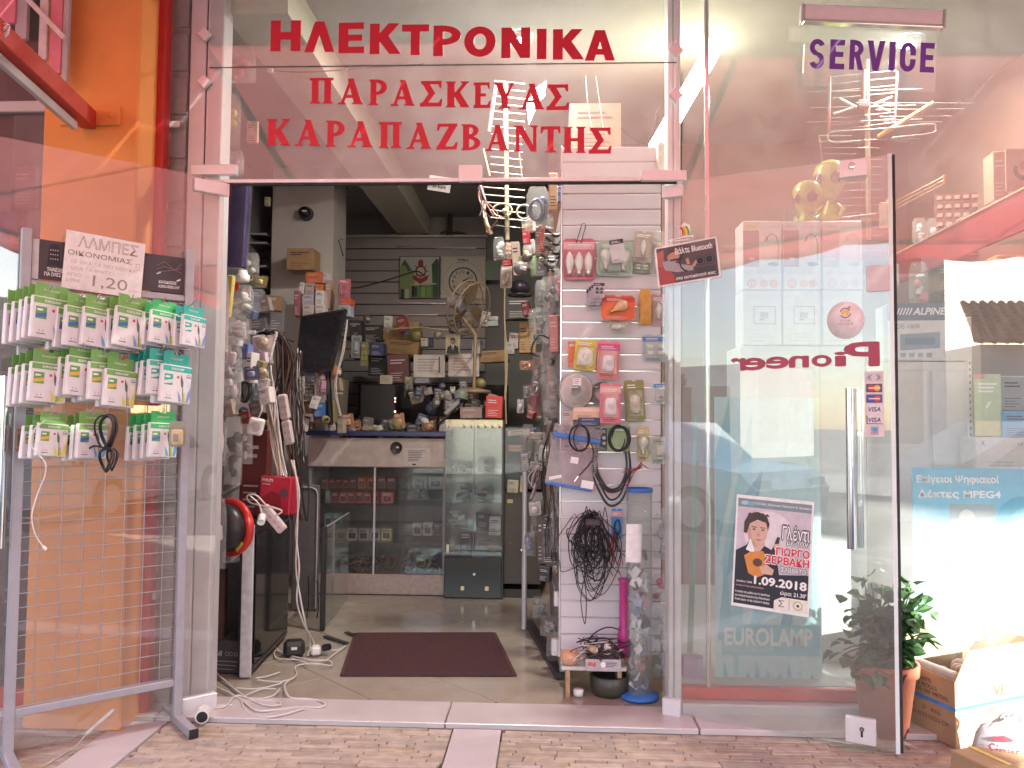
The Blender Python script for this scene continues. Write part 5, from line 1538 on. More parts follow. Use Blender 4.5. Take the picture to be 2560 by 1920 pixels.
# blue zip bag with a coil before it
zq, zw, zh = rect(1368, 1062, 1500, 1222, Y - .05)
t = thing('zip_bag', 'clear zip bag with blue bands hanging across the panel edge', 'plastic bag', zq, (0, math.radians(9), 0))
m = MB(); vs_, fs_ = [], []
for j in range(9):
 for i in range(9):
  vs_.append(((i / 8 - .5) * zw * .92, .006 * math.sin(i * 1.1 + j * .7) + .004 * math.sin(j * 2.1), (j / 8 - .5) * zh * .96))
for j in range(8):
 for i in range(8):
  k = j * 9 + i
  fs_.append((k, k + 1, k + 10, k + 9))
m.add(vs_, fs_, glass('zip_film', ior=1.5, dust_veil=.30, film=1.0, rough=.1, tint=(.85, .75, .8)), True)
m.add([(x, y_ + .02, z_) for x, y_, z_ in vs_], fs_, MATS['zip_film'], True)
m.build('film', t)
blue_b = mat('blue_zip', (.04, .16, .48), rough=.4)
m = MB(); m.bbox((0, -.004, zh * .30), (zw * .92, .02, zh * .075), blue_b, .003); m.bbox((0, 0, -zh * .47), (zw * .9, .012, zh * .05), blue_b, .003); m.build('zip_band', t)
m = MB(); m.rsheet(-zw * .05, -zh * .10, zw * .10, zh * .0, -.014, wp); m.rsheet(zw * .22, -zh * .45, zw * .45, -zh * .33, -.014, wp); m.box((-zw * .28, -.012, -zh * .36), (zw * .24, .003, zh * .05), wp, rot=(0, -.35, 0)); m.build('label', t)
t = thing('cable_coil', 'black jack cable coiled over the blue banded zip bag', 'cable', P(1450, 1095, Y - .10))
b0_ = P(1450, 1095, Y - .10)
loop_coil(3, .12, .13, .0034, kcable, 9).build('loops', t)
m = MB(); m.tube(bez([P(a_, b_, Y - .10) - b0_ for a_, b_ in ((1478, 1110), (1484, 1140), (1470, 1165), (1446, 1190))]), .0032, kcable); m.cyl(P(1446, 1190, Y - .10) - b0_, P(1436, 1204, Y - .10) - b0_, .005, chrome, n=8); m.build('lead', t)
m = MB()
for k in range(3):
 m.cyl((.02 + .012 * k, -.01, -.03), (.026 + .012 * k, -.012, -.045), .0045, flat(((.7, .3, .3), (.75, .75, .7), (.7, .65, .3))[k]), n=8)
m.build('plug', t)
blister('adapter_blister', 'black card with three round symbols beside the zip bag', 'blister pack', (1486, 1070, 1520, 1126), Y - .02, (.05, .045, .05), None, 'small', (.5, .5, .5), shell=False)
# green carded cord
t = blister('cord_blister', 'green printed card ringed by a black cord on the slatted panel', 'blister pack', (1518, 1064, 1576, 1128), Y - .05, (.24, .33, .16), (.10, .22, .08), None)
loop_coil(6, .105, .125, .0034, kcable, 5, depth=.008).build('cord', t)
# hanging loops of thick black cable
t = thing('cable_coil', 'wide hanging loops of thick black cable below the green card', 'cable', P(1530, 1190, Y - .04))
q0 = t.location
m = MB()
rr = random.Random(4)
for k in range(7):
 w0, d0 = rr.uniform(34, 47), rr.uniform(30, 85)
 pts = [P(1530 - w0 + rr.uniform(-3, 3), 1120, Y - .04), P(1530 - w0 * 1.05, 1160 + d0 * .3, Y - .05), P(1530 - w0 * .5, 1185 + d0 * .8, Y - .055), P(1530, 1190 + d0, Y - .05), P(1530 + w0 * .6, 1185 + d0 * .8, Y - .05), P(1530 + w0 * 1.0, 1160 + d0 * .3, Y - .045), P(1530 + w0 * .9, 1120, Y - .04)]
 m.tube(bez([p - q0 for p in pts], 5), .0046, kcable, 6)
m.build('loops', t)
# big tangle of black cable
t = thing('cable_bundle', 'big tangled hank of thin black cable hanging on the slatted panel', 'cables', P(1475, 1300, Y - .05))
q0 = t.location
rr = random.Random(12)
for part in range(3):
 m = MB()
 for k in range(13):
  cx, cy = 1475 + rr.gauss(0, 12), 1300 + rr.gauss(0, 8)
  w0, L0 = rr.uniform(14, 50), rr.uniform(90, 210) if part else rr.uniform(60, 130)
  pts = [P(cx, cy - 18, Y - .05 - rr.random() * .05)]
  for s_ in (-1, 1):
   seg = [P(cx + s_ * w0 * f_ + rr.gauss(0, 6), cy + L0 * g_ + rr.gauss(0, 6), Y - .03 - rr.random() * .07) for f_, g_ in ((.6, .15), (1, .45), (.8, .8))]
   pts += seg if s_ < 0 else [P(cx + rr.gauss(0, 10), cy + L0, Y - .05)] + seg[::-1]
  m.tube(bez([p - q0 for p in pts], 4), .0024, kcable, 4, closed=True)
 m.build('loops', t)
m = MB(); m.tube(bez([P(a_, b_, Y - .06) - q0 for a_, b_ in ((1462, 1440), (1452, 1500), (1462, 1560), (1466, 1500), (1460, 1440))]), .0024, kcable, 5); m.build('tail', t)
m = MB(); m.bbox((0.01, -.055, -.005), (.07, .02, .03), flat((.05, .04, .045)), .006); m.build('tie', t)
# blue card between tangle and tube
blister('cord_blister', 'blue card with thin black leads between tangle and packet tube', 'blister pack', (1529, 1272, 1556, 1348), Y - .02, (.05, .25, .55), (.65, .30, .28), 'coil', (.03, .03, .03), shell=False)
cable_bundle('cable_bundle', 'thin dark leads hanging below the blue card', [(1540, 1330), (1536, 1370), (1542, 1410), (1548, 1440)], Y - .05, 5, .002, [kcable, mat('red_lead', (.4, .03, .03))], spread=.012, seed=5)
# clear tube full of packets
zb_ = 0.02
q = P(1598, 1480, 0.26)
x0_, x1_ = P(1566, 1480, .26), P(1630, 1480, .26)
R_ = (x1_.x - x0_.x) / 2
ztop_ = P(1598, 1222, .26).z
t = thing('packet_tube', 'tall clear tube full of small packets on a blue round foot', 'display tube', (q.x, .26, 0.016))
m = MB(); m.lathe([(R_, .02), (R_, ztop_ - .02), (R_ - .003, ztop_ - .02), (R_ - .003, .02)], clear_h, n=24); m.build('tube', t)
m = MB(); m.lathe([(0, .0), (.088, .0), (.088, .012), (.06, .022), (.0, .024)], blue_b, n=26); m.build('foot', t)
m = MB(); m.lathe([(R_ + .002, ztop_ - .03), (R_ + .004, ztop_ - .03), (R_ + .004, ztop_ - .012), (R_ - .004, ztop_ - .012)], blue_b, n=24); m.build('rim', t)
rr = random.Random(5)
pk = MB()
cols_ = [(.68, .66, .66), (.5, .48, .5), (.25, .22, .24), (.62, .55, .52), (.30, .33, .42), (.45, .25, .25), (.1, .09, .1), (.7, .7, .72)]
zz = .05
zfull = P(1598, 1400, .26).z
while zz < zfull:
 for k in range(3):
  a_ = rr.uniform(0, 6.28)
  pk.box((R_ * .45 * math.cos(a_), R_ * .45 * math.sin(a_), zz + rr.uniform(0, .02)), (rr.uniform(.03, .055), rr.uniform(.004, .014), rr.uniform(.025, .05)), flat(rr.choice(cols_), .3), rot=(rr.uniform(-.6, .6), rr.uniform(-1.2, 1.2), rr.uniform(0, 3)))
 zz += .024
o = pk.build('packets', t); o['kind'] = 'stuff'
m = MB(); pq, pw2, ph2 = rect(1564, 1310, 1605, 1406, .20); m.box((pq.x - q.x, pq.y - .26, pq.z - .016), (pw2, .001, ph2), wp, rot=(0, .03, .2)); m.build('price_paper', t)
cable_bundle('cable_bundle', 'red and black leads drooping over the top of the packet tube', [(1604, 1160), (1580, 1180), (1570, 1215)], .25, 4, .0022, [mat('red_lead', (.4, .03, .03)), kcable], spread=.015, seed=8)
# magenta tube
q, w_, h_ = rect(1546, 1446, 1574, 1640, .30)
t = thing('magenta_tube', 'magenta pink plastic tube standing left of the packet tube', 'tube', (q.x, .30, q.z - h_ / 2))
mg = mat('magenta_plastic', (.46, .035, .20), rough=.35)
m = MB(); m.lathe([(0, 0), (w_ * .58, 0), (w_ * .58, .1), (w_ * .42, .14), (w_ * .42, h_ - .02), (w_ * .55, h_ - .01), (w_ * .55, h_), (0, h_)], mg, n=16); m.build('body', t)
# low shelf and what stands on and under it
zs = P(1480, 1664, .28).z
q = P(1478, 1664, .28)
t = thing('low_shelf', 'low shelf with wooden end at the foot of the slatted panel', 'shelf', (q.x, .30, 0))
x0_, x1_ = P(1403, 1664, .26).x - q.x, P(1565, 1664, .26).x - q.x
m = MB(); m.bbox(((x0_ + x1_) / 2, 0.03, zs), (x1_ - x0_, .20, .018), off, .003); m.build('board', t)
m = MB(); m.bbox((x0_ + .03, 0.02, zs / 2), (.02, .16, zs - .02), mat('pine', (.42, .25, .13), rough=.6, var=.2), .002); m.build('end_panel', t)
m = MB(); m.bbox((x1_ - .03, .02, zs / 2), (.02, .16, zs - .02), mat('pine', (.42,) * 3), .002); m.build('end_panel', t)
q = P(1424, 1640, .25)
t = thing('salt_lamp', 'small orange ball lamp at the left end of the low shelf', 'lamp', (q.x, .25, zs + .01))
m = MB(); m.ball((0, 0, .036), (.046, .046, .036), mat('salt_orange', (.60, .33, .20), rough=.35), 16, 10); m.disc(0, 0, .02, 0, off); m.build('ball', t)
q = P(1506, 1664, .22)
t = thing('parts_tray', 'grey tray with red logo, heaped with leads, on the low shelf', 'tray', (q.x, .23, zs + .009))
wT = P(1560, 1664, .22).x - P(1475, 1664, .22).x
m = MB()
for c_, s_ in (((0, 0, .004), (wT, .13, .008)), ((0, -.063, .028), (wT, .006, .05)), ((0, .063, .028), (wT, .006, .05)), ((-wT / 2, 0, .028), (.006, .13, .05)), ((wT / 2, 0, .028), (.006, .13, .05))):
 m.bbox(c_, s_, mat('tray_grey', (.40, .37, .38), rough=.5), .002)
m.build('tray', t)
m = MB(); m.text('BJ', -wT * .33, .03, .03, .02, -.0668, flat((.55, .04, .05)), .04); lines(m, wT * .25, .038, .06, 3, .008, .003, -.0668, kp, rnd); m.disc(-.0, .03, .012, -.0668, wp); m.build('print', t)
rr = random.Random(3)
m = MB()
for k in range(26):
 c0 = Vector((rr.uniform(-.06, .06), rr.uniform(-.04, .04), .05 + rr.uniform(0, .06)))
 pts = [c0 + Vector((rr.gauss(0, .04), rr.gauss(0, .025), rr.gauss(0, .02))) for _ in range(5)]
 for p in pts: p.z = max(p.z, .045)
 m.tube(bez(pts, 4), .0028, rr.choice([kcable, kcable, wcable, bcable]), 4)
o = m.build('leads', t); o['kind'] = 'stuff'
m = MB()
for k in range(5):
 m.bbox((rr.uniform(-.06, .06), rr.uniform(-.05, -.01), .06 + rr.uniform(0, .04)), (.03, .025, .025), flat(rr.choice([(.6, .55, .5), (.06, .06, .07), (.45, .33, .2)])), .005, rot=(rr.random(), rr.random(), rr.random()))
m.build('plugs', t)
t = cable_bundle('cable_bundle', 'black cord arching from the parts tray towards the magenta tube', [(1460, 1630), (1478, 1590), (1515, 1568), (1550, 1575)], .24, 1, .003, [kcable], spread=.001, sway=.001)
q = PZ(1520, 1712, .02)
t = thing('black_pot', 'round dark pot on the floor under the low shelf', 'pot', (q.x, .30, .016))
m = MB(); m.lathe([(0, 0), (.075, 0), (.088, .03), (.09, .085), (.082, .09), (.078, .05), (0, .03)], mat('olive_pot', (.055, .05, .035), rough=.4), n=24); m.build('body', t)
q = PZ(1443, 1712, .02)
t = thing('small_jar', 'small white jar on the floor under the low shelf', 'jar', (q.x, .26, .016))
m = MB(); m.lathe([(0, 0), (.022, 0), (.024, .025), (.018, .03), (0, .03)], white, n=16); m.build('body', t)
# column of packs seen through the edge of the door leaf, right of the panel
EDGE = [('stack of clear blue and white packs beside the door glass, upper', (1606, 836, 1670, 905), (.42, .44, .48), (.10, .22, .50)),
  ('blue and white pack hung below the upper clear packs', (1634, 955, 1672, 1010), (.62, .64, .66), (.06, .24, .60)),
  ('yellow bulb pack with clear window beside the packet tube', (1592, 1066, 1622, 1155), (.56, .44, .20), None),
  ('clear pack with pale tools right of the yellow bulb pack', (1626, 1092, 1672, 1160), (.45, .46, .40), None),
  ('pinkish pack hanging high beside the door glass edge', (1628, 735, 1664, 815), (.46, .26, .28), None)]
for k, (lab, r4, c1, c2) in enumerate(EDGE):
 blister('blister_pack', lab, 'blister pack', r4, Y + .02, c1, c2, ('small', 'bar', 'globe', 'bar', 'candle')[k], (.6, .58, .5), seed=k)
for k, (r4, c1, lab) in enumerate([((1626, 1425, 1674, 1505), (.50, .10, .16), 'red bagged pack low behind the door glass'), ((1630, 1510, 1676, 1600), (.52, .52, .55), 'white bagged pack low behind the door glass'), ((1628, 1610, 1672, 1700), (.32, .34, .42), 'bluish bagged pack lowest behind the door glass'), ((1630, 1270, 1672, 1400), (.36, .32, .36), 'dim clear bag of cables behind the door glass')]):
 bag('bagged_pack', lab, 'plastic bag', r4, Y + .04, None, [c1, (.6, .6, .6), c1], seed=k)
# back of the shop: slatted wall, clocks, counter, glass tower
rr = random.Random(21)
YB = 4.38
a, b = P(800, 700, YB), P(1215, 700, YB)
zt = P(1000, 594, YB).z
sw = thing('slatwall_panel', 'wide dim grey slatted wall at the very back of the shop', 'display panel', ((a.x + b.x) / 2, YB, 0))
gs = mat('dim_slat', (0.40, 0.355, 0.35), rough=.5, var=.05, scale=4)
W = b.x - a.x
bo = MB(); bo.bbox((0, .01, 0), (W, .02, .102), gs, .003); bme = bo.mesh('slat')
z = zt - .055
while z > 1.0:
 inst('slat', bme, sw, (0, 0, z)); z -= .111
m = MB(); m.bbox((0, .03, zt - 1.4), (W, .02, 2.8), black_m, .002); m.build('backing', sw)
m = MB(); m.bbox((0, .0, zt + .012), (W + .02, .05, .024), off, .003); m.build('top_trim', sw)
for (x0, x1, py) in ((990, 1030, 616), (1032, 1085, 617), (1090, 1190, 620), (1012, 1068, 758), (1072, 1125, 759), (1010, 1095, 787)):
 q, w_, h_ = rect(x0, py - 1.5, x1, py + 1.5, YB - .005)
 m = MB(); m.box((q.x - sw.location.x, -.004, q.z), (w_, .008, h_), slat_in); m.build('channel_glint', sw)  # insert strips built only where they gleam, as modelled highlights
# clutter on top of the slat wall
for k, (x0, x1, h_) in enumerate(((985, 1075, 14), (1090, 1170, 9))):
 q, w_, hh = rect(x0, 592 - h_, x1, 592, YB)
 m = MB()
 for j in range(5):
  m.tube(bez([(-w_ / 2 + rr.uniform(0, .1), 0, -hh / 2 + .02), (rr.uniform(-.1, .1), 0, rr.uniform(0, hh)), (w_ / 2, 0, -hh / 2 + .02)], 5), .006, black, 4)
 solo(m, 'wire_heap', ('loose dark wires lying on top of the back slatted wall', 'shorter heap of dark wires on top of the back slatted wall, right')[k], 'wires', q)
q, w_, h_ = rect(1119, 492, 1131, 590, YB)
m = MB(); m.bbox((0, 0, 0), (w_, .03, h_), black, .004); m.bbox((0, 0, -h_ / 2 + .01), (w_ * 2, .05, .02), black, .004)
solo(m, 'dark_post', 'thin dark upright post rising above the back slatted wall', 'post', q)
# picture clock with a green house
q, w_, h_ = rect(998, 640, 1099, 746, YB - .03)
t = thing('picture_clock', 'square picture with a green house and a red bulb emblem, back wall', 'picture clock', q)
m = MB(); m.bbox((0, .015, 0), (w_, .03, h_), kp, .003); m.build('frame', t)
m = MB(); e = -.0006
m.rsheet(-w_ * .485, -h_ * .485, w_ * .485, h_ * .485, e, flat((.52, .54, .47)))
m.sheet([(-w_ * .48, h_ * .26), (-w_ * .30, h_ * .34), (-w_ * .12, h_ * .10), (-w_ * .12, -h_ * .48), (-w_ * .48, -h_ * .48)], e * 2, flat((.25, .32, .13)))
m.sheet([(-w_ * .46, h_ * .28), (-w_ * .36, h_ * .42), (-w_ * .20, h_ * .14), (-w_ * .28, h_ * .14), (-w_ * .36, h_ * .28)], e * 3, flat((.08, .10, .07)))
m.rsheet(-w_ * .18, -h_ * .48, w_ * .40, -h_ * .16, e * 2, flat((.16, .26, .08)))
m.sheet([(w_ * .30, h_ * .30), (w_ * .42, h_ * .44), (w_ * .48, h_ * .40), (w_ * .48, -h_ * .48), (w_ * .34, -h_ * .48)], e * 3, flat((.05, .10, .05)))
for x, z, c_ in ((-.42, -.40, (.03, .04, .03)), (-.30, -.40, (.5, .52, .45)), (-.10, -.36, (.05, .06, .04)), (.10, -.36, (.28, .42, .12)), (.24, -.36, (.20, .34, .10))):
 m.rsheet(w_ * (x - .045), h_ * (z - .10), w_ * (x + .045), h_ * (z + .12), e * 4, flat(c_))
m.sheet([(-w_ * .20, -h_ * .16), (w_ * .42, -h_ * .14), (w_ * .42, -h_ * .17), (-w_ * .20, -h_ * .20)], e * 4, flat((.5, .52, .42)))
rd = flat((.33, .03, .03))
m.ring(w_ * .03, h_ * .14, w_ * .10, w_ * .14, e * 5, rd, n=20)
m.sheet([(-w_ * .035, h_ * .26), (-w_ * .03, h_ * .38), (w_ * .03, h_ * .42), (w_ * .09, h_ * .38), (w_ * .095, h_ * .26)], e * 5, rd)
m.sheet([(-w_ * .18, h_ * .06), (-w_ * .10, h_ * .02), (w_ * .03, -h_ * .04), (w_ * .16, h_ * .02), (w_ * .24, h_ * .06), (w_ * .20, -h_ * .06), (w_ * .03, -h_ * .16), (-w_ * .14, -h_ * .06)], e * 6, rd)
for k in range(8):
 a_ = math.pi / 4 * k
 m.sheet([(w_ * .03 + w_ * r * math.cos(a_ + d_), h_ * .14 + w_ * r * math.sin(a_ + d_)) for r, d_ in ((.13, -.10), (.20, -.06), (.20, .06), (.13, .10))], e * 7, rd)
m.disc(w_ * .03, -h_ * .21, w_ * .035, e * 8, flat((.20, .10, .06)), n=12)
m.build('print', t)
# boxed wall clock
q, w_, h_ = rect(1102, 641, 1213, 746, YB - .03)
t = thing('wall_clock', 'square cream boxed wall clock with black ring, behind the fan', 'clock', q)
m = MB(); m.bbox((0, .02, 0), (w_, .04, h_), flat((.62, .58, .46)), .003); m.build('box', t)
m = MB(); cx, cz = 0, -h_ * .02 * 5
m.ring(cx, cz, w_ * .44, w_ * .46, -.0008, flat((.50, .46, .38)), n=40)
m.ring(cx, cz, w_ * .295, w_ * .325, -.001, kp, n=40)
for k in range(12):
 a_ = math.radians(90 - 30 * (k + 1))
 m.text(str(k + 1), cx + w_ * .225 * math.cos(a_), cz + w_ * .225 * math.sin(a_), w_ * (.05 if k < 9 else .075), w_ * .07, -.001, kp, .01)
m.text('WALL', 0, h_ * .42, w_ * .26, h_ * .05, -.001, kp, .04); lines(m, 0, h_ * .355, w_ * .3, 1, 1, h_ * .012, -.001, flat((.3, .25, .2)), rr)
m.build('dial', t)
m = MB()
m.sheet([(cx - .004, cz - .01), (cx + w_ * .16, cz + w_ * .09), (cx + w_ * .155, cz + w_ * .105), (cx - .008, cz + .008)], -.0016, kp); m.sheet([(cx, cz), (cx + w_ * .19, cz + .006), (cx + w_ * .19, cz - .006)], -.0018, kp)
m.build('hands', t)
q, w_, h_ = rect(1214, 650, 1254, 700, YB - .03)
m = MB(); m.box((0, .003, 0), (w_, .006, h_), flat((.20, .28, .19)))
solo(m, 'green_sheet', 'plain green sheet on the back wall beside the boxed clock', 'sheet', q)
# black cord strung across
p = [P(a_, b_, 3.2) for a_, b_ in ((735, 660), (800, 685), (872, 719), (940, 708), (1000, 690), (1042, 678), (1060, 690))]
m = MB(); m.tube(bez([x - p[0] for x in p], 6), .006, kcable, 5)
solo(m, 'cable', 'single black cable slung from the pillar towards the green house picture', 'cable', p[0])
# --- pillar fittings
q = P(765, 534, 2.88)
t = thing('dome_camera', 'small black dome camera on the white pillar', 'camera', q)
m = MB(); m.ball((0, -.03, 0), .052, mat('smoked_dome', (.015, .014, .02), rough=.12), 18, 12); m.build('dome', t)
m = MB(); m.lathe([(.058, 0), (.058, .018), (.05, .022)], mat('dark_base', (.05, .045, .05)), n=20, rot=(math.radians(90), 0, 0), c=(0, 0.018, 0)); m.build('base', t)
m = MB(); m.rsheet(-.008, -.006, .03, .006, -.0835, white); m.build('mark', t)
carton('cardboard_box', 'brown cardboard box on a bracket against the white pillar', 'box', (716, 620, 783, 674), 2.65, kraft, depth=.2, words_=None)
carton('switch_plate', 'small cream switch box on the dark wall left of the pillar', 'switch', (661, 492, 674, 514), 2.5, (.5, .46, .3), depth=.03)
m = MB()
q = P(856, 640, 2.95)
m.tube([P(858, 598, 2.95) - q, P(846, 600, 2.95) - q, P(858, 640, 2.95) - q, P(856, 640, 2.95) - q], .004, kcable, 4)
solo(m, 'wire_loop', 'thin dark wire bent against the right side of the pillar', 'wire', q)
m = MB()
q = P(872, 470, 2.0)
m.tube([P(a_, b_, 2.0) - q for a_, b_ in ((868, 455), (872, 486), (876, 470), (878, 455), (876, 490), (868, 488))], .003, kcable, 4)
solo(m, 'wire_loop', 'thin dark wire dangling from the pale ceiling beam', 'wire', q)
# --- dark shelving left of the pillar
q = P(672, 700, 2.9)
t = thing('wall_shelf', 'dark shelf unit with bright edges left of the white pillar', 'shelf', (q.x - .46, 2.95, 0))
m = MB(); m.bbox((0, .2, 1.3), (.9, .03, 2.6), mat('dim_panel2', (.11, .10, .105), rough=.6), .003); m.build('backing', t)
for py in (588, 610, 668, 720, 790):
 zz = P(640, py, 2.9).z
 m = MB(); m.bbox((0, .05, zz), (.9, .28, .02), mat('shelf_dark', (.09, .085, .09), rough=.5), .002); sh_ = m.build('board', t)
 m = MB(); m.bbox((0, -.092, zz), (.9, .006, .016), slat_in, .001); m.build('edge', sh_)
# --- counter
YC = 2.30
c0, c1 = P(770, 1140, YC), P(1114, 1140, YC)
ztop, zf = P(940, 1084, YC).z, P(940, 1168, YC).z
zg = P(940, 1440, YC).z
ct = thing('shop_counter', 'shop counter with blue top and glass showcase below', 'counter', ((c0.x + c1.x) / 2, YC, 0))
W = c1.x - c0.x
m = MB(); m.bbox((0, .28, ztop), (W + .02, .62, .035), mat('blue_laminate', (.025, .035, .13), rough=.35), .004); m.build('top', ct)
m = MB(); m.bbox((0, .012, (ztop + zf) / 2 - .015), (W, .024, ztop - zf - .035), mat('worn_white_board', (.52, .455, .42), rough=.6, col2=(.42, .34, .30), scale=14, bump=.15), .003); m.build('fascia', ct)
m = MB(); m.bbox((0, .014, zg / 2), (W, .028, zg - .004), mat('plinth_board', (.42, .34, .31), rough=.5, var=.1), .003); m.build('plinth', ct)
m = MB(); m.bbox((0, .004, .01), (W, .03, .012), black_m, .002); m.bbox((-W * .3, -.001, zg / 2), (.004, .03, zg * .95), black_m); m.build('plinth_joint', ct)
for (x0, x1) in ((-W / 2, -.02), (.0, W / 2)):
 m = MB(); m.box(((x0 + x1) / 2, .02 if x0 < -.1 else .03, (zf + zg) / 2), (x1 - x0, .006, zf - zg - .01), caseglass); m.build('sliding_pane', ct)
m = MB(); m.bbox((-.012, .012, (zf + zg) / 2), (.014, .014, zf - zg), alu, .002); m.bbox((0, .014, zf + .004), (W, .02, .01), alu_d, .002); m.bbox((0, .014, zg + .004), (W, .024, .012), mat('rose_trim', (.48, .33, .30), rough=.4), .002); m.build('pane_frame', ct)
m = MB(); m.bbox((0, .52, .5), (W, .02, .95), mat('case_back', (.22, .20, .20), rough=.6), .003); m.build('back_panel', ct)
for sx in (-1, 1):
 m = MB(); m.bbox((sx * (W / 2 - .01), .27, .5), (.02, .5, .95), mat('case_side', (.28, .26, .26), rough=.6), .002); m.build('side_panel', ct)
shz = [P(940, py, YC + .15).z for py in (1222, 1260, 1318, 1353)]
for zz in shz:
 m = MB(); m.box((0, .30, zz), (W - .04, .40, .006), caseglass); m.build('shelf', ct)
# round hole and notice on the fascia
q = P(991, 1119, YC - .002); m = MB(); m.lathe([(0, 0), (.040, 0), (.043, .006), (.043, .010)], mat('hole_trim', (.04, .032, .03), rough=.5), n=20, rot=(math.radians(90), 0, 0)); m.rsheet(.0, -.004, .02, .008, -.011, off)
solo(m, 'cable_grommet', 'round dark grommet on the worn white counter front', 'grommet', q)
q, w_, h_ = rect(1010, 1120, 1074, 1166, YC - .003)
t = thing('paper_notice', 'white paper notice stuck to the counter front beside the grommet', 'notice', q)
m = MB(); m.box((0, 0, 0), (w_, .001, h_), flat((.52, .46, .43))); m.build('paper', t)
m = MB(); lines(m, 0, h_ * .34, w_ * .7, 7, h_ * .09, h_ * .03, -.0008, kp, rr); m.disc(-w_ * .1, -h_ * .40, w_ * .08, -.0008, kp, n=10, rz=h_ * .05); m.build('print', t)
# goods in the showcase
def rowfill(base_r, n, names, cols_, y, grp, lab, h_px):
 x0, x1, yb = base_r
 for k in range(n):
  xa, xb = x0 + (x1 - x0) * k / n + 1, x0 + (x1 - x0) * (k + 1) / n - 1
  hh = h_px * rr.uniform(.9, 1.0)
  c_ = cols_[k % len(cols_)]
  carton(names, lab % ('leftmost' if k == 0 else 'rightmost' if k == n - 1 else ordn[k] + ' from left' if k < 6 else '%dth from left' % (k + 1)), 'box', (xa, yb - hh, xb, yb), y, c_, depth=.06, group=grp, pic=(.04, .03, .03))
rowfill((802, 892, 1221), 5, 'goods_box', [(.38, .05, .05), (.34, .06, .07), (.30, .04, .05)], YC + .16, 'small red boxes in the showcase, top row', 'small red box, %s, top row of the counter showcase', 25)
rowfill((893, 990, 1223), 4, 'goods_box', [(.60, .12, .02), (.55, .11, .03), (.32, .07, .07), (.26, .06, .08)], YC + .15, 'orange boxes in the showcase, top row', 'orange or red box, %s, right half of the top showcase row', 31)
rowfill((828, 948, 1258), 6, 'goods_box', [(.36, .05, .06), (.46, .10, .11), (.38, .06, .08)], YC + .14, 'red boxes in the showcase, second row', 'red printed box, %s, second showcase row', 30)
rowfill((952, 984, 1258), 1, 'goods_box', [(.55, .10, .12)], YC + .13, None, 'red and white box, %s, right end of the second showcase row', 28)
rowfill((810, 852, 1316), 2, 'goods_box', [(.20, .33, .36)], YC + .15, 'teal boxes in the showcase', 'teal box, %s of two, third showcase row', 34)
rowfill((866, 980, 1352), 4, 'goods_box', [(.44, .38, .35), (.36, .32, .34), (.33, .30, .31), (.48, .40, .24)], YC + .18, 'pale cartons in the showcase, lower row', 'dim pale carton, %s, lower showcase row', 34)
rowfill((1030, 1108, 1222), 2, 'goods_box', [(.42, .40, .40), (.34, .33, .35)], YC + .2, 'grey cartons in the showcase', 'grey carton, %s of two, right side of the showcase', 36)
rowfill((1030, 1108, 1340), 3, 'goods_box', [(.36, .33, .34), (.44, .42, .42), (.10, .12, .16)], YC + .2, 'grey cartons in the showcase, lower', 'grey or dark carton, %s, lower right of the showcase', 34)
q = P(820, 1240, YC + .16)
t = thing('spray_can', 'teal topped spray can at the left end of the showcase', 'spray can', q)
m = MB(); m.lathe([(0, -.05), (.022, -.05), (.022, .03), (.018, .042), (0, .042)], flat((.42, .44, .42)), n=14); m.build('can', t)
m = MB(); m.lathe([(.017, .042), (.017, .058), (0, .06)], flat((.05, .30, .28)), n=12); m.build('cap', t)
bag('hanging_goods', 'dark bagged mask shape in the right pane of the showcase', 'plastic bag', (1018, 1185, 1072, 1250), YC + .14, None, [(.05, .06, .07), (.15, .17, .2)], seed=2)
for k, (r4, c_, lab) in enumerate((((870, 1375, 985, 1432), (.16, .07, .05), 'heap of reddish brown coils at the bottom of the showcase'), ((1000, 1385, 1100, 1434), (.26, .22, .2), 'heap of pale brown goods at the bottom right of the showcase'))):
 q, w_, h_ = rect(*r4, YC + .2)
 m = MB()
 for j in range(9):
  c_0 = Vector((rr.uniform(-.4, .4) * w_, rr.uniform(-.05, .1), rr.uniform(-.45, .2) * h_))
  r0 = rr.uniform(.03, .055)
  m.tube([(c_0.x + r0 * math.cos(u_), c_0.y + .03 * math.sin(u_ * 2), c_0.z + r0 * .8 * math.sin(u_)) for u_ in [2 * math.pi * i / 12 for i in range(12)]], .009, flat(tuple(v * rr.uniform(.6, 1.4) for v in c_)), 5, closed=True)
 solo(m, 'coil_heap', lab, 'coils', q)
# --- glass tower on a black base
YT = 2.22
x0_, x1_ = P(1112, 1300, YT).x, P(1255, 1300, YT).x
zt_, zb_ = P(1185, 1050, YT).z, P(1185, 1394, YT).z
tw = thing('glass_cabinet', 'tall glass cabinet on a black base at the right end of the counter', 'cabinet', ((x0_ + x1_) / 2, YT, 0))
W = x1_ - x0_
m = MB(); m.bbox((0, .17, (zb_ + .016) / 2), (W, .34, zb_ - .016), mat('black_laminate', (.022, .021, .022), rough=.3), .004); bs = m.build('base', tw)
m = MB(); m.cyl((0.01, -.003, zb_ * .62), (.01, -.012, zb_ * .62), .010, chrome, n=12); m.build('lock', bs)
for dx in (-.07, .10):
 m = MB(); m.bbox((dx, -.008, .085), (.03, .016, .03), mat('brass_knob', (.55, .45, .28), rough=.35, metal=.6), .003); m.build('knob', bs)
m = MB(); m.box((0, 0, (zt_ + zb_) / 2), (W, .006, zt_ - zb_ - .004), caseglass); m.build('front_pane', tw)
for sx in (-1, 1):
 m = MB(); m.box((sx * (W / 2 - .003), .17, (zt_ + zb_) / 2), (.005, .33, zt_ - zb_ - .01), caseglass); m.build('side_pane', tw)
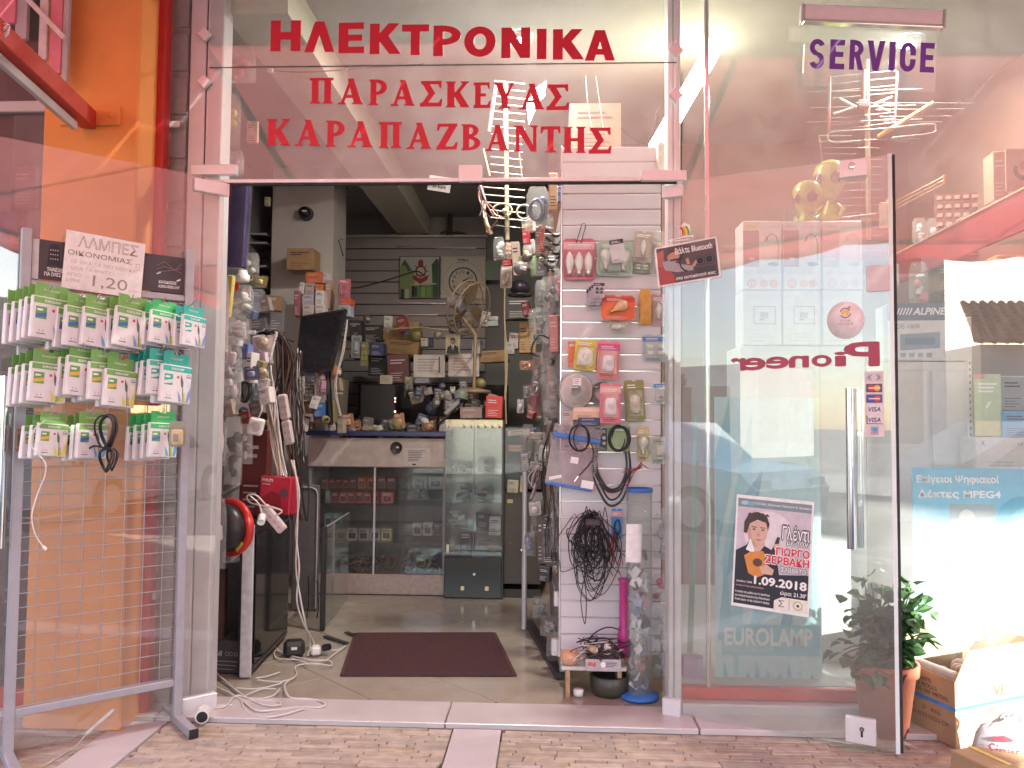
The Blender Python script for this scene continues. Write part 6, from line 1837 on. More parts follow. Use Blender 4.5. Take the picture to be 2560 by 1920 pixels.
m = MB(); m.box((0, .338, (zt_ + zb_) / 2), (W - .01, .006, zt_ - zb_), mat('mirror_back', (.26, .26, .27), rough=.2, metal=.6)); m.build('mirror', tw)
m = MB(); m.box((0, .17, zt_), (W, .34, .006), caseglass); m.build('top_pane', tw)
m = MB(); m.bbox((W / 2 + .006, .01, zt_ / 2), (.014, .03, zt_), black, .002); m.bbox((0, .006, (zt_ + zb_) / 2), (.004, .012, zt_ - zb_), alu_d); m.build('edge_strip', tw)
tz = [P(1185, py, YT + .15).z for py in (1183, 1252, 1322, 1386)]
for zz in tz[:3]:
 m = MB(); m.box((0, .17, zz), (W - .02, .30, .006), caseglass); m.build('shelf', tw)
m = MB(); m.bbox((-W * .44, -.008, zb_ + .06), (.02, .02, .06), mat('brass_catch', (.66, .62, .5), rough=.3, metal=.5), .003); m.build('catch', tw)
m = MB(); m.text('S', -W * .42, zt_ - .05, .025, .035, -.0045, wp, .02)
for k in range(6):
 m.sheet([(-W * .2 + .05 * k, zt_ - .03), (-W * .2 + .05 * k + .02, zt_ - .05), (-W * .2 + .05 * k + .006, zt_ - .06)], -.0045, kp)
m.build('scribble', tw)
tower = [((1128, 1150, 1145, 1180), (.36, .33, .34), 'grey figure', 'globe'), ((1148, 1152, 1180, 1181), (.10, .02, .05), 'maroon cloth goods', 'bag'), ((1195, 1140, 1235, 1181), (.05, .05, .05), 'dark pointed goods', 'bag'),
         ((1140, 1205, 1185, 1250), (.02, .025, .05), 'navy cloth goods', 'bag'), ((1188, 1205, 1235, 1250), (.28, .15, .13), 'brownish red goods', 'bag'),
         ((1115, 1262, 1170, 1318), (.60, .60, .62), 'pale bagged goods', 'bag'), ((1190, 1282, 1225, 1320), (.03, .03, .035), 'black box', 'box'), ((1222, 1292, 1252, 1338), (.62, .62, .62), 'white card with a ring', 'box'),
         ((1118, 1330, 1150, 1384), (.40, .40, .40), 'grey ball shape', 'bag'), ((1150, 1325, 1178, 1386), (.04, .045, .07), 'dark blue upright goods', 'box'), ((1192, 1335, 1250, 1386), (.20, .12, .08), 'brown goods', 'bag')]
for k, (r4, c_, nm, kd) in enumerate(tower):
 shelf_n = 'top' if r4[3] < 1190 else 'second' if r4[3] < 1255 else 'third' if r4[3] < 1340 else 'lowest'
 lab = '%s on the %s shelf of the glass cabinet' % (nm, shelf_n)
 if kd == 'box':
  carton('cabinet_goods', lab, 'box', r4, YT + .12, c_, depth=.06)
 else:
  bag('cabinet_goods', lab, 'goods', r4, YT + .14, None, [c_, tuple(v * .6 for v in c_), tuple(min(1, v * 1.6 + .05) for v in c_)], depth=.05, nfill=5)
# --- brown cabinet on the right, with a dark glass door above
YR = 2.26
x0_, x1_ = P(1258, 1400, YR).x, P(1352, 1400, YR).x
zt_ = P(1300, 1235, YR).z
bc = thing('brown_cabinet', 'dark brown cabinet with a small lock, right of the glass cabinet', 'cabinet', ((x0_ + x1_) / 2, YR, 0))
W = x1_ - x0_
bl = mat('brown_laminate', (.058, .042, .034), rough=.45, var=.12)
m = MB(); m.bbox((0, .2, zt_ / 2 + .06), (W, .4, zt_ - .10), bl, .004); m.build('door', bc)
m = MB(); m.bbox((0, .21, .04), (W, .38, .06), mat('brown_plinth', (.035, .026, .022), rough=.5), .003); m.build('plinth', bc)
m = MB(); q = P(1305, 1375, YR); m.cyl((q.x - bc.location.x, -.001, q.z), (q.x - bc.location.x, -.01, q.z), .009, chrome, n=12); m.build('lock', bc)
m = MB(); q = P(1275, 1253, YR); m.rsheet(q.x - bc.location.x - .02, q.z - .013, q.x - bc.location.x + .02, q.z + .013, -.001, flat((.45, .36, .16))); q = P(1277, 1358, YR); m.rsheet(q.x - bc.location.x - .012, q.z - .005, q.x - bc.location.x + .012, q.z + .005, -.001, flat((.3, .03, .03))); m.build('labels', bc)
zc_ = P(1300, 1070, YR).z
m = MB(); m.bbox((0, .22, (zt_ + zc_) / 2 + .02), (W, .36, zc_ - zt_ - .02), mat('cabinet_inner', (.035, .03, .03), rough=.5), .003); m.build('upper_box', bc)
m = MB(); m.box((0, .02, (zt_ + zc_) / 2 + .02), (W * .96, .005, zc_ - zt_ - .04), caseglass); m.build('glass_pane', bc)
for k, (r4, c_, lab) in enumerate((((1270, 1112, 1320, 1130), (.30, .22, .2), 'pale tool hanging behind the dark glass of the brown cabinet'), ((1268, 1090, 1325, 1075), (.4, .38, .33), 'pale cardboard flap on top of the brown cabinet'), ((1268, 1200, 1296, 1232), (.40, .36, .26), 'cream box behind the glass of the brown cabinet'), ((1300, 1190, 1320, 1232), (.34, .28, .16), 'yellowish pack at the right of the brown cabinet'))):
 y0_, y1_ = sorted((r4[1], r4[3]))
 carton('small_goods', lab, 'box', (r4[0], y0_, r4[2], y1_), YR - .03, c_, depth=.02, tilt=rr.uniform(-.1, .1))
# --- workbench clutter between counter and back wall (px rect, y, colour, kind, label)
CL = [
 ((957, 806, 1048, 850), 3.3, kraft, 'box', 'wide open brown carton below the green house picture'),
 ((960, 850, 1048, 886), 3.25, kraft, 'box', 'brown carton with a pale smear under the wide open carton'),
 ((1197, 876, 1264, 905), 3.0, kraft, 'box', 'brown carton right of the two pinned white sheets'),
 ((868, 800, 905, 850), 3.2, (.05, .045, .045), 'box', 'black boxy device left of the brown cartons'),
 ((906, 812, 955, 852), 3.25, (.035, .033, .035), 'box', 'second black device beside the brown cartons'),
 ((878, 838, 904, 895), 2.95, (.42, .44, .46), 'blister', 'clear pack with white goods hanging left of the cartons'),
 ((900, 855, 920, 915), 2.95, (.36, .33, .08), 'blister', 'olive yellow hanging pack left of the dark poster'),
 ((925, 858, 960, 890), 3.0, (.05, .07, .16), 'box', 'small dark blue box left of the brown cartons'),
 ((920, 886, 968, 940), 3.1, (.045, .05, .045), 'box', 'dark picture panel left of the red patterned box'),
 ((968, 886, 1022, 958), 3.0, (.16, .05, .05), 'box', 'dark red patterned box behind the counter'),
 ((950, 938, 981, 960), 2.8, (.48, .45, .33), 'sheet', 'small cream card in front of the dark red box'),
 ((1034, 887, 1112, 943), 2.95, (.62, .56, .52), 'paper', 'left of two white sheets pinned behind the counter'),
 ((1121, 884, 1198, 941), 2.95, (.60, .53, .49), 'paper', 'right of two white sheets pinned behind the counter'),
 ((1036, 945, 1072, 958), 2.9, (.28, .28, .30), 'box', 'small grey box under the left pinned sheet'),
 ((1122, 800, 1152, 830), 3.3, (.03, .03, .035), 'box', 'dark laptop leaning above the brown cartons'),
 ((1052, 845, 1070, 866), 3.0, (.5, .46, .4), 'box', 'small cream box between cartons and portrait'),
 ((1180, 850, 1200, 884), 2.9, (.46, .44, .44), 'box', 'tilted white gadget right of the portrait'),
 ((1266, 855, 1286, 885), 2.6, (.36, .34, .33), 'box', 'white cup shaped box near the tall cartons'),
 ((1298, 806, 1320, 882), 2.6, kraft, 'box', 'left of two tall brown cartons near the goods wall'),
 ((1320, 806, 1340, 882), 2.6, kraft, 'box', 'right of two tall brown cartons near the goods wall'),
 ((1272, 832, 1296, 872), 2.6, (.40, .32, .32), 'box', 'pale box left of the two tall brown cartons'),
 ((1262, 742, 1335, 798), 2.7, (.045, .035, .032), 'box', 'dark brown hanging cabinet end above the tall cartons'),
 ((1216, 790, 1246, 800), 2.8, (.55, .5, .48), 'box', 'flat white box right of the fan'),
 ((1218, 801, 1246, 815), 2.8, (.30, .36, .33), 'box', 'flat greenish box under the flat white box'),
 ((1076, 1052, 1083, 1084), 2.5, (.45, .42, .4), 'box', 'slim upright white device on the counter'),
 ((1057, 1054, 1082, 1084), 2.45, (.46, .40, .36), 'box', 'white power adapter standing on the counter'),
 ((1098, 1048, 1118, 1082), 2.45, (.50, .46, .44), 'box', 'white cup like box at the right end of the counter'),
 ((1016, 1060, 1050, 1082), 2.4, (.03, .03, .032), 'box', 'black box with white straps on the counter'),
 ((985, 1068, 1012, 1082), 2.4, (.035, .033, .035), 'box', 'low black device on the counter'),
 ((905, 1066, 930, 1076), 2.4, (.52, .45, .25), 'box', 'yellowish paper pad on the counter'),
 ((780, 1068, 812, 1076), 2.4, (.58, .54, .46), 'box', 'cream paper on the left end of the counter'),
 ((768, 1054, 800, 1068), 2.5, (.30, .02, .02), 'box', 'red tool case on the left end of the counter'),
 ((1214, 990, 1256, 1045), 2.3, (.55, .05, .04), 'box', 'bright red box on top of the glass cabinet'),
 ((1150, 1018, 1205, 1046), 2.45, (.34, .2, .17), 'box', 'stack of papers and reddish boxes left of the red box'),
 ((1050, 962, 1066, 995), 3.0, (.33, .06, .05), 'blister', 'dim red card on the wall behind the counter'),
 ((1125, 966, 1138, 985), 3.0, (.6, .62, .6), 'blister', 'bright white thermometer card behind the counter'),
 ((1170, 965, 1196, 1000), 3.0, (.26, .09, .1), 'blister', 'dim pink card right of the desk lamp shade'),
 ((1010, 962, 1034, 992), 3.0, (.12, .14, .1), 'blister', 'dim green card behind the counter'),
 ((1085, 970, 1110, 1000), 3.0, (.14, .08, .1), 'blister', 'dim purple card behind the counter'),
 ((820, 780, 845, 815), 2.9, (.36, .33, .3), 'box', 'white stacked device just behind the leaning screen'),
 ((845, 812, 872, 842), 2.95, (.1, .09, .085), 'box', 'dark device between leaning screen and cartons'),
]
for r4, y_, c_, kd, lab in CL:
 if kd == 'box':
  carton('stacked_box' if c_ is kraft else 'small_device', lab, 'box', r4, y_, c_, depth=.12, tilt=rr.uniform(-.05, .05), rz=rr.uniform(-.15, .15))
 elif kd == 'blister':
  blister('hanging_card', lab, 'blister pack', r4, y_, c_, None, rr.choice(['bar', 'small']), tuple(min(1, v * 1.5 + .08) for v in c_))
 else:
  q, w_, h_ = rect(*r4, y_)
  t = thing('paper_sheet', lab, 'sheet', q)
  m = MB(); m.box((0, 0, 0), (w_, .0012, h_), flat(c_)); m.build('sheet', t)
  m = MB(); lines(m, 0, h_ * .30, w_ * .75, 5, h_ * .13, h_ * .03, -.001, flat((.30, .10, .08)) if 'right' in lab else flat((.2, .15, .15)), rr)
  if 'left of two' in lab: m.rsheet(w_ * .30, -h_ * .3, w_ * .34, h_ * .42, -.0012, kp)
  m.build('writing', t)
# work bench and the dark wall behind it
q0, q1 = P(850, 900, 2.95), P(1262, 900, 2.95)
wb = thing('work_bench', 'dark cluttered bench and rear shelves behind the counter', 'bench', ((q0.x + q1.x) / 2, 3.25, 0))
W = q1.x - q0.x
m = MB(); m.bbox((0, .25, P(1050, 886, 3.2).z - .012), (W, .5, .024), wood_b, .003); m.build('upper_shelf', wb)
m = MB(); m.bbox((0, .35, .95), (W, .03, 1.25), mat('bench_back', (.045, .036, .038), rough=.7), .003); m.build('back_board', wb)
for k in range(3):
 m = MB(); m.bbox((0, .2, .62 + .24 * k), (W, .34, .02), wood_b, .003); m.build('shelf', wb)
 for j in range(16):
  c_ = rr.choice([(.07, .06, .06), (.14, .05, .05), (.20, .17, .15), (.05, .05, .07), (.26, .22, .20), (.12, .10, .06), (.30, .10, .08)])
  w1, h1 = rr.uniform(.05, .10), rr.uniform(.08, .2)
  carton('shelf_goods', 'dim small box, %s in the %s shelf row behind the counter' % (('leftmost', '2nd from left', '3rd from left')[j] if j < 3 else ('%dth from left' % (j + 1)), ('lowest', 'middle', 'highest')[k]), 'box', None, 0, c_, depth=.12, loc=Vector((wb.location.x - W / 2 + .06 + (W - .1) * (j + .5) / 16, 3.25 + .02 + rr.uniform(-.02, .06), .63 + .24 * k + h1 / 2)), wh=(w1, h1), rz=rr.uniform(-.2, .2), group='dim small boxes on the shelves behind the counter')
# portrait photograph of a man in a suit
q, w_, h_ = rect(1114, 838, 1150, 884, 2.88)
t = thing('portrait_photo', 'small framed photo of a man in a dark suit behind the counter', 'photo', q)
m = MB(); m.box((0, .004, 0), (w_, .008, h_), flat((.58, .52, .36))); m.build('print_base', t)
m = MB()
m.sheet([(-w_ * .42, -h_ * .5), (-w_ * .36, -h_ * .14), (-w_ * .1, -h_ * .02), (w_ * .1, -h_ * .02), (w_ * .36, -h_ * .14), (w_ * .42, -h_ * .5)], -.0006, flat((.03, .03, .035)))
m.sheet([(-w_ * .10, -h_ * .02), (w_ * .10, -h_ * .02), (0, -h_ * .42)], -.001, wp); m.sheet([(-w_ * .03, -h_ * .06), (w_ * .03, -h_ * .06), (w_ * .02, -h_ * .40), (-w_ * .02, -h_ * .40)], -.0014, kp)
m.disc(0, h_ * .16, w_ * .16, -.0012, flat((.45, .26, .16)), n=16, rz=h_ * .17); m.sheet([(-w_ * .17, h_ * .18), (-w_ * .14, h_ * .32), (0, h_ * .37), (w_ * .14, h_ * .32), (w_ * .17, h_ * .18), (w_ * .08, h_ * .26), (-w_ * .08, h_ * .26)], -.0016, kp)
m.build('picture', t)
# indicator strip of a dark device
q, w_, h_ = rect(900, 960, 990, 1070, 2.75)
t = thing('dark_amplifier', 'tall black device with a column of red and white lights on the counter', 'amplifier', q)
m = MB(); m.bbox((0, .1, 0), (w_, .2, h_), mat('amp_black', (.012, .011, .012), rough=.4), .01); m.build('case', t)
for k, (py, c_, s_) in enumerate(((996, 'w', 1), (1004, 'w', .8), (1029, 'w', 1.1), (1037, 'r', .9), (1044, 'w', .8), (1051, 'r', 1), (1059, 'r', 1.2))):
 g_ = MB(); pq = P(991, py, 2.75)
 g_.ball((w_ / 2 - .006, -.006, pq.z - q.z), .0062 * s_, mat('lamp_' + c_, (1, .3, .3), emit=(1, .6, .5) if c_ == 'w' else (1, .08, .06), estr=1.2), 8, 6)
 g_.build('indicator', t)
# desk lamp with green shade
q = P(1155, 985, 2.5)
t = thing('desk_lamp', 'desk lamp with a grey green shade leaning over the counter end', 'lamp', q)
m = MB(); m.lathe([(.055, -.03), (.05, .01), (.03, .035), (.012, .042), (0, .042)], mat('shade_green', (.22, .26, .20), rough=.4), n=18, rot=(0, .3, 0)); m.build('shade', t)
m = MB(); pts = [P(1158, 1000, 2.5) - q, P(1120, 1040, 2.45) - q, P(1095, 1060, 2.42) - q]; m.tube(pts, .010, black, 6); m.bbox(P(1130, 1020, 2.46) - q, (.14, .05, .035), mat('lamp_arm_grey', (.34, .30, .29), rough=.4), .008, rot=(0, -.75, 0)); m.build('arm', t)
m = MB(); m.lathe([(0, 0), (.05, 0), (.05, .015), (0, .02)], black, n=16, c=(pts[-1].x, pts[-1].y, ztop - q.z + .0)); m.build('base', t)
# fan seen from behind and aside
q = P(1172, 770, 2.55)
t = thing('pedestal_fan', 'old tan pedestal fan turned aside, below the boxed clock', 'fan', q)
tan = mat('tan_plastic', (.30, .20, .12), rough=.45, var=.1)
rot_ = Matrix.Rotation(math.radians(24), 4, 'Y') @ Matrix.Rotation(math.radians(62), 4, 'Z')
R0 = .205
def ringpts(r, dy, n=36):
 return [rot_ @ Vector((r * math.cos(2 * math.pi * i / n), dy, r * math.sin(2 * math.pi * i / n))) for i in range(n)]
for nm, dy in (('front_rim', -.035), ('rear_rim', .035)):
 m = MB(); m.tube(ringpts(R0, dy), .007, tan, 6, closed=True); m.build(nm, t)
m = MB()
for k in range(40):
 a_ = 2 * math.pi * k / 40
 for sgn in (-1, 1):
  m.tube([rot_ @ Vector((r * math.cos(a_), sgn * dd_, r * math.sin(a_))) for r, dd_ in ((R0, .035), (R0 * .75, .062), (R0 * .3, .07))], .0013, mat('fan_wire', (.36, .28, .2), rough=.35, metal=.4), 3)
m.build('cage', t)
m = MB()
for k in range(3):
 a_ = 2 * math.pi * k / 3
 vs_ = [rot_ @ Vector((r * math.cos(a_ + o_), dy, r * math.sin(a_ + o_))) for r, o_, dy in ((.03, -.5, .0), (.09, -.55, -.02), (.18, -.35, -.022), (.185, .25, .012), (.12, .45, .02), (.03, .5, .006))]
 m.add(vs_, [tuple(range(6))], mat('fan_blade', (.24, .17, .11), rough=.25, var=.05, trans=.3)); m.add([v + rot_.to_3x3() @ Vector((0, .002, 0)) for v in vs_], [tuple(range(5, -1, -1))], MATS['fan_blade'])
m.build('blades', t)
m = MB(); a_, b_ = rot_ @ Vector((0, .05, 0)), rot_ @ Vector((0, .19, 0)); m.cyl(a_, b_, .055, mat('motor_grey', (.36, .34, .36), rough=.4), r1=.045, n=16); m.build('motor', t)
m = MB(); m.tube([rot_ @ Vector((0, .1, -.04)), Vector((.05, .03, -.2)), Vector((.04, .05, -.62))], .014, tan, 8); m.lathe([(0, 0), (.13, 0), (.13, .02), (.03, .04), (0, .04)], tan, n=20, c=(.04, .05, -.64)); m.build('stand', t)
# black dish shape right of the fan
q = P(1300, 720, 2.3)
m = MB(); m.ball((0, 0, 0), (.075, .09, .06), mat('dark_bowl', (.02, .018, .03), rough=.3), 18, 10); m.lathe([(.085, -.058), (.09, -.05), (.075, -.045)], black, n=18)
solo(m, 'dark_lamp_shade', 'round black lamp shade between the fan and the goods wall', 'lamp shade', q)
# door mat
q = [PZ(850, 1690, .016), PZ(1292, 1690, .016), PZ(1240, 1584, .016), PZ(885, 1585, .016)]
t = thing('door_mat', 'dark maroon ribbed door mat on the shop floor', 'door mat', (0, 0, 0))
m = MB()
mt_m = mat('maroon_mat', (.085, .036, .036), rough=.95, var=.2, scale=120, bump=.5, bscale=400)
v = [Vector((p_.x, p_.y, .016)) for p_ in q] + [Vector((p_.x, p_.y, .023)) for p_ in q]
m.add(v, [(4, 5, 6, 7), (0, 1, 5, 4), (1, 2, 6, 5), (2, 3, 7, 6), (3, 0, 4, 7)], mt_m)
m.build('mat', t)
m = MB()
for k in range(56):
 f_ = (k + .5) / 56
 a_, b_ = v[4].lerp(v[7], f_), v[5].lerp(v[6], f_)
 m.tube([a_.lerp(b_, .02) + Vector((0, 0, .001)), a_.lerp(b_, .98) + Vector((0, 0, .001))], .0032, mt_m, 4)
o = m.build('ribs', t); o['kind'] = 'stuff'
# goods crowded along the left side inside the door
rr = random.Random(33)
a, b = P(540, 1000, .22), P(660, 1000, 1.9)
d = Vector((b.x - a.x, b.y - a.y, 0))
ls = thing('side_panel', 'dim side panel behind the goods hanging on the left of the entrance', 'display panel', (a.x - .05, a.y, 0), (0, 0, math.atan2(d.y, d.x)))
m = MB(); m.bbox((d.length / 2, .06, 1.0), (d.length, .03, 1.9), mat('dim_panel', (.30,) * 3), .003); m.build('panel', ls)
for k in range(7):
 m = MB(); m.bbox((d.length / 2, .04, .4 + .22 * k), (d.length, .008, .012), slat_in, .002); m.build('channel', ls)
# long blue violet foil box
q, w_, h_ = rect(570, 446, 618, 668, .34)
t = thing('foil_banner', 'tall blue violet foil wrapped box at the upper left of the entrance', 'box', q, (0, math.radians(2.2), 0))
fv = mat('violet_foil', (.035, .018, .12), rough=.22, var=.3, scale=5, metal=.2)
m = MB(); m.bbox((0, .02, 0), (w_ * .86, .05, h_), fv, .006); m.build('box', t)
m = MB(); m.bbox((0, .018, 0), (w_ * 1.02, .06, h_ * 1.01), clear, .01); m.build('film', t)
m = MB(); m.box((-w_ * .42, -.012, 0), (.006, .004, h_ * .98), mat('maroon_foil', (.20, .02, .06), rough=.3)); m.build('edge_band', t)
# strip of items; rect, y
bag('film_pack', 'long pinkish film bag at the far left edge of the entrance', 'plastic bag', (538, 690, 572, 905), .26, glass('pink_film', ior=1.5, dust_veil=.35, film=1.0, rough=.1, tint=(.9, .75, .78)), [(.55, .40, .42), (.6, .5, .5)], depth=.02, nfill=6)
bag('film_pack', 'pale film bag hanging below the long pinkish bag', 'plastic bag', (548, 840, 604, 1010), .30, None, [(.6, .52, .52), (.66, .6, .62), (.3, .28, .32)], depth=.03, nfill=5)
bag('bulb_bag', 'bagged white lamp bulb hanging beside the violet foil box', 'plastic bag', (610, 632, 648, 692), .9, None, [(.66, .62, .56)], depth=.045, nfill=2)
q = P(606, 700, .6)
t = thing('lamp_holder', 'white ceiling lamp holder below the violet foil box', 'lamp holder', q)
m = MB(); m.lathe([(0, .05), (.022, .05), (.026, .03), (.036, .025), (.036, -.005), (.03, -.012), (0, -.012)], white, n=18); m.build('body', t)
m = MB(); m.tube([Vector((.03, -.0, .0)), Vector((.06, -.02, -.005)), Vector((.07, -.03, .006))], .003, chrome, 5); m.build('hook', t)
bag('socket_bag', 'film bag of white sockets below the white lamp holder', 'plastic bag', (580, 712, 634, 792), .55, None, [(.68, .66, .66), (.6, .58, .6)], depth=.05, nfill=5)
m = MB(); q, w_, h_ = rect(565, 688, 582, 795, .45); m.bbox((0, 0, 0), (w_, .03, h_), mat('yellow_foil', (.55, .45, .12), rough=.4, var=.25), .006, rot=(0, .08, 0)); solo(m, 'yellow_strip_pack', 'narrow yellow pack between pink film bag and socket bag', 'pack', q)
blister('small_blister', 'tiny red card left of the white lamp holder', 'blister pack', (579, 704, 596, 726), .5, (.50, .03, .03), None, None)
bag('socket_bag', 'bulging film bag with lilac goods above the lilac socket strip', 'plastic bag', (564, 788, 622, 852), .5, None, [(.52, .44, .50), (.62, .56, .58)], depth=.05, nfill=4)
def socket_strip(r4, y, n, lab, tilt, rz=0.0, c_=(.58, .47, .55), nm='power_strip'):
 q, w_, h_ = rect(*r4, y)
 t = thing(nm, lab, 'power strip', q)
 t.rotation_euler = (Matrix.Rotation(rz, 3, 'Z') @ Matrix.Rotation(tilt, 3, 'Y')).to_euler()
 m = MB(); m.bbox((0, 0, 0), (w_, .035, h_), flat(c_, .4), .01); m.build('body', t)
 for k in range(n):
  z = h_ * (.5 - (k + .5) / n) * .9
  m = MB(); m.disc(0, z, min(w_ * .36, h_ / n * .42), -.0182, flat(tuple(v * .8 for v in c_), .4), n=16)
  for s_ in (-1, 1): m.disc(s_ * .008, z, .0028, -.0186, kp, n=8)
  m.build('outlet', t)
 return t
socket_strip((634, 838, 668, 912), .75, 3, 'lilac three-way power strip hanging on a steel hook', -.14)
m = MB(); q = P(640, 830, .78); m.tube([Vector((-.02, .1, -.01)), Vector((.0, .0, -.002)), Vector((.05, -.03, .004)), Vector((.062, -.035, .016))], .003, chrome, 5); m.bbox((-.025, .0, -.004), (.05, .012, .022), white, .003); solo(m, 'display_hook', 'steel hook with white tag above the lilac power strip', 'hook', q)
LC = [((590, 858, 620, 896), .6, (.12, .17, .38), 'box', 'blue pack hanging left of the lilac power strip'),
 ((614, 880, 628, 956), .6, (.66, .62, .62), 'box', 'slim white tube below the lilac power strip'),
 ((630, 905, 664, 932), .8, (.16, .20, .44), 'box', 'blue and white pack under the lilac power strip'),
 ((566, 830, 588, 862), .5, (.50, .48, .50), 'box', 'white plug pack left of the blue pack'),
 ((572, 905, 600, 950), .55, (.34, .33, .40), 'blister', 'greyish card hanging below the blue pack'),
 ((632, 935, 652, 1000), .8, (.40, .44, .52), 'blister', 'pale blue carded lead below the blue and white pack'),
 ((600, 1075, 665, 1290), 1.0, (.17, .035, .03), 'box', 'tall reddish brown panel box behind the red boxed item'),
 ((645, 1050, 664, 1064), .95, (.45, .25, .09), 'box', 'short piece of orange wood behind the white wall socket'),
 ((618, 742, 664, 826), 2.0, (.15, .145, .15), 'box', 'grey boxy device under the bracket box, left'),
 ((660, 748, 708, 830), 2.2, (.21, .195, .20), 'box', 'large grey projector like box left of the leaning screen'),
 ((662, 738, 702, 776), 1.95, (.26, .16, .09), 'box', 'brown basket on top of the grey boxes'),
 ((632, 722, 654, 780), 1.9, (.24, .25, .28), 'box', 'slim grey carton left of the brown basket'),
 ((763, 680, 806, 708), 2.45, (.60, .15, .05), 'box', 'orange carton topmost of the stack above the leaning screen'),
 ((806, 682, 820, 708), 2.44, (.60, .55, .54), 'box', 'white perforated card at the right of the orange carton'),
 ((762, 708, 786, 736), 2.40, (.50, .40, .38), 'box', 'pale box with orange edge under the orange carton'),
 ((748, 706, 760, 735), 2.38, (.58, .52, .52), 'box', 'white perforated card left of the box stack'),
 ((786, 710, 804, 726), 2.38, (.62, .18, .05), 'box', 'small orange box with cutout in the box stack'),
 ((757, 736, 786, 762), 2.36, (.44, .42, .46), 'box', 'round white tub like box in the middle of the stack'),
 ((788, 726, 810, 762), 2.34, (.64, .60, .58), 'box', 'white box with a dark figure in the box stack'),
 ((756, 762, 786, 788), 2.32, (.58, .50, .46), 'box', 'white box with a red mark low in the stack'),
 ((788, 762, 812, 784), 2.30, (.60, .54, .50), 'box', 'white box with a black mark low in the stack'),
 ((735, 726, 748, 790), 2.3, (.28, .10, .12), 'box', 'maroon and grey books left of the box stack'),
 ((812, 700, 828, 772), 2.4, (.46, .30, .22), 'box', 'narrow tan carton right of the box stack'),
 ((845, 696, 876, 746), 2.3, (.46, .11, .16), 'blister', 'pinkish red carded pack hanging by the pillar corner'),
 ((846, 746, 876, 762), 2.3, (.60, .10, .05), 'box', 'flat orange red pack below the pinkish carded pack'),
 ((846, 762, 874, 792), 2.3, (.38, .42, .47), 'box', 'bluish white pack lowest under the pinkish carded pack'),
 ((762, 930, 790, 962), 2.0, (.44, .38, .34), 'blister', 'white card with dark goods below the leaning screen'),
 ((758, 962, 786, 1000), 2.0, (.10, .07, .07), 'blister', 'dark carded goods under the white card'),
 ((792, 936, 828, 990), 2.05, (.46, .20, .28), 'blister', 'pink carded earphones below the leaning screen'),
 ((782, 1006, 812, 1042), 2.05, (.06, .17, .40), 'box', 'bright blue gadget hanging over the counter end'),
 ((744, 940, 762, 985), 1.95, (.42, .38, .34), 'blister', 'crumpled pale pack left of the white card'),
 ((812, 1000, 836, 1056), 2.1, (.30, .26, .12), 'box', 'yellowish roll of tape hanging over the counter'),
 ((838, 950, 860, 1060), 2.5, (.20, .17, .12), 'box', 'dim olive stool back behind the counter end'),
 ((786, 1046, 812, 1078), 2.3, (.34, .36, .38), 'box', 'grey drill like device on the counter end'),
 ((840, 1036, 880, 1078), 2.6, (.13, .11, .07), 'box', 'dark olive heap of parts behind the counter end'),
]
for r4, y_, c_, kd, lab in LC:
 if kd == 'box':
  carton('goods_box', lab, 'box', r4, y_, c_, depth=.09, tilt=rr.uniform(-.07, .07), rz=rr.uniform(-.2, .2))
 else:
  blister('hanging_card', lab, 'blister pack', r4, y_, c_, None, rr.choice(['bar', 'small', 'coil']), tuple(min(1, v * 1.3 + .1) for v in c_), tilt=rr.uniform(-.08, .08))
t = thing('cable_coil', 'black cable coil hanging left below the slim white tube', 'cable', P(612, 980, .6))
loop_coil(5, .07, .11, .004, kcable, 6).build('loops', t)
t = thing('wall_socket', 'white square wall socket box hanging from a lead', 'socket', P(640, 1066, .6), (.1, .22, .2))
m = MB(); m.bbox((0, 0, 0), (.075, .05, .085), white, .008); m.disc(0, .0, .026, -.0255, flat((.5, .47, .46))); m.build('box', t)
m = MB(); m.tube(bez([(0, 0, .04), (.01, -.01, .09), (-.01, .02, .14)], 5), .004, wcable); m.build('lead', t)
bag('cable_bag', 'film bag with a looped white lead at the left edge', 'plastic bag', (530, 1045, 566, 1165), .28, None, [(.06, .06, .07)], depth=.02, nfill=2)
t = thing('cable_coil', 'looped white lead in the film bag at the left edge', 'cable', P(548, 1110, .25)); loop_coil(4, .05, .17, .0034, wcable, 7, depth=.006).build('loops', t)
bag('cable_bag', 'film bag of black leads beside the looped white lead', 'plastic bag', (562, 1040, 606, 1212), .36, None, [(.03, .03, .035), (.05, .05, .06)], depth=.03, nfill=6)
bag('cable_bag', 'narrow film bag with pale goods right of the black leads bag', 'plastic bag', (598, 1060, 632, 1160), .5, None, [(.55, .48, .48), (.2, .18, .2)], depth=.02, nfill=3)
bag('film_pack', 'film bag with white goods hanging over the cable reel', 'plastic bag', (522, 1245, 566, 1422), .26, None, [(.6, .58, .58), (.55, .40, .36)], depth=.03, nfill=4)
m = MB(); m.ball((0, 0, 0), (.028, .02, .03), mat('orange_plastic', (.62, .17, .04), rough=.4), 12, 8); solo(m, 'orange_plug', 'orange plug shape in the film bag at the left edge', 'plug', P(536, 1276, .22))
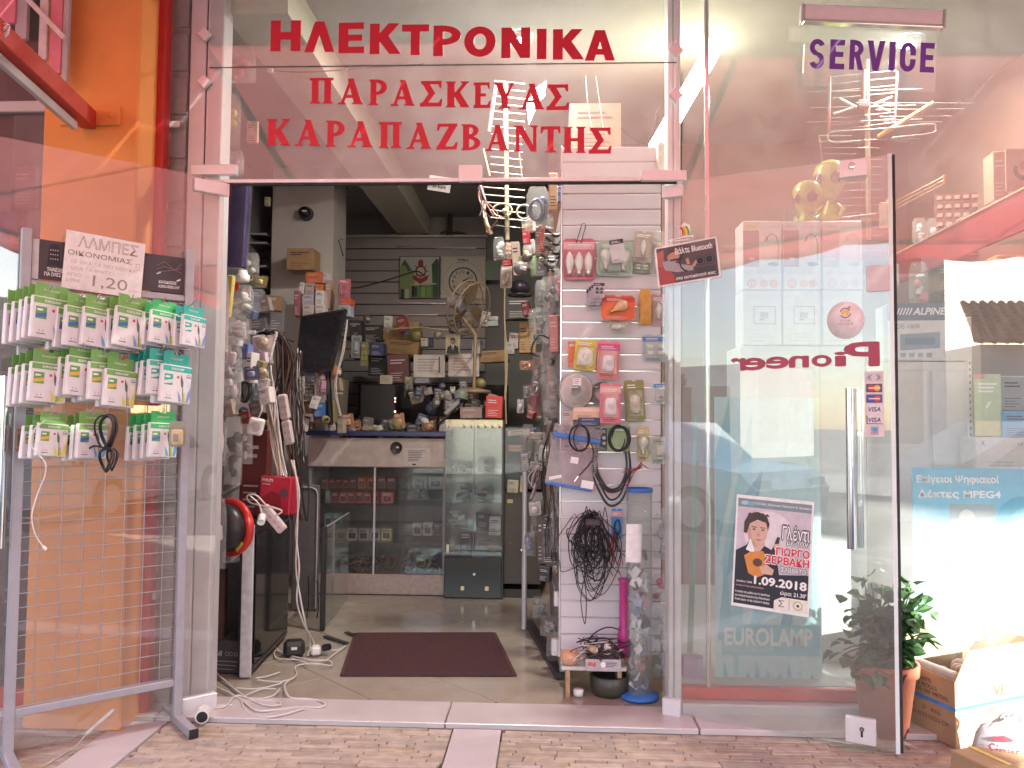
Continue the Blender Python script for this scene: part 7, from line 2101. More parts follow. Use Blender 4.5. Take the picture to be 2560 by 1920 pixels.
# cable reel
q = P(577, 1318, .42)
t = thing('cable_reel', 'red and black cable reel standing behind the film bag', 'cable reel', q, (0, 0, -.45))
m = MB(); m.lathe([(.115, -.02), (.135, -.02), (.14, -.01), (.14, .01), (.115, .012)], mat('reel_red', (.55, .03, .025), rough=.35), n=30, rot=(math.radians(90), 0, 0)); m.build('rim', t)
m = MB(); m.lathe([(0, -.012), (.06, -.02), (.115, -.014), (.115, .09), (0, .09)], black, n=24, rot=(math.radians(90), 0, 0)); m.build('drum', t)
m = MB(); m.box((.085, -.0222, -.085), (.06, .001, .016), flat((.7, .55, .08)), rot=(0, -.8, 0)); m.build('print', t)
# television standing on edge
nb, fb = PZ(632, 1694, .016), PZ(735, 1592, .016)
nb.x, fb.x = P(630, 1500, nb.y).x, P(722, 1450, fb.y).x
d = Vector((fb.x - nb.x, fb.y - nb.y, 0))
ht = P(650, 1312, nb.y).z - .02
t = thing('television', 'flat black television with silver edge, standing sideways by the entrance', 'television', (nb.x, nb.y, .018), (0, 0, math.atan2(d.y, d.x)))
L = d.length
m = MB(); m.bbox((L / 2, .035, ht / 2), (L, .06, ht), black, .006); m.build('case', t)
m = MB(); m.bbox((L / 2, -.001, ht / 2), (L * .90, .012, ht * .86), mat('tv_screen', (.012, .011, .012), rough=.08), .003); m.build('screen', t)
m = MB(); m.bbox((-.004, .022, ht / 2), (.014, .055, ht), mat('tv_silver', (.62, .62, .64), rough=.3, metal=.4), .003); m.build('silver_edge', t)
m = MB(); m.bbox((L * .6, .085, ht * .5), (L * .6, .05, ht * .75), black, .02); m.build('back_cover', t)
m = MB(); m.bbox((L / 2, -.006, ht * .05), (L * .92, .006, .012), mat('dark_bezel', (.05, .045, .05), rough=.3), .002); m.build('bezel_line', t)
# red boxed item and white power strip on top of it
q, w_, h_ = rect(646, 1192, 727, 1285, .80)
t = thing('red_box', 'red printed carton standing on the television, white lettering', 'box', q, (0, .05, -.15))
m = MB(); m.bbox((0, .05, 0), (w_, .10, h_), flat((.50, .03, .06), .35), .003); m.build('carton', t)
m = MB(); m.text('PHILIPS', -w_ * .26, h_ * .40, w_ * .36, h_ * .08, -.0006, wp, .03); m.rsheet(-w_ * .42, h_ * .28, -w_ * .16, h_ * .30, -.0006, wp); m.disc(w_ * .30, h_ * .08, w_ * .14, -.0006, flat((.13, .06, .08)), rz=h_ * .12)
m.sheet([(-w_ * .5, -h_ * .1), (-w_ * .1, h_ * .12), (w_ * .2, h_ * .02), (w_ * .26, -h_ * .5), (-w_ * .5, -h_ * .5)], -.0005, flat((.30, .02, .03))); m.build('print', t)
t = socket_strip((655, 1262, 712, 1332), .55, 4, 'white power strip with cord lying over the red carton', -.72, c_=(.64, .53, .53))
t.scale = (.46, 1, 1.12)
t.name = 'power_strip'
q = P(690, 1290, .5)
t2 = thing('cable', 'white cord with round plug looped behind the white power strip', 'cable', q)
m = MB(); m.tube(bez([P(a_, b_, .52) - q for a_, b_ in ((664, 1262), (640, 1238), (618, 1240), (628, 1258), (680, 1268), (705, 1278), (688, 1290))], 6), .0045, wcable); m.tube(bez([P(a_, b_, .5) - q for a_, b_ in ((626, 1240), (648, 1262), (655, 1288))], 6), .0045, wcable); m.build('lead', t2)
m = MB(); m.cyl(P(656, 1290, .5) - q, P(652, 1306, .46) - q, .019, white, n=16); m.build('plug', t2)
# UPS box and dark boards left of the television
q, w_, h_ = rect(532, 1610, 604, 1692, .45)
t = thing('battery_box', 'dark grey battery carton with white print on the floor at left', 'box', (q.x, .45, .016), (0, 0, -.12))
m = MB(); m.bbox((0, .09, h_ / 2), (w_, .16, h_), mat('dark_carton', (.07, .068, .075), rough=.5), .004); m.build('carton', t)
m = MB(); m.text('AR', -w_ * .30, h_ * .60, w_ * .16, h_ * .16, .0085, flat((.5, .5, .52)), .04, shear=.2); m.text('CE', w_ * .30, h_ * .60, w_ * .16, h_ * .12, .0085, flat((.5, .5, .52)), .01)
for dx in (-.05, .10): m.ring(w_ * dx, h_ * .60, .008, .010, .0085, flat((.5, .5, .52)), n=12)
for k in range(3): m.rsheet(-w_ * .4, h_ * (.36 - .12 * k), w_ * (.4 - .1 * k), h_ * (.38 - .12 * k), .0085, flat((.4, .4, .42)))
m.build('print', t)
for r4, y_, c_, lab in (((598, 1318, 632, 1690), .62, black_m, 'tall black board behind the silver edged television'), ((552, 1405, 600, 1610), .75, mat('grey_board', (.11, .105, .11), rough=.5), 'dark grey board above the battery carton'), ((540, 1420, 560, 1612), .5, wood_b, 'narrow brown wooden board left of the grey board')):
 q, w_, h_ = rect(*r4, y_)
 m = MB(); m.bbox((0, .02, 0), (w_, .04, h_), c_, .004)
 z0_ = q.z - h_ / 2
 solo(m, 'leaning_board', lab, 'board', q)
# leaning screen
cs = [P(a_, b_, y_) for a_, b_, y_ in ((752, 790, 2.02), (862, 772, 1.9), (824, 926, 1.86), (736, 930, 1.98))]
t = thing('monitor', 'black flat monitor tilted on its arm above the hanging leads', 'monitor', (cs[0] + cs[2]) / 2)
n_ = (cs[1] - cs[0]).cross(cs[3] - cs[0]).normalized()
if n_.y > 0: n_ = -n_
m = MB()
c0_ = t.location
vv = [c - c0_ for c in cs] + [c - c0_ - n_ * .035 for c in cs]
m.add(vv, [(3, 2, 1, 0), (4, 5, 6, 7), (0, 1, 5, 4), (1, 2, 6, 5), (2, 3, 7, 6), (3, 0, 4, 7)], black); m.build('case', t)
m = MB()
ct_ = sum((c - c0_ for c in cs), Vector()) / 4
m.add([ct_ + (c - c0_ - ct_) * .93 + n_ * .001 for c in cs], [(3, 2, 1, 0)], mat('monitor_screen', (.016, .015, .02), rough=.12)); m.build('screen', t)
m = MB(); m.tube([ct_ - n_ * .04, ct_ - n_ * .12 + Vector((0, 0, -.1)), ct_ - n_ * .14 + Vector((0.02, 0, -.55))], .02, black, 8); m.build('arm', t)
# hanging leads
cable_bundle('cable_bundle', 'thick hank of white and red mains leads hanging below the screen', [(690, 835), (668, 900), (676, 1000), (690, 1100), (708, 1190), (718, 1250)], .85, 15, .0047, [wcable, mat('cream_cable', (.55, .46, .36), rough=.5)], spread=.022, seed=3, sway=.012)
cable_bundle('cable_bundle', 'black and brown leads hanging among the white leads', [(700, 838), (715, 900), (705, 1000), (722, 1100), (735, 1220), (745, 1300)], .92, 16, .0046, [kcable, bcable], spread=.035, seed=4, sway=.016)
cable_bundle('cable_bundle', 'thin dark leads hanging between the monitor and the counter', [(748, 880), (742, 960), (752, 1060), (748, 1160), (750, 1230)], 1.1, 5, .0034, [kcable, bcable, wcable], spread=.03, seed=6, sway=.014)
cable_bundle('cable_bundle', 'cream cords hanging beside the monitor down to the counter', [(868, 800), (862, 880), (842, 960), (850, 1040), (846, 1078)], 2.0, 2, .0042, [mat('cream_cable', (.55,) * 3), wcable], spread=.014, seed=16, sway=.008)
m = MB(); q = P(690, 840, .85); m.tube([Vector((0, .3, 0)), Vector((0, 0, 0)), Vector((.0, -.05, .02))], .006, black, 6); m.tube([(.03 * math.cos(a_), -.02, .03 * math.sin(a_)) for a_ in [2 * math.pi * i / 16 for i in range(16)]], .003, kcable, 4, closed=True)
solo(m, 'display_hook', 'black hook carrying the thick hank of mains leads', 'hook', q)
for k, (r4, lab) in enumerate((((698, 985, 722, 1050), 'white power strip tangled high in the hanging leads'), ((708, 1050, 732, 1112), 'white power strip tangled lower in the hanging leads'))):
 socket_strip(r4, .86, 3, lab, -.18, c_=(.52, .45, .43))
# two long white leads to the floor
q = P(730, 1180, .8)
t = thing('cable', 'pair of long white leads running from the hanks down to the floor', 'cable', q)
for k in range(2):
 pts = [P(728 + 6 * k, 1150, .82), P(748 - 4 * k, 1230, .80), P(740 + 3 * k, 1330, .80), P(748 - 8 * k, 1420, .80), P(742 + 10 * k, 1500, .80), P(760 + 4 * k, 1560, .82), PZ(785 - 10 * k, 1610, .03), PZ(770, 1632 + 6 * k, .022)]
 m = MB(); m.tube(bez([p - q for p in pts], 7), .0052, wcable); m.build('lead', t)
q = PZ(735, 1640, .016)
t = thing('power_adapter', 'black power adapter and plug on the floor by the television', 'adapter', (q.x, q.y, .018), (0, 0, .3))
m = MB(); m.bbox((0, 0, .04), (.11, .10, .08), black, .02); m.build('body', t)
m = MB(); m.bbox((-.0, -.052, .05), (.03, .004, .014), off, .001); m.build('label', t)
m = MB(); m.bbox((.11, -.01, .025), (.05, .06, .045), white, .01); m.cyl((.15, 0, .03), (.18, -.02, .04), .018, black, n=10); m.build('plug', t)
# tangle of white flex on the floor
q = PZ(640, 1740, .02)
t = thing('cable_tangle', 'loose tangle of white flex lying across the threshold', 'cable', (q.x, q.y, .022))
q = t.location.copy()
paths = [[(484, 1690), (520, 1668), (560, 1700), (610, 1740), (660, 1762), (700, 1762), (690, 1752), (640, 1750), (590, 1740), (556, 1768), (480, 1768)],
         [(470, 1730), (500, 1712), (545, 1720), (600, 1748), (640, 1775), (690, 1775), (740, 1768), (800, 1768), (812, 1758), (780, 1748), (730, 1745), (715, 1730), (712, 1712), (722, 1702)],
         [(604, 1750), (612, 1772), (640, 1790), (690, 1790), (760, 1772)], [(590, 1720), (640, 1722), (690, 1712), (705, 1706)], [(600, 1745), (650, 1724), (690, 1722)], [(620, 1752), (680, 1740), (700, 1722)],
         [(644, 1700), (700, 1704), (740, 1690), (738, 1668), (760, 1660), (800, 1660), (828, 1664), (824, 1652), (780, 1650), (730, 1640), (690, 1626), (692, 1645), (745, 1650), (770, 1660), (720, 1640), (690, 1620)], [(790, 1622), (840, 1625), (866, 1614), (835, 1636), (815, 1652)],
         [(640, 1695), (670, 1690), (700, 1680)]]
for k, pl in enumerate(paths):
 m = MB()
 m.tube(bez([PZ(a_, b_, .026 + .004 * math.sin(i * 1.7 + k)) - q for i, (a_, b_) in enumerate(pl)], 6), .0046 if k < 3 else .0036, wcable, 6); m.build('flex', t)
# glass sheet and grey framed panel before the counter
a, b = PZ(806, 1576, .016), PZ(868, 1500, .016)
d = Vector((b.x - a.x, b.y - a.y, 0)); zt_ = P(806, 1322, a.y).z
t = thing('glass_sheet', 'dark edged glass sheet standing upright left of the counter', 'glass sheet', (a.x, a.y, .016), (0, 0, math.atan2(d.y, d.x)))
m = MB(); m.box((d.length / 2, 0, zt_ / 2), (d.length, .008, zt_ - .02), caseglass); m.build('pane', t)
m = MB(); m.bbox((0, 0, zt_ / 2), (.026, .03, zt_), black, .004); m.build('dark_edge', t)
m = MB(); m.bbox((d.length / 2, 0, zt_ - .012), (d.length, .012, .006), alu_d, .001); m.build('top_edge', t)
q, w_, h_ = rect(728, 1212, 795, 1572, 1.75)
t = thing('framed_panel', 'dim panel with a thin rounded pale frame beside the hanging leads', 'panel', (q.x, 1.75, .016))
h_ = q.z + h_ / 2 - .016
m = MB(); m.bbox((0, .02, h_ / 2), (w_, .03, h_), mat('dim_grey_panel', (.13, .12, .125), rough=.35), .01); m.build('panel', t)
m = MB(); m.tube([(w_ / 2 - .01, .0, .02), (w_ / 2 - .01, 0, h_ - .06), (w_ / 2 - .02, 0, h_ - .03), (w_ / 2 - .05, 0, h_ - .015), (-w_ / 2 + .02, 0, h_ - .015)], .006, alu_d, 6); m.build('frame', t)
for k, (pts, lab) in enumerate((([(770, 1440), (772, 1500), (768, 1545), (785, 1560), (796, 1520), (792, 1450)], 'thin black wire loops hanging by the framed panel'), ([(865, 1580), (890, 1588), (910, 1596)], 'short black strip lying on the floor before the counter'), ([(812, 1590), (850, 1602), (868, 1608)], 'longer black strip lying on the floor by the glass sheet'))):
 if k == 0:
  q = P(*pts[0], 1.6); m = MB(); m.tube(bez([P(a_, b_, 1.6) - q for a_, b_ in pts], 6), .004, kcable, 5); solo(m, 'wire_loop', lab, 'wire', q)
 else:
  q = PZ(*pts[0], .02); e_ = PZ(*pts[-1], .02); m = MB(); dv = e_ - q; m.bbox(dv / 2, (dv.length, .03, .006), black_m, .002, rot=(0, 0, math.atan2(dv.y, dv.x))); solo(m, 'black_strip', lab, 'strip', q)
# antenna and goods hanging along the right side inside
rr = random.Random(44)
rod = mat('antenna_rod', (.30, .285, .25), rough=.3, metal=.35)
plas = mat('antenna_plastic', (.36, .34, .23), rough=.5)
ya = .95
q = P(1268, 400, ya)
t = thing('grid_antenna', 'white grid television antenna hanging inside behind the transom', 'antenna', q)
def rel(px, py, y=ya): return P(px, py, y) - q
m = MB(); m.tube([rel(1263, 205), rel(1268, 600)], .013, plas, 8); m.build('mast', t)
k = 0
for py in range(206, 586, 19):
 x0 = 1238 - (py - 200) * .06 if py < 400 else 1214 + (py - 440) * .10
 x0 = {0: 0}.get(k, 0) + (1236 - (py - 206) * .08 if py < 330 else 1228 - (py - 330) * .02)
 x1 = 1312 if py < 340 else 1306
 if py > 440:
  x0, x1 = 1200 + (py - 440) * .25, 1312
 m = MB(); m.tube([rel(x0, py - 4), rel(x1, py + 4)], .0042, rod, 5); m.build('rod', t); k += 1
m = MB(); m.tube([rel(1206, 503), rel(1209, 530), rel(1216, 560), rel(1228, 586)], .012, plas, 8); m.build('side_arm', t)
m = MB()
m.tube([rel(1240, 212), rel(1222, 330)], .012, mat('antenna_maroon', (.22, .09, .09), rough=.5), 6); m.tube([rel(1208, 372), rel(1224, 440)], .006, plas, 6); m.tube([rel(1298, 380), rel(1306, 450)], .004, rod, 5); m.build('side_bar', t)
for cx, cy, rx, ry in ((1256, 526, 24, 17), (1310, 530, 18, 18)):
 m = MB(); c_ = rel(cx, cy, ya - .03); rX, rZ = rx * (4.4) / 2009, ry * 4.4 / 2009
 m.tube([(c_.x + rX * math.cos(a_), c_.y, c_.z + rZ * math.sin(a_)) for a_ in [2 * math.pi * i / 24 for i in range(24)]], .0055, plas, 6, closed=True); m.build('dipole', t)
m = MB(); m.ball(rel(1262, 528, ya - .04), .016, plas, 10, 8); m.build('feed', t)
cable_bundle('cable_bundle', 'pale and dark red leads hanging over the grid antenna', [(1198, 460), (1208, 500), (1218, 540), (1222, 575)], .9, 4, .0034, [wcable, mat('maroon_cable', (.16, .05, .05))], spread=.02, seed=9)
# leaf shaped white sheets and carton behind the lettering
for k, (pts, lab) in enumerate((([(1338, 222), (1366, 202), (1362, 240), (1350, 252), (1336, 240)], 'white leaf shaped paper up behind the lettering'), ([(1316, 255), (1330, 240), (1342, 268), (1322, 312)], 'second pale leaf shaped paper just below the upper one'))):
 q = P(*pts[0], .9); m = MB(); pp = [P(a_, b_, .9) - q for a_, b_ in pts]; m.prism([(p.x, p.z) for p in pp], 0, .004, paper); solo(m, 'paper_leaf', lab, 'paper', q)
carton('cardboard_box', 'brown carton seen behind the lettering above the slatted panel', 'box', (1424, 258, 1552, 378), .9, mat('dull_kraft', (.22, .115, .075), rough=.85, var=.08), depth=.3)
q = P(1565, 330, .7); m = MB()
for pts in (((1552, 320), (1580, 345), (1602, 365)), ((1552, 360), (1580, 362), (1594, 372)), ((1650, 250), (1625, 345), (1605, 360)), ((1465, 190), (1470, 260), (1480, 320)), ((1490, 190), (1500, 260), (1508, 320))):
 m.tube(bez([P(a_, b_, .7) - q for a_, b_ in pts], 5), .0028, kcable if pts[0][0] > 1500 else wcable, 4)
solo(m, 'loose_wires', 'thin loose wires beside the brown carton above the slatted panel', 'wires', q)
q = P(1588, 420, .55); m = MB(); m.cyl((0, 0, -.07), (0, 0, .10), .022, mat('pale_tube', (.68, .70, .60), rough=.4), n=14); m.cyl((0, 0, .10), (0, 0, .118), .024, white, n=14); solo(m, 'pale_tube', 'short pale green tube behind the upper patch fitting', 'tube', P(1652, 420, .40))
# bagged blue coil high up
bag('cable_bag', 'blue edged film bag with a coiled grey cable beside the slatted panel', 'plastic bag', (1316, 466, 1372, 564), .52, None, [(.10, .16, .34), (.42, .42, .44)], depth=.02, nfill=3)
t = thing('cable_coil', 'grey cable coil in the blue edged film bag', 'cable', P(1342, 525, .49)); loop_coil(9, .085, .11, .003, mat('grey_lead', (.24, .25, .30), rough=.4), 11, depth=.01).build('loops', t)
bag('film_pack', 'clear folded film end at the right of the blue edged bag', 'plastic bag', (1352, 535, 1384, 572), .50, None, None, depth=.02)
carton('hanging_strip', 'narrow tan cardboard strip hanging beside the slatted panel top', 'box', (1372, 432, 1394, 524), .50, (.52, .36, .22), depth=.02)
carton('hanging_strip', 'small blue packet beside the tan cardboard strip', 'box', (1392, 466, 1404, 506), .52, (.06, .12, .36), depth=.02)
# goods along the side panel: the nearest hang furthest right
RC = [((1232, 592, 1262, 650), 1.3, (.56, .60, .62), 'bag', 'white film bag with teal top below the antenna'),
 ((1214, 562, 1226, 582), 1.1, (.38, .03, .03), 'box', 'small dark red cap at the left end of the antenna'),
 ((1305, 576, 1322, 610), .9, (.36, .02, .03), 'box', 'dark red tag above the orange pack'),
 ((1302, 546, 1336, 580), .95, (.60, .56, .46), 'box', 'crumpled white card with a dark mark under the blue edged bag'),
 ((1308, 610, 1332, 672), .9, (.62, .30, .03), 'bag', 'orange yellow pack hanging below the dark red tag'),
 ((1280, 604, 1300, 688), 1.1, (.48, .38, .32), 'box', 'tilted tan strip pack left of the orange yellow pack'),
 ((1262, 604, 1282, 648), 1.3, (.40, .24, .16), 'blister', 'brown carded pack right of the white film bag'),
 ((1254, 650, 1276, 664), 1.3, (.40, .04, .05), 'box', 'flat dark red clip below the brown carded pack'),
 ((1250, 664, 1280, 720), 1.4, (.44, .33, .28), 'blister', 'tan carded pack under the dark red clip'),
 ((1296, 640, 1306, 675), 1.0, (.34, .40, .10), 'box', 'thin olive yellow strip left of the orange yellow pack'),
 ((1324, 640, 1340, 690), .9, (.22, .36, .18), 'box', 'thin green strip right of the orange yellow pack'),
 ((1338, 566, 1360, 640), .7, (.30, .17, .16), 'box', 'long brownish pack left of the coral strip'),
 ((1348, 562, 1360, 626), .65, (.56, .12, .11), 'box', 'narrow coral red strip beside the dark clamps'),
 ((1340, 600, 1370, 690), .8, (.14, .12, .12), 'blister', 'dark carded pack between the coral strip and the clamps'),
 ((1386, 668, 1404, 752), .48, (.52, .16, .20), 'bag', 'pinkish red film pack at the edge of the slatted panel'),
 ((1372, 788, 1396, 880), .52, (.52, .22, .20), 'box', 'salmon coloured long box hanging at the edge of the slatted panel'),
 ((1336, 700, 1366, 780), .9, (.05, .05, .055), 'bag', 'dark film bag with glints right of the round lamp shade'),
 ((1352, 690, 1400, 800), .62, (.04, .036, .04), 'bag', 'large black film bag beside the slatted panel'),
 ((1320, 770, 1368, 860), .9, (.05, .047, .05), 'bag', 'black film bag below the dark glinting bag'),
 ((1354, 800, 1390, 930), .6, (.05, .04, .045), 'bag', 'long black film bag behind the salmon box'),
 ((1330, 880, 1360, 960), .95, (.34, .22, .22), 'bag', 'dim rose film bag low on the side panel'),
 ((1352, 930, 1400, 1030), .58, (.22, .17, .18), 'bag', 'greyish bag with red goods left of the white cable roll'),
 ((1318, 960, 1350, 1040), 1.0, (.30, .05, .05), 'blister', 'dark red carded pack left of the white cable roll'),
 ((1356, 1000, 1392, 1060), .6, (.07, .05, .055), 'bag', 'dark bag with small red goods above the zip bag'),
 ((1300, 1060, 1336, 1180), 1.1, (.12, .11, .12), 'bag', 'clear bag with dark tools left of the zip bag'),
 ((1336, 1080, 1368, 1165), .85, (.10, .08, .05), 'bag', 'dark bag with a yellow spot left of the zip bag'),
 ((1326, 1230, 1360, 1340), .95, (.10, .07, .075), 'bag', 'long dark film bag below the pale tie bundle'),
 ((1352, 1300, 1394, 1410), .62, (.07, .06, .065), 'blister', 'dark long card with film low on the side panel'),
 ((1310, 1330, 1340, 1390), 1.15, (.12, .18, .30), 'bag', 'bluish film bag low beside the brown cabinet'),
 ((1342, 1290, 1372, 1410), .85, (.13, .075, .06), 'box', 'long brown box standing upright low on the side panel'),
 ((1380, 1080, 1402, 1290), .50, (.08, .07, .08), 'bag', 'long dark film bag behind the zip bag edge'),
 ((1374, 1240, 1402, 1380), .55, (.14, .12, .14), 'bag', 'smoky film bag along the lower edge of the slatted panel')]
for r4, y_, c_, kd, lab in RC:
 if kd == 'box':
  carton('hanging_box', lab, 'box', r4, y_, c_, depth=.03, tilt=rr.uniform(-.12, .12), rz=rr.uniform(-.5, .1))
 elif kd == 'blister':
  blister('hanging_card', lab, 'blister pack', r4, y_, c_, None, rr.choice(['bar', 'small', 'coil']), tuple(min(1, v * 1.3 + .1) for v in c_), tilt=rr.uniform(-.1, .1), rz=-.3)
 else:
  bag('hanging_bag', lab, 'plastic bag', r4, y_, None, [c_, tuple(min(1, v * 1.6 + .02) for v in c_)], depth=.03, tilt=rr.uniform(-.15, .1), rz=-.3, nfill=4)
# dark clamps
q = P(1385, 620, .55)
t = thing('spring_clamps', 'stack of dark spring clamps with pale rings beside the bulb cards', 'clamps', q)
for k in range(5):
 m = MB(); c_ = Vector((rr.uniform(-.02, .01), rr.uniform(-.02, .02), .07 - .045 * k)); m.tube(bez([c_ + Vector((-.05, 0, .03)), c_ + Vector((0, -.01, -.01)), c_ + Vector((.035, 0, .02))], 5), .008, black, 6); m.tube([c_ + Vector((-.03, -.012, .0)), c_ + Vector((.03, -.012, -.004))], .0035, alu, 5); m.build('clamp', t)
cable_bundle('cable_bundle', 'black looped lead hanging in front of the dark film bags', [(1372, 846), (1352, 838), (1334, 858), (1328, 884), (1346, 890), (1352, 862), (1356, 845)], .55, 1, .0042, [kcable], spread=.001, sway=.002, seed=2)
# pale cable ties
cable_bundle('tie_bundle', 'fan of pale plastic ties hanging left of the zip bag', [(1346, 1165), (1338, 1190), (1334, 1215), (1328, 1245)], .8, 7, .0036, [mat('tie_pale', (.56, .48, .48), rough=.5), mat('tie_brown', (.18, .12, .12))], spread=.012, seed=13, cat='cable ties', sway=.012)
cable_bundle('cable_bundle', 'dark leads hanging low along the side panel', [(1388, 1050), (1380, 1140), (1386, 1230), (1378, 1320), (1384, 1400)], .56, 6, .003, [kcable, bcable], spread=.02, seed=17)
cable_bundle('cable_bundle', 'yellowish cord hanging from the ceiling beside the fan', [(1262, 720), (1262, 800), (1266, 900), (1262, 1000), (1266, 1060)], 2.3, 3, .005, [mat('straw_cord', (.36, .29, .17), rough=.7)], spread=.006, seed=19, sway=.006)
# glossy bags on the floor at the foot of the side panel
for k, (r4, y_, c_, lab) in enumerate((((1330, 1490, 1372, 1545), 1.1, (.10, .09, .10), 'dark glossy bag on the floor, furthest along the side panel'), ((1350, 1540, 1400, 1590), .85, (.13, .11, .12), 'dark glossy bag on the floor, middle of the row'), ((1366, 1580, 1404, 1640), .62, (.16, .15, .17), 'greyish glossy bag on the floor by the slatted panel'))):
 bag('floor_bag', lab, 'plastic bag', r4, y_, None, [c_, tuple(v * 2 for v in c_)], depth=.06, nfill=5)
for k, (r4, lab) in enumerate((((1384, 1478, 1402, 1514), 'upper white cylinder at the edge of the slatted panel foot'), ((1378, 1596, 1402, 1636), 'lower white roll at the edge of the slatted panel foot'))):
 q, w_, h_ = rect(*r4, .52); m = MB(); m.cyl((0, 0, -h_ / 2), (0, 0, h_ / 2), w_ / 2, white, n=14); solo(m, 'white_roll', lab, 'roll', q)
m = MB(); a, b = PZ(1322, 1555, .03), PZ(1402, 1690, .03); d = b - a; m.bbox(d / 2, (d.length, .05, .03), mat('skirting_dark', (.05, .045, .045), rough=.5), .003, rot=(0, 0, math.atan2(d.y, d.x))); solo(m, 'skirting_strip', 'dark strip along the floor under the side panel', 'strip', a)
# goods behind the right window
rr = random.Random(55)
pinkish = (.66, .62, .63)
for row, (y0, y1) in enumerate(((552, 724), (726, 862))):
 for k, (x0, x1) in enumerate(((1857, 1954), (1958, 2052), (2057, 2156))):
  q, w_, h_ = rect(x0, y0, x1, y1, .55)
  t = thing('lamp_carton', '%s desk lamp box in the window, %s row' % (('left', 'middle', 'right')[k], ('upper', 'lower')[row]), 'box', q, group='desk lamp boxes in the window')
  m = MB(); m.bbox((0, .08, 0), (w_, .16, h_), flat(pinkish, .4), .003); m.build('carton', t)
  m = MB(); e = -.0006
  dk = flat((.34, .17, .18) if k < 2 else (.50, .36, .37)); inkc = flat((.12, .08, .13) if k < 2 else (.45, .36, .40))
  if row == 0:
   m.rsheet(-w_ * .49, -h_ * .17, -w_ * .08, h_ * .36, e, dk)
   m.rsheet(-w_ * .49, h_ * .37, -w_ * .10, h_ * .49, e, flat((.62, .54, .30) if k == 0 else pinkish)); m.text('bisco', -w_ * .30, h_ * .43, w_ * .28, h_ * .05, e * 2, flat((.45, .33, .25)), .01)
   m.rsheet(0, h_ * .40, w_ * .46, h_ * .42, e, flat((.5, .5, .58)))
   m.tube([(w_ * .40, e, -h_ * .10), (w_ * .42, e, h_ * .15), (w_ * .36, e, h_ * .28), (w_ * .22, e, h_ * .31), (w_ * .10, e, h_ * .25)], .0025, inkc, 4)
   m.sheet([(w_ * .12, h_ * .28), (w_ * .16, h_ * .22), (w_ * .05, h_ * .19)], e * 5, flat((.42, .08, .12) if k < 2 else (.55, .40, .42))); m.disc(w_ * .28, -h_ * .13, w_ * .15, e * 5, inkc, rz=h_ * .03); m.disc(-w_ * .26, -h_ * .05, w_ * .09, e * 2, pinkish and flat(pinkish), rz=h_ * .02)
   m.text('LED Desk Lamp', 0, -h_ * .26, w_ * .86, h_ * .06, e, flat((.52, .42, .42)), 0)
   for dx, r_ in ((-.27, .13), (.04, .11), (.28, .11)):
    m.disc(w_ * dx, -h_ * .41, w_ * r_, e, flat((.66, .25, .12) if k < 2 else (.60, .46, .46)))
   m.text('12', -w_ * .27, -h_ * .41, w_ * .13, h_ * .05, e * 3, flat(pinkish), .02)
  else:
   m.text('bisco', -w_ * .25, h_ * .40, w_ * .28, h_ * .06, e, flat((.5, .45, .45)), .01)
   if k < 2:
    for (a_, b_, c_, d_) in ((-.22, .2, .34, .21), (-.22, -.12, .34, -.11), (-.22, -.12, -.205, .2), (.325, -.12, .34, .2)): m.rsheet(w_ * a_, h_ * b_, w_ * c_, h_ * d_, e * 2, kp)
    m.rsheet(-w_ * .06, -h_ * .02, w_ * .16, h_ * .10, e * 2, flat((.35, .34, .36))); m.rsheet(-w_ * .08, -h_ * .05, w_ * .04, -h_ * .03, e * 3, kp)
   lines(m, 0, -h_ * .3, w_ * .6, 3, h_ * .06, h_ * .015, e, flat((.5, .45, .45)), rr)
  m.build('print', t)
  if k == 0 and row == 0:
   for dx in (-1, 1): pass
q0, q1 = P(1850, 864, .55), P(2162, 864, .55)
pc = thing('display_cabinet', 'pale cabinet carrying the desk lamp boxes in the window', 'cabinet', ((q0.x + q1.x) / 2, .55, .1))
m = MB(); m.bbox((0, .15, (q0.z - .1) / 2), (q1.x - q0.x, .30, q0.z - .104), mat('cabinet_pale', (.54, .55, .55), rough=.5, var=.05), .004); m.build('body', pc)
# green alien head figures
al = mat('alien_green', (.25, .28, .035), rough=.25, coat=.3)
for k, (cx, cy, w0, h0, y_, yb, lab) in enumerate(((2018, 498, 72, 92, .62, 556, 'left of two shiny green alien figures standing on the lamp boxes'), (2075, 452, 80, 100, .74, 552, 'right, taller of two shiny green alien figures on the lamp boxes'))):
 q = P(cx, cy, y_); s_ = (y_ - CAM.y) / 2009.0; W, H = w0 * s_, h0 * s_
 t = thing('alien_figure', lab, 'figure', q, (0, 0, -.55))
 m = MB(); m.lathe([(0, -.5), (.14, -.49), (.26, -.42), (.38, -.22), (.48, .02), (.50, .18), (.44, .36), (.28, .47), (0, .5)], al, sc=(W, W * .95, H), n=22); m.build('head', t)
 zb = P(cx, yb, y_).z - q.z
 m = MB(); m.lathe([(W * .10, -H * .46), (W * .14, -H * .56), (W * .26, zb + .04), (W * .30, zb), (0, zb)], al, n=16); m.build('body', t)
 for sx in (-1, 1):
  m = MB(); m.lathe([(0, .012), (.6, .010), (1, 0)], mat('alien_eye', (.035, .012, .012), rough=.15), c=(sx * W * .27, -W * .39, -H * .02), sc=(W * .17, H * .16, 1), n=14, rot=(math.radians(90), math.radians(sx * 32), math.radians(sx * 30))); m.build('eye', t)
 for sx in (-1, 1):
  m = MB(); m.tube([(sx * W * .2, 0, -H * .62), (sx * W * .40, -.01, zb * .75), (sx * W * .30, -.02, zb * .95)], .011, al, 8); m.build('arm', t)
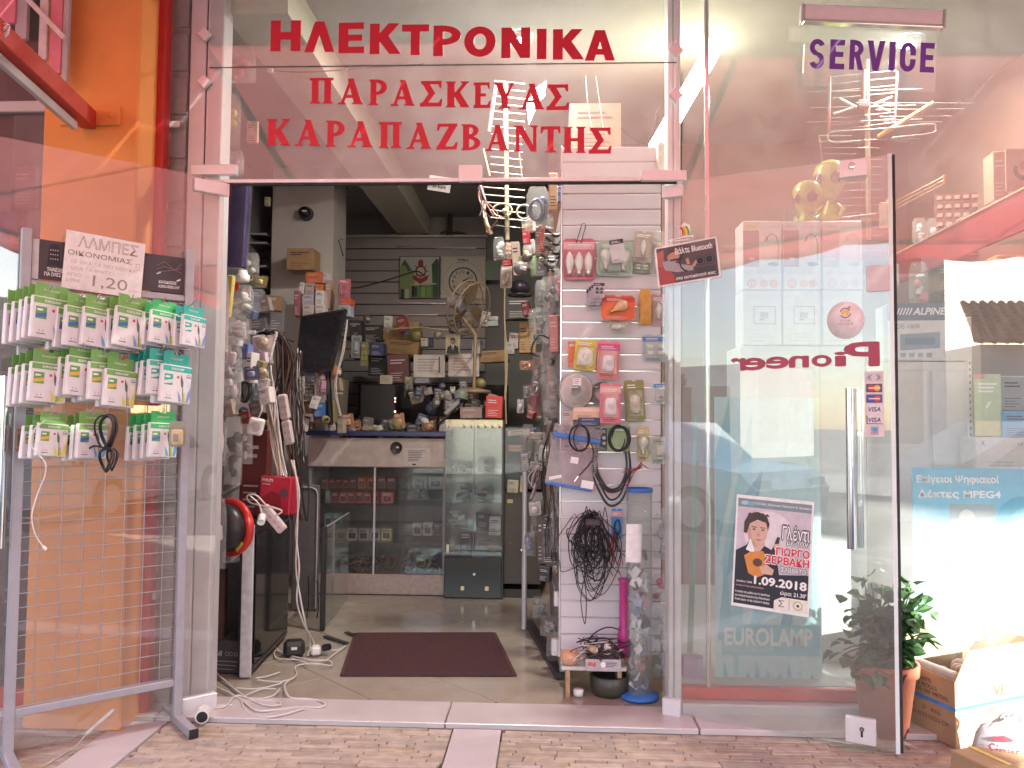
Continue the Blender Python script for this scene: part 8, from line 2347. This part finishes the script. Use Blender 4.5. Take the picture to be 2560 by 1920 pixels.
# antennas
def rods(t, name, lst, y, r=.0024, m_=None):
 for (x0, y0, x1, y1) in lst:
  m = MB(); m.tube([P(x0, y0, y) - t.location, P(x1, y1, y) - t.location], r, m_ or rod, 5); m.build(name, t)
q = P(2165, 300, .9)
t = thing('roof_antenna', 'large metal roof antenna on a pale mast below the service sign', 'antenna', q)
m = MB(); m.tube([P(2167, 150, .92) - q, P(2172, 600, .92) - q], .014, mat('mast_pale', (.38, .34, .25), rough=.4), 8); m.build('mast', t)
for (x0, y0, x1, y1) in ((2160, 175, 2158, 275), (2075, 190, 2072, 330), (2243, 180, 2236, 320)):
 m = MB(); m.tube([P(x0, y0, .9) - q, P(x1, y1, .9) - q], .011 if x0 > 2100 and x0 < 2200 else .007, MATS['antenna_maroon'], 6); m.build('support', t)
rods(t, 'element', [(2080, 192, 2240, 176), (2080, 210, 2240, 194), (2080, 228, 2240, 213), (2016, 231, 2304, 222), (2082, 246, 2240, 231), (2024, 270, 2290, 263), (2080, 281, 2240, 260), (2014, 306, 2305, 298), (2078, 296, 2236, 281), (2080, 312, 2236, 296), (2078, 327, 2238, 306)], .9)
rods(t, 'director', [(2140, 257, 2436, 258), (2190, 274, 2410, 272), (2200, 292, 2380, 290), (2210, 306, 2355, 305), (2042, 354, 2300, 346), (2050, 339, 2130, 340), (2056, 369, 2200, 370), (2060, 384, 2140, 385)], .86)
m = MB(); pts = [P(a_, b_, .85) - q for a_, b_ in ((2150, 352), (2085, 356), (2070, 344), (2084, 330), (2200, 322), (2325, 310), (2338, 320), (2328, 333), (2230, 344))]; m.tube(bez(pts, 5), .004, rod, 6); m.build('folded_dipole', t)
m = MB(); m.tube([P(2195, 342, .86) - q, P(2333, 257, .86) - q], .011, mat('boom_yellow', (.50, .34, .12), rough=.45), 8); m.build('boom', t)
m = MB()
for (a_, b_, c_, d_) in ((2100, 246, 2140, 268), (2085, 285, 2135, 268), (2185, 260, 2230, 243), (2185, 262, 2225, 280)): m.tube([P(a_, b_, .87) - q, P(c_, d_, .87) - q], .006, alu, 5)
m.bbox(P(2158, 262, .88) - q, (.06, .03, .05), MATS['antenna_maroon'], .004); m.build('clamp', t)
q = P(2140, 520, 1.0)
t = thing('grid_antenna', 'second grid antenna behind the green alien figures', 'antenna', q)
rods(t, 'rod', [(2062, py + 2, 2205, py - 2) for py in range(400, 640, 19)], 1.0)
rods(t, 'side_bar', [(2048, 338, 2060, 430), (2150, 430, 2150, 560)], 1.0, .005, MATS['antenna_maroon'])
rods(t, 'strut', [(2075, 548, 2190, 535), (2150, 550, 2190, 537)], .9, .006)
m = MB(); m.bbox((0, 0, 0), (.045, .03, .17), mat('yellow_part', (.52, .44, .10), rough=.4), .008); m.bbox((-.04, 0, -.01), (.04, .03, .15), mat('tan_part', (.50, .36, .28), rough=.5), .008); solo(m, 'antenna_part', 'yellow and tan antenna part at the door leaf edge', 'antenna part', P(2226, 535, 1.0))
q = P(2300, 485, .9); m = MB()
for dy in (-9, 0, 9): m.tube([P(2235, 515 + dy, .9) - q, P(2362, 450 + dy, .8) - q], .005, mat('brown_tube', (.40, .22, .12), rough=.3, metal=.4), 6)
m.bbox(P(2362, 450, .8) - q, (.02, .02, .05), MATS['brown_tube'], .003); solo(m, 'folded_antenna', 'folded brown antenna arms slanting right of the door leaf', 'antenna', q)
# switch board
q, w_, h_ = rect(2340, 482, 2448, 640, 1.5)
t = thing('switch_board', 'dark sample board with rows of small tan switches, right window', 'board', q, (0, 0, -.2))
m = MB(); m.bbox((0, .02, 0), (w_, .03, h_), mat('board_brown', (.16, .075, .055), rough=.6), .003); m.build('board', t)
bm_ = MB(); bm_.bbox((0, 0, 0), (w_ * .12, .012, h_ * .065), flat((.40, .27, .20), .4), .003); bme = bm_.mesh('switch')
for j in range(7):
 for i in range(5): inst('switch', bme, t, (w_ * (-.38 + .19 * i), 0, h_ * (.43 - .14 * j)))
# long red shelf on the right wall
A, B = P(2222, 645, 1.9), P(2575, 566, .28)
d = Vector((B.x - A.x, B.y - A.y, 0))
t = thing('red_shelf', 'long deep red shelf receding along the right wall of the window', 'shelf', A, (0, 0, math.atan2(d.y, d.x)))
rs = mat('shelf_red', (.36, .05, .06), rough=.45)
m = MB(); m.bbox((d.length / 2, .14, -.02), (d.length, .28, .03), rs, .003); m.build('board', t)
m = MB(); m.bbox((d.length / 2, .0, -.10), (d.length, .02, .19), rs, .003); m.build('front_panel', t)
m = MB(); m.bbox((d.length / 2, -.012, -.004), (d.length, .008, .01), mat('shelf_edge', (.50, .40, .30), rough=.4), .001); m.build('edge', t)
W_ = [((2412, 536, 2444, 604), .95, (.50, .38, .30), 'box', 'tan box with a small emblem standing on the red shelf'),
 ((2450, 520, 2478, 592), .75, (.42, .10, .10), 'bag', 'red and white film bag on the red shelf'),
 ((2476, 500, 2506, 580), .65, (.40, .45, .52), 'bag', 'bluish film bag with bottles on the red shelf'),
 ((2484, 378, 2520, 500), .7, (.46, .26, .17), 'box', 'tall tan box high above the red shelf'),
 ((2280, 545, 2318, 608), 1.4, (.45, .40, .44), 'bag', 'wrinkled pale film bag left of the switch board'),
 ((2316, 545, 2345, 640), 1.35, (.40, .42, .34), 'bag', 'tall glinting film bag just left of the switch board'),
 ((2272, 655, 2322, 765), 1.2, (.48, .10, .10), 'bag', 'red and white film bag hanging below the red shelf'),
 ((2342, 660, 2402, 728), 1.3, (.36, .25, .12), 'box', 'brown box with a dark window below the red shelf'),
 ((2222, 660, 2248, 715), 1.3, (.33, .20, .20), 'box', 'dim ribbed box at the door leaf edge below the shelf'),
 ((2494, 636, 2575, 682), .5, (.60, .38, .22), 'box', 'tan flat carton under the right end of the red shelf'),
 ((2430, 660, 2480, 730), .7, (.42, .12, .13), 'box', 'deep red box face below the red shelf'),
 ((2507, 1028, 2580, 1094), .40, (.10, .36, .62), 'box', 'blue box above the white box at the right window edge'),
 ((2504, 940, 2560, 1026), .46, (.30, .36, .42), 'box', 'dim bluish box above the blue box at the right edge'),
 ((2050, 1690, 2112, 1752), .5, (.12, .13, .15), 'box', 'dark box on the window floor right of the leaf poster stand')]
for r4, y_, c_, kd, lab in W_:
 if kd == 'box': carton('window_goods', lab, 'box', r4, y_, c_, depth=.12, rz=-.12)
 else: bag('window_bag', lab, 'plastic bag', r4, y_, None, [c_, (.55, .55, .55)], depth=.03, nfill=4)
q, w_, h_ = rect(2515, 372, 2590, 478, .5); m = MB(); m.box((0, .004, 0), (w_, .008, h_), flat((.44, .26, .2))); m.ring(w_ * .1, 0, w_ * .2, w_ * .36, -.001, flat((.14, .08, .09)), a0=150, a1=380); m.disc(w_ * .1, h_ * .1, w_ * .15, -.001, flat((.3, .16, .14))); solo(m, 'wall_poster', 'brown poster with a dark curved figure high at the right edge', 'poster', q)
# car radio carton, white cabinet below
q, w_, h_ = rect(2222, 758, 2371, 902, .62)
t = thing('radio_carton', 'car radio carton with dark blue top band, right of the door leaf', 'box', q, (0, 0, -.1))
m = MB(); m.bbox((0, .1, 0), (w_, .2, h_), flat((.62, .62, .62), .4), .003); m.build('carton', t)
m = MB(); m.rsheet(-w_ * .5, h_ * .20, w_ * .5, h_ * .5, -.0006, flat((.07, .10, .15))); m.text('ALPINE', w_ * .18, h_ * .36, w_ * .50, h_ * .12, -.0012, wp, .03, shear=.25)
for k in range(5): m.sheet([(w_ * (-.36 + .05 * k), h_ * .30), (w_ * (-.34 + .05 * k), h_ * .30), (w_ * (-.29 + .05 * k), h_ * .42), (w_ * (-.31 + .05 * k), h_ * .42)], -.0012, wp)
m.text('CDE-180R', -w_ * .20, h_ * .10, w_ * .46, h_ * .08, -.0006, flat((.2, .22, .25)), .01); m.sheet([(-w_ * .30, -h_ * .04), (w_ * .34, h_ * .0), (w_ * .34, -h_ * .28), (-w_ * .30, -h_ * .32)], -.0006, flat((.20, .27, .33))); m.rsheet(-w_ * .22, -h_ * .22, w_ * .26, -h_ * .10, -.001, flat((.12, .17, .22)))
for k in range(4): m.rsheet(w_ * (-.30 + .14 * k), -h_ * .44, w_ * (-.21 + .14 * k), -h_ * .36, -.0006, flat((.3, .33, .38)))
m.build('print', t)
q, w_, h_ = rect(2371, 792, 2430, 902, .60); m = MB(); m.bbox((0, .1, 0), (w_, .2, h_), flat((.55, .54, .53), .5), .003); solo(m, 'white_carton', 'plain white carton right of the car radio carton', 'box', q)
q, w_, h_ = rect(2228, 904, 2428, 1560, .62)
t = thing('white_cabinet', 'white cabinet under the car radio carton in the window', 'cabinet', (q.x, .62, .1)); zc_ = P(2300, 904, .62).z - .1
m = MB(); m.bbox((0, .15, zc_ / 2), (w_, .3, zc_), mat('cabinet_white', (.66, .67, .67), rough=.45, var=.03), .004); m.build('body', t)
for sx in (-.25, .25): m = MB(); m.bbox((w_ * sx, -.006, zc_ / 2), (w_ * .46, .014, zc_ * .94), MATS['cabinet_white'], .004); m.build('door', t)
t = thing('slotted_upright', 'slotted metal shelf upright at the corner of the white cabinet', 'upright', P(2424, 1000, .5)); m = MB(); zz = P(2424, 900, .5).z - t.location.z; z2 = P(2424, 1160, .5).z - t.location.z; m.bbox((0, 0, (zz + z2) / 2), (.02, .012, zz - z2), alu, .001)
for k in range(16): m.box((0, -.0068, z2 + (zz - z2) * (k + .5) / 16), (.006, .002, .012), kp)
m.build('upright', t)
# posters in the window
def poster(r4, y_, c_, name, lab, cat='poster'):
 q, w_, h_ = rect(*r4, y_); t = thing(name, lab, cat, q); m = MB(); m.box((0, .003, 0), (w_, .006, h_), flat(c_)); m.build('sheet', t); return t, MB(), w_, h_
t, m, w_, h_ = poster((2437, 935, 2503, 1090), .42, (.40, .52, .30), 'poster', 'green and yellow leaflet behind the right window')
m.rsheet(-w_ * .5, -h_ * .5, w_ * .5, -h_ * .25, -.0006, flat((.58, .56, .24))); m.rsheet(-w_ * .5, h_ * .42, -w_ * .1, h_ * .5, -.0006, flat((.6, .2, .22))); lines(m, 0, h_ * .34, w_ * .7, 3, h_ * .06, h_ * .03, -.001, wp, rr); m.text('/', 0, 0, w_ * .2, h_ * .1, -.001, wp, .05); m.build('print', t)
t, m, w_, h_ = poster((2442, 1094, 2585, 1182), .40, (.66, .66, .66), 'speaker_carton', 'white box with thin black letters at the right window edge', 'box')
m.text('K', -w_ * .38, h_ * .34, w_ * .06, h_ * .14, -.001, kp, -.01); m.text('AKO', w_ * .30, h_ * .32, w_ * .20, h_ * .11, -.001, flat((.3, .3, .32)), 0); lines(m, 0, -h_ * .2, w_ * .6, 3, h_ * .1, h_ * .03, -.001, flat((.5, .5, .5)), rr); m.build('print', t); m = MB(); m.box((0, .08, 0), (w_, .14, h_), flat((.6, .6, .6))); m.build('carton', t)
t, m, w_, h_ = poster((2283, 1170, 2640, 1600), .24, (.10, .42, .62), 'poster', 'large blue poster with white heading about receivers, right window')
m.text('Επίγειοι Ψηφιακοί', -w_ * .18, h_ * .43, w_ * .58, h_ * .055, -.001, wp, .03); m.text('Δέκτες MPEG4', -w_ * .17, h_ * .345, w_ * .58, h_ * .052, -.001, wp, .03)
m.rsheet(-w_ * .24, h_ * .10, w_ * .08, h_ * .29, -.001, flat((.22, .30, .34))); m.disc(-w_ * .12, h_ * .20, w_ * .06, -.0015, flat((.5, .55, .55)), rz=h_ * .06); m.rsheet(-w_ * .04, h_ * .11, w_ * .06, h_ * .17, -.0016, wp)
for k in range(3): m.rsheet(-w_ * .28, h_ * (-.02 - .14 * k), w_ * .02, h_ * (.04 - .14 * k), -.001, flat((.30, .62, .72))); m.text('Plan', -w_ * .18, h_ * (.02 - .14 * k), w_ * .12, h_ * .035, -.0015, wp, .02); m.rsheet(-w_ * .26, h_ * (-.10 - .14 * k), 0, h_ * (-.04 - .14 * k), -.001, flat((.04, .25, .42)))
m.build('print', t)
t, m, w_, h_ = poster((1787, 990, 2052, 1756), .30, (.46, .72, .76), 'poster_stand', 'tall turquoise poster stand with leaf shapes and pale lettering', 'poster stand')
tq = [flat((.07, .46, .60)), flat((.20, .60, .70)), flat((.04, .34, .52))]
for k, pts in enumerate(([(-.48, -.02), (-.50, .30), (-.36, .50), (-.34, .22)], [(-.30, -.45), (-.44, -.05), (-.22, .34), (-.14, .46), (-.16, .10)], [(-.40, -.10), (-.30, .14), (-.04, .26), (-.16, .02)], [(-.48, -.30), (-.40, -.02), (-.34, -.30)], [(-.20, -.28), (.0, -.02), (.16, .02), (.06, -.20)], [(.10, -.26), (.22, -.12), (.30, -.10), (.2, -.26)])):
 m.sheet([(a_ * w_, b_ * h_) for a_, b_ in pts], -.0006 - .0002 * k, tq[k % 3])
m.rsheet(-w_ * .44, -h_ * .345, w_ * .48, -h_ * .245, -.002, flat((.10, .50, .60))); m.text('EUROLAMP', -.0, -h_ * .285, w_ * .82, h_ * .055, -.0024, flat((.78, .82, .82)), .04); m.text('ENERGY SAVING LAMPS', -w_ * .18, -h_ * .325, w_ * .46, h_ * .016, -.0024, flat((.5, .64, .64)), 0)
for k in range(9): x = -.44 + .1 * k; m.sheet([(w_ * x, -h_ * .49), (w_ * (x + .02), -h_ * (.36 + .03 * (k % 3))), (w_ * (x + .05), -h_ * .40), (w_ * (x + .09), -h_ * .49)], -.0008 - .0001 * k, tq[k % 3])
m.build('print', t); m = MB(); m.box((0, .04, -h_ * .3), (w_ * .9, .06, h_ * .4), flat((.4, .46, .46))); m.build('strut', t)
m = MB(); a_, b_ = P(1742, 1040, .45), P(1722, 1742, .45); m.tube([a_, b_], .014, mat('green_pole', (.05, .27, .17), rough=.4), 8); solo(m, 'green_pole', 'slim green pole leaning behind the window near the post', 'pole')
q = P(1731, 1752, .30); m = MB(); h_ = P(1731, 1640, .30).z - q.z; m.lathe([(0, 0), (.038, 0), (.05, h_), (.046, h_), (.036, .01)], mat('purple_bin', (.25, .10, .34), rough=.4), n=20); solo(m, 'purple_bin', 'small purple bin behind the window beside the post', 'bin', q)
# outside at the right: potted plant, open carton, bag
q = PZ(2192, 1822, .0); q = Vector((1.38, -.06, .004))
t = thing('potted_plant', 'green leafy plant in a terracotta pot between door leaf and window', 'plant', q)
m = MB(); m.lathe([(0, 0), (.085, 0), (.118, .24), (.13, .24), (.132, .285), (.118, .285), (.112, .25), (0, .25)], mat('terracotta', (.40, .13, .075), rough=.75, var=.1, bump=.1), n=28); m.build('pot', t)
m = MB(); m.disc(0, 0, .11, 0, wood_b); m.v = [(x, z_, .252) for x, y_, z_ in m.v]; m.build('soil', t)
m = MB(); lf = [mat('leaf_a', (.035, .09, .03), rough=.45, var=.3, trans=.35), mat('leaf_b', (.055, .13, .04), rough=.45, var=.25, trans=.35)]
stem = MB()
for k in range(62):
 a_ = rr.uniform(0, 6.28); sp = rr.uniform(.03, .23); top = Vector((sp * math.cos(a_), sp * .75 * math.sin(a_) - .03, rr.uniform(.24, .64)))
 base = Vector((rr.uniform(-.04, .04), rr.uniform(-.04, .04), .25)); path = bez([base, base.lerp(top, .5) + Vector((0, 0, .05)), top], 4); stem.tube(path, .0025, lf[0], 4)
 for j in range(7):
  c_ = path[min(len(path) - 1, 2 + j)] + Vector((rr.gauss(0, .025), rr.gauss(0, .025), rr.gauss(0, .02))); L, Wd = rr.uniform(.04, .08), rr.uniform(.02, .034); R = Euler((rr.uniform(-1, .6), rr.uniform(-.7, .7), rr.uniform(0, 6.28))).to_matrix()
  m.add([c_ + R @ Vector(v) for v in ((0, 0, 0), (Wd, L * .35, .006), (Wd * .8, L * .7, .002), (0, L, -.012), (-Wd * .8, L * .7, .002), (-Wd, L * .35, .006), (0, L * .5, -.004))], [(0, 1, 6), (1, 2, 6), (2, 3, 6), (3, 4, 6), (4, 5, 6), (5, 0, 6)], rr.choice(lf))
stem.build('stems', t); o = m.build('leaves', t); o['kind'] = 'stuff'
# open carton
c0, cl = PZ(2390, 1872, .004), PZ(2256, 1806, .004)
ux = Vector((cl.x - c0.x, cl.y - c0.y, 0)); wl = ux.length; ux.normalize(); uy = Vector((ux.y, -ux.x, 0))
if uy.x < 0: uy = -uy
uy = (uy + Vector((.15, .25, 0))).normalized()
H = P(2394, 1706, c0.y).z; D = .42
t = thing('open_carton', 'open brown carton with blue strap and faded print by the plant', 'box', c0)
kb = mat('carton_brown', (.37, .25, .14), rough=.85, var=.08, scale=10, bump=.1, bscale=80)
def face(a_, b_, z0, z1, th, mm):
 n_ = Vector((-(b_ - a_).y, (b_ - a_).x, 0)).normalized() * th
 v = [Vector((p.x, p.y, z)) for z in (z0, z1) for p in (a_, b_, b_ + n_, a_ + n_)]
 mm.add(v, [(3, 2, 1, 0), (4, 5, 6, 7), (0, 1, 5, 4), (1, 2, 6, 5), (2, 3, 7, 6), (3, 0, 4, 7)], kb)
Z3 = Vector((0, 0, 0)); pL, pR, pB = ux * wl, uy * D, ux * wl + uy * D
for a_, b_ in ((pL, Z3), (Z3, pR), (pR, pB), (pB, pL)):
 m = MB(); face(a_, b_, 0, H, .005, m); m.build('side', t)
m = MB(); m.add([Z3 + Vector((0, 0, .01)), pR + Vector((0, 0, .01)), pB + Vector((0, 0, .01)), pL + Vector((0, 0, .01))], [(0, 1, 2, 3)], kb); m.build('bottom', t)
def flap(a_, b_, up_, mm):
 v = [a_ + Vector((0, 0, H)), b_ + Vector((0, 0, H)), b_ * .96 + a_ * .04 + up_ + Vector((0, 0, H)), a_ * .96 + b_ * .04 + up_ + Vector((0, 0, H))]
 nn = (v[1] - v[0]).cross(v[3] - v[0]).normalized() * .004
 mm.add(v + [p + nn for p in v], [(3, 2, 1, 0), (4, 5, 6, 7), (0, 1, 5, 4), (1, 2, 6, 5), (2, 3, 7, 6), (3, 0, 4, 7)], kb)
for a_, b_, up_ in ((pB, pL, ux * .06 + Vector((0, 0, .16))), (Z3, pR, -ux * .03 + Vector((0, 0, .12)) + uy * .02), (pR, pB, uy * .10 + Vector((0, 0, .10)))):
 m = MB(); flap(a_, b_, up_, m); m.build('flap', t)
m = MB(); bs_ = mat('blue_strap', (.05, .22, .60), rough=.4)
for a_, b_ in ((pL, Z3), (Z3, pR)):
 n_ = Vector(((b_ - a_).y, -(b_ - a_).x, 0)).normalized() * .0015
 m.add([a_ + n_ + Vector((0, 0, H * .54)), b_ + n_ + Vector((0, 0, H * .54)), b_ + n_ + Vector((0, 0, H * .60)), a_ + n_ + Vector((0, 0, H * .60))], [(0, 1, 2, 3)], bs_)
m.build('strap', t)
m = MB(); gp = flat((.10, .07, .05))
def on_face(a_, b_, txt, u0, z0, w1, h1):
 d_ = (b_ - a_).normalized(); n_ = Vector((d_.y, -d_.x, 0)) * .002
 m.T = Matrix(((d_.x, -n_.x * 500, 0, a_.x + n_.x + d_.x * u0), (d_.y, -n_.y * 500, 0, a_.y + n_.y + d_.y * u0), (0, 0, 1, z0), (0, 0, 0, 1))); m.text(txt, 0, 0, w1, h1, 0, gp, 0); m.T = None
for k, (s_, zf, w1) in enumerate((('COLOR: WHITE', .86, .5), ('OFF   6 ROLLS', .77, .6), ('LENGTH: 100  METERS', .68, .8), ('G.W.    21   KGS', .42, .66), ('MEAS: 41X31X32.5 CM', .30, .8))): on_face(pL, Z3, s_, wl * (.08 + w1 * .5), H * zf, wl * w1, .016)
on_face(Z3, pR, 'VE', D * .62, H * .74, .075, .04); on_face(Z3, pR, 'CABLE', D * .5, H * .48, .06, .016); m.build('print', t)
m = MB(); m.bbox(ux * wl * .55 + uy * .05 + Vector((0, 0, H * .97)), (wl * .86, .03, .05), off, .006, rot=(0, 0, math.atan2(ux.y, ux.x))); m.build('white_insert', t)
m = MB()
for k in range(8): m.ball(ux * wl * rr.uniform(.2, .8) + uy * rr.uniform(.12, .28) + Vector((0, 0, H * rr.uniform(.86, 1.0))), rr.uniform(.02, .035), flat((.34, .22, .18)), 8, 6)
m.build('rolls', t)
# white bag with red print, lower box
q = P(2500, 1868, -.42); t = thing('printed_bag', 'white plastic bag with red print at the lower right corner', 'plastic bag', q, (0, 0, -.3))
m = MB(); wb_ = mat('bag_white', (.52, .50, .51), rough=.45, trans=.25, bump=.6, bscale=18)
m.lathe([(0, -.09), (.075, -.088), (.09, -.04), (.085, .02), (.06, .07), (.03, .10)], wb_, sc=(1, .6, 1), n=18); m.v = [(x + rr.gauss(0, .004), y_ + rr.gauss(0, .004), z_ + .014 * math.sin(x * 60)) for x, y_, z_ in m.v]; m.build('body', t)
for sx in (-1, 1): m = MB(); m.tube(bez([(.03 + sx * .025, 0, .07), (.05 + sx * .04, 0, .115), (.06, -.01, .135), (.05 - sx * .02, 0, .10)], 5), .007, wb_, 6); m.build('handle', t)
m = MB(); rp = flat((.62, .06, .09)); m.sheet([(-.04, .05), (.0, .062), (.035, .05), (.02, .04), (-.02, .04)], -.058, rp); m.text('Simit', 0, .01, .10, .045, -.062, flat((.25, .06, .07)), 0, shear=.2); lines(m, 0, -.028, .07, 4, .011, .005, -.062, rp, rr); m.build('print', t)
q = P(2490, 1925, -.50); t = thing('small_carton', 'brown carton with yellow tape below the white printed bag', 'box', (q.x, q.y, .05), (0, 0, .35)); m = MB(); m.bbox((0, 0, 0), (.24, .16, .095), kb, .004); m.build('carton', t); m = MB(); m.box((-.03, 0, .049), (.018, .162, .002), flat((.6, .48, .1))); m.build('tape', t)
# left bay: a few goods behind the dark glass
for k, (r4, y_, c_, lab) in enumerate((((-40, 420, 60, 610), .05, (.16, .05, .06), 'dim maroon board behind the left bay glass'), ((30, 415, 88, 520), .02, (.36, .30, .30), 'pale torn paper behind the left bay glass'), ((-30, 760, 40, 900), .05, (.30, .33, .32), 'dim pale carton behind the left bay glass'), ((-30, 930, 30, 1010), .06, (.2, .26, .22), 'dim green carton behind the left bay glass'), ((-30, 1240, 40, 1600), .06, (.08, .10, .14), 'dark tall panel behind the left bay glass'))): carton('bay_goods', lab, 'box', r4, y_, c_, depth=.03)
m = MB(); m.ball((0, 0, 0), (.05, .02, .06), flat((.06, .06, .26)), 16, 10); solo(m, 'blue_ball', 'blue round object behind the left bay glass', 'ball', P(10, 560, .0))
# more small goods crowded together
rr = random.Random(77)
CC = [(.5, .48, .46), (.06, .055, .06), (.3, .05, .05), (.16, .14, .13), (.36, .3, .22), (.1, .12, .2), (.42, .2, .1), (.22, .2, .2), (.6, .57, .53), (.3, .26, .1)]
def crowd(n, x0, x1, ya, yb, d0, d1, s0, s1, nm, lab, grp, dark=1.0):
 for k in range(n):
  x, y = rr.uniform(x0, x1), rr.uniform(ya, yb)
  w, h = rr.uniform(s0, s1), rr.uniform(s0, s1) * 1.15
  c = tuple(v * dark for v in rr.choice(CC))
  r = rr.random()
  y_ = rr.uniform(d0, d1)
  if r < .5:
   carton(nm, lab, nm.replace('_', ' '), (x - w / 2, y - h / 2, x + w / 2, y + h / 2), y_, c, depth=.04, tilt=rr.uniform(-.35, .35), rz=rr.uniform(-.5, .5), group=grp)
  elif r < .8:
   blister(nm, lab, nm.replace('_', ' '), (x - w / 2, y - h / 2, x + w / 2, y + h / 2), y_, c, None, rr.choice(['bar', 'small', 'coil', 'plug']), tuple(min(1, v * 1.3 + .12) for v in c), tilt=rr.uniform(-.2, .2), group=grp, shell=False)
  else:
   q, w_, h_ = rect(x - w / 2, y - h / 2, x + w / 2, y + h / 2, y_)
   m = MB(); m.ball((0, 0, 0), (w_ / 2, w_ / 3, h_ / 2), flat(c, .35), 10, 7); m.bbox((w_ * .2, -.01, 0), (w_ * .5, .03, h_ * .3), flat(rr.choice(CC), .4), .004)
   solo(m, nm, lab, nm.replace('_', ' '), q, (0, rr.uniform(-.5, .5), 0), group=grp)
crowd(30, 765, 1115, 1050, 1082, 2.35, 2.6, 14, 34, 'counter_goods', 'small odds and ends heaped along the blue counter top', 'odds and ends heaped on the counter top')
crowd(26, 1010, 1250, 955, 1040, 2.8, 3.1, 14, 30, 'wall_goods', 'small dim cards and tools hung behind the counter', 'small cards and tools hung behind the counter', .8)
crowd(18, 735, 850, 920, 1070, 1.95, 2.25, 16, 34, 'hanging_goods', 'small goods crowded between hanging leads and counter end', 'small goods crowded below the monitor')
crowd(26, 560, 665, 700, 1060, .45, .95, 18, 40, 'hanging_goods', 'small bagged goods crowded along the left side of the entrance', 'small goods crowded along the left side')
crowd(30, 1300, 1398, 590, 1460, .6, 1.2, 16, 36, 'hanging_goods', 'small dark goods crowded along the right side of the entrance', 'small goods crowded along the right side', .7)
crowd(14, 860, 1230, 790, 860, 3.15, 3.35, 16, 34, 'bench_goods', 'small clutter on the bench below the back clocks', 'small clutter on the rear bench')
q = P(960, 822, 3.15); m = MB(); m.tube([P(957, 824, 3.15) - q, P(1050, 818, 3.15) - q, P(1120, 826, 3.1) - q], .008, mat('bamboo', (.46, .38, .22), rough=.5), 6); solo(m, 'pale_stick', 'pale stick lying across the brown cartons on the bench', 'stick', q)
bag('film_pack', 'film bag with two yellow toys hanging behind the glass, left of the lettering', 'plastic bag', (556, 232, 602, 372), .32, None, None, depth=.02)
for k, (py, w) in enumerate(((284, 15), (311, 15))):
 q = P(578, py, .32); m = MB(); m.ball((0, 0, 0), (.030, .02, .025), flat((.52, .46, .06), .3), 12, 8); m.ball((-.026, 0, 0), .012, flat((.52, .46, .06), .3), 8, 6); solo(m, 'yellow_toy', ('upper', 'lower')[k] + ' yellow toy in the film bag left of the lettering', 'toy', q)
carton('hanging_box', 'narrow tan box hanging behind the glass right of the yellow toys', 'box', (616, 302, 644, 357), .32, (.50, .30, .22), depth=.02)
bag('film_pack', 'orange red film bag high behind the glass, left of the lettering', 'plastic bag', (550, 112, 640, 208), .32, None, [(.42, .12, .05), (.36, .07, .06), (.46, .16, .06)], depth=.04, nfill=6)
bag('film_pack', 'violet film bag just above the door, left end of the glass', 'plastic bag', (552, 375, 610, 436), .32, None, [(.16, .05, .2), (.3, .1, .25)], depth=.03)
q = P(600, 172, .5); m = MB(); m.tube(bez([P(a_, b_, .5) - q for a_, b_ in ((668, 176), (760, 180), (900, 172), (1060, 160))], 5), .003, kcable, 4); m.bbox(P(676, 176, .5) - q, (.03, .02, .02), white, .004); solo(m, 'cable', 'thin wire strung across inside below the largest lettering', 'cable', q)
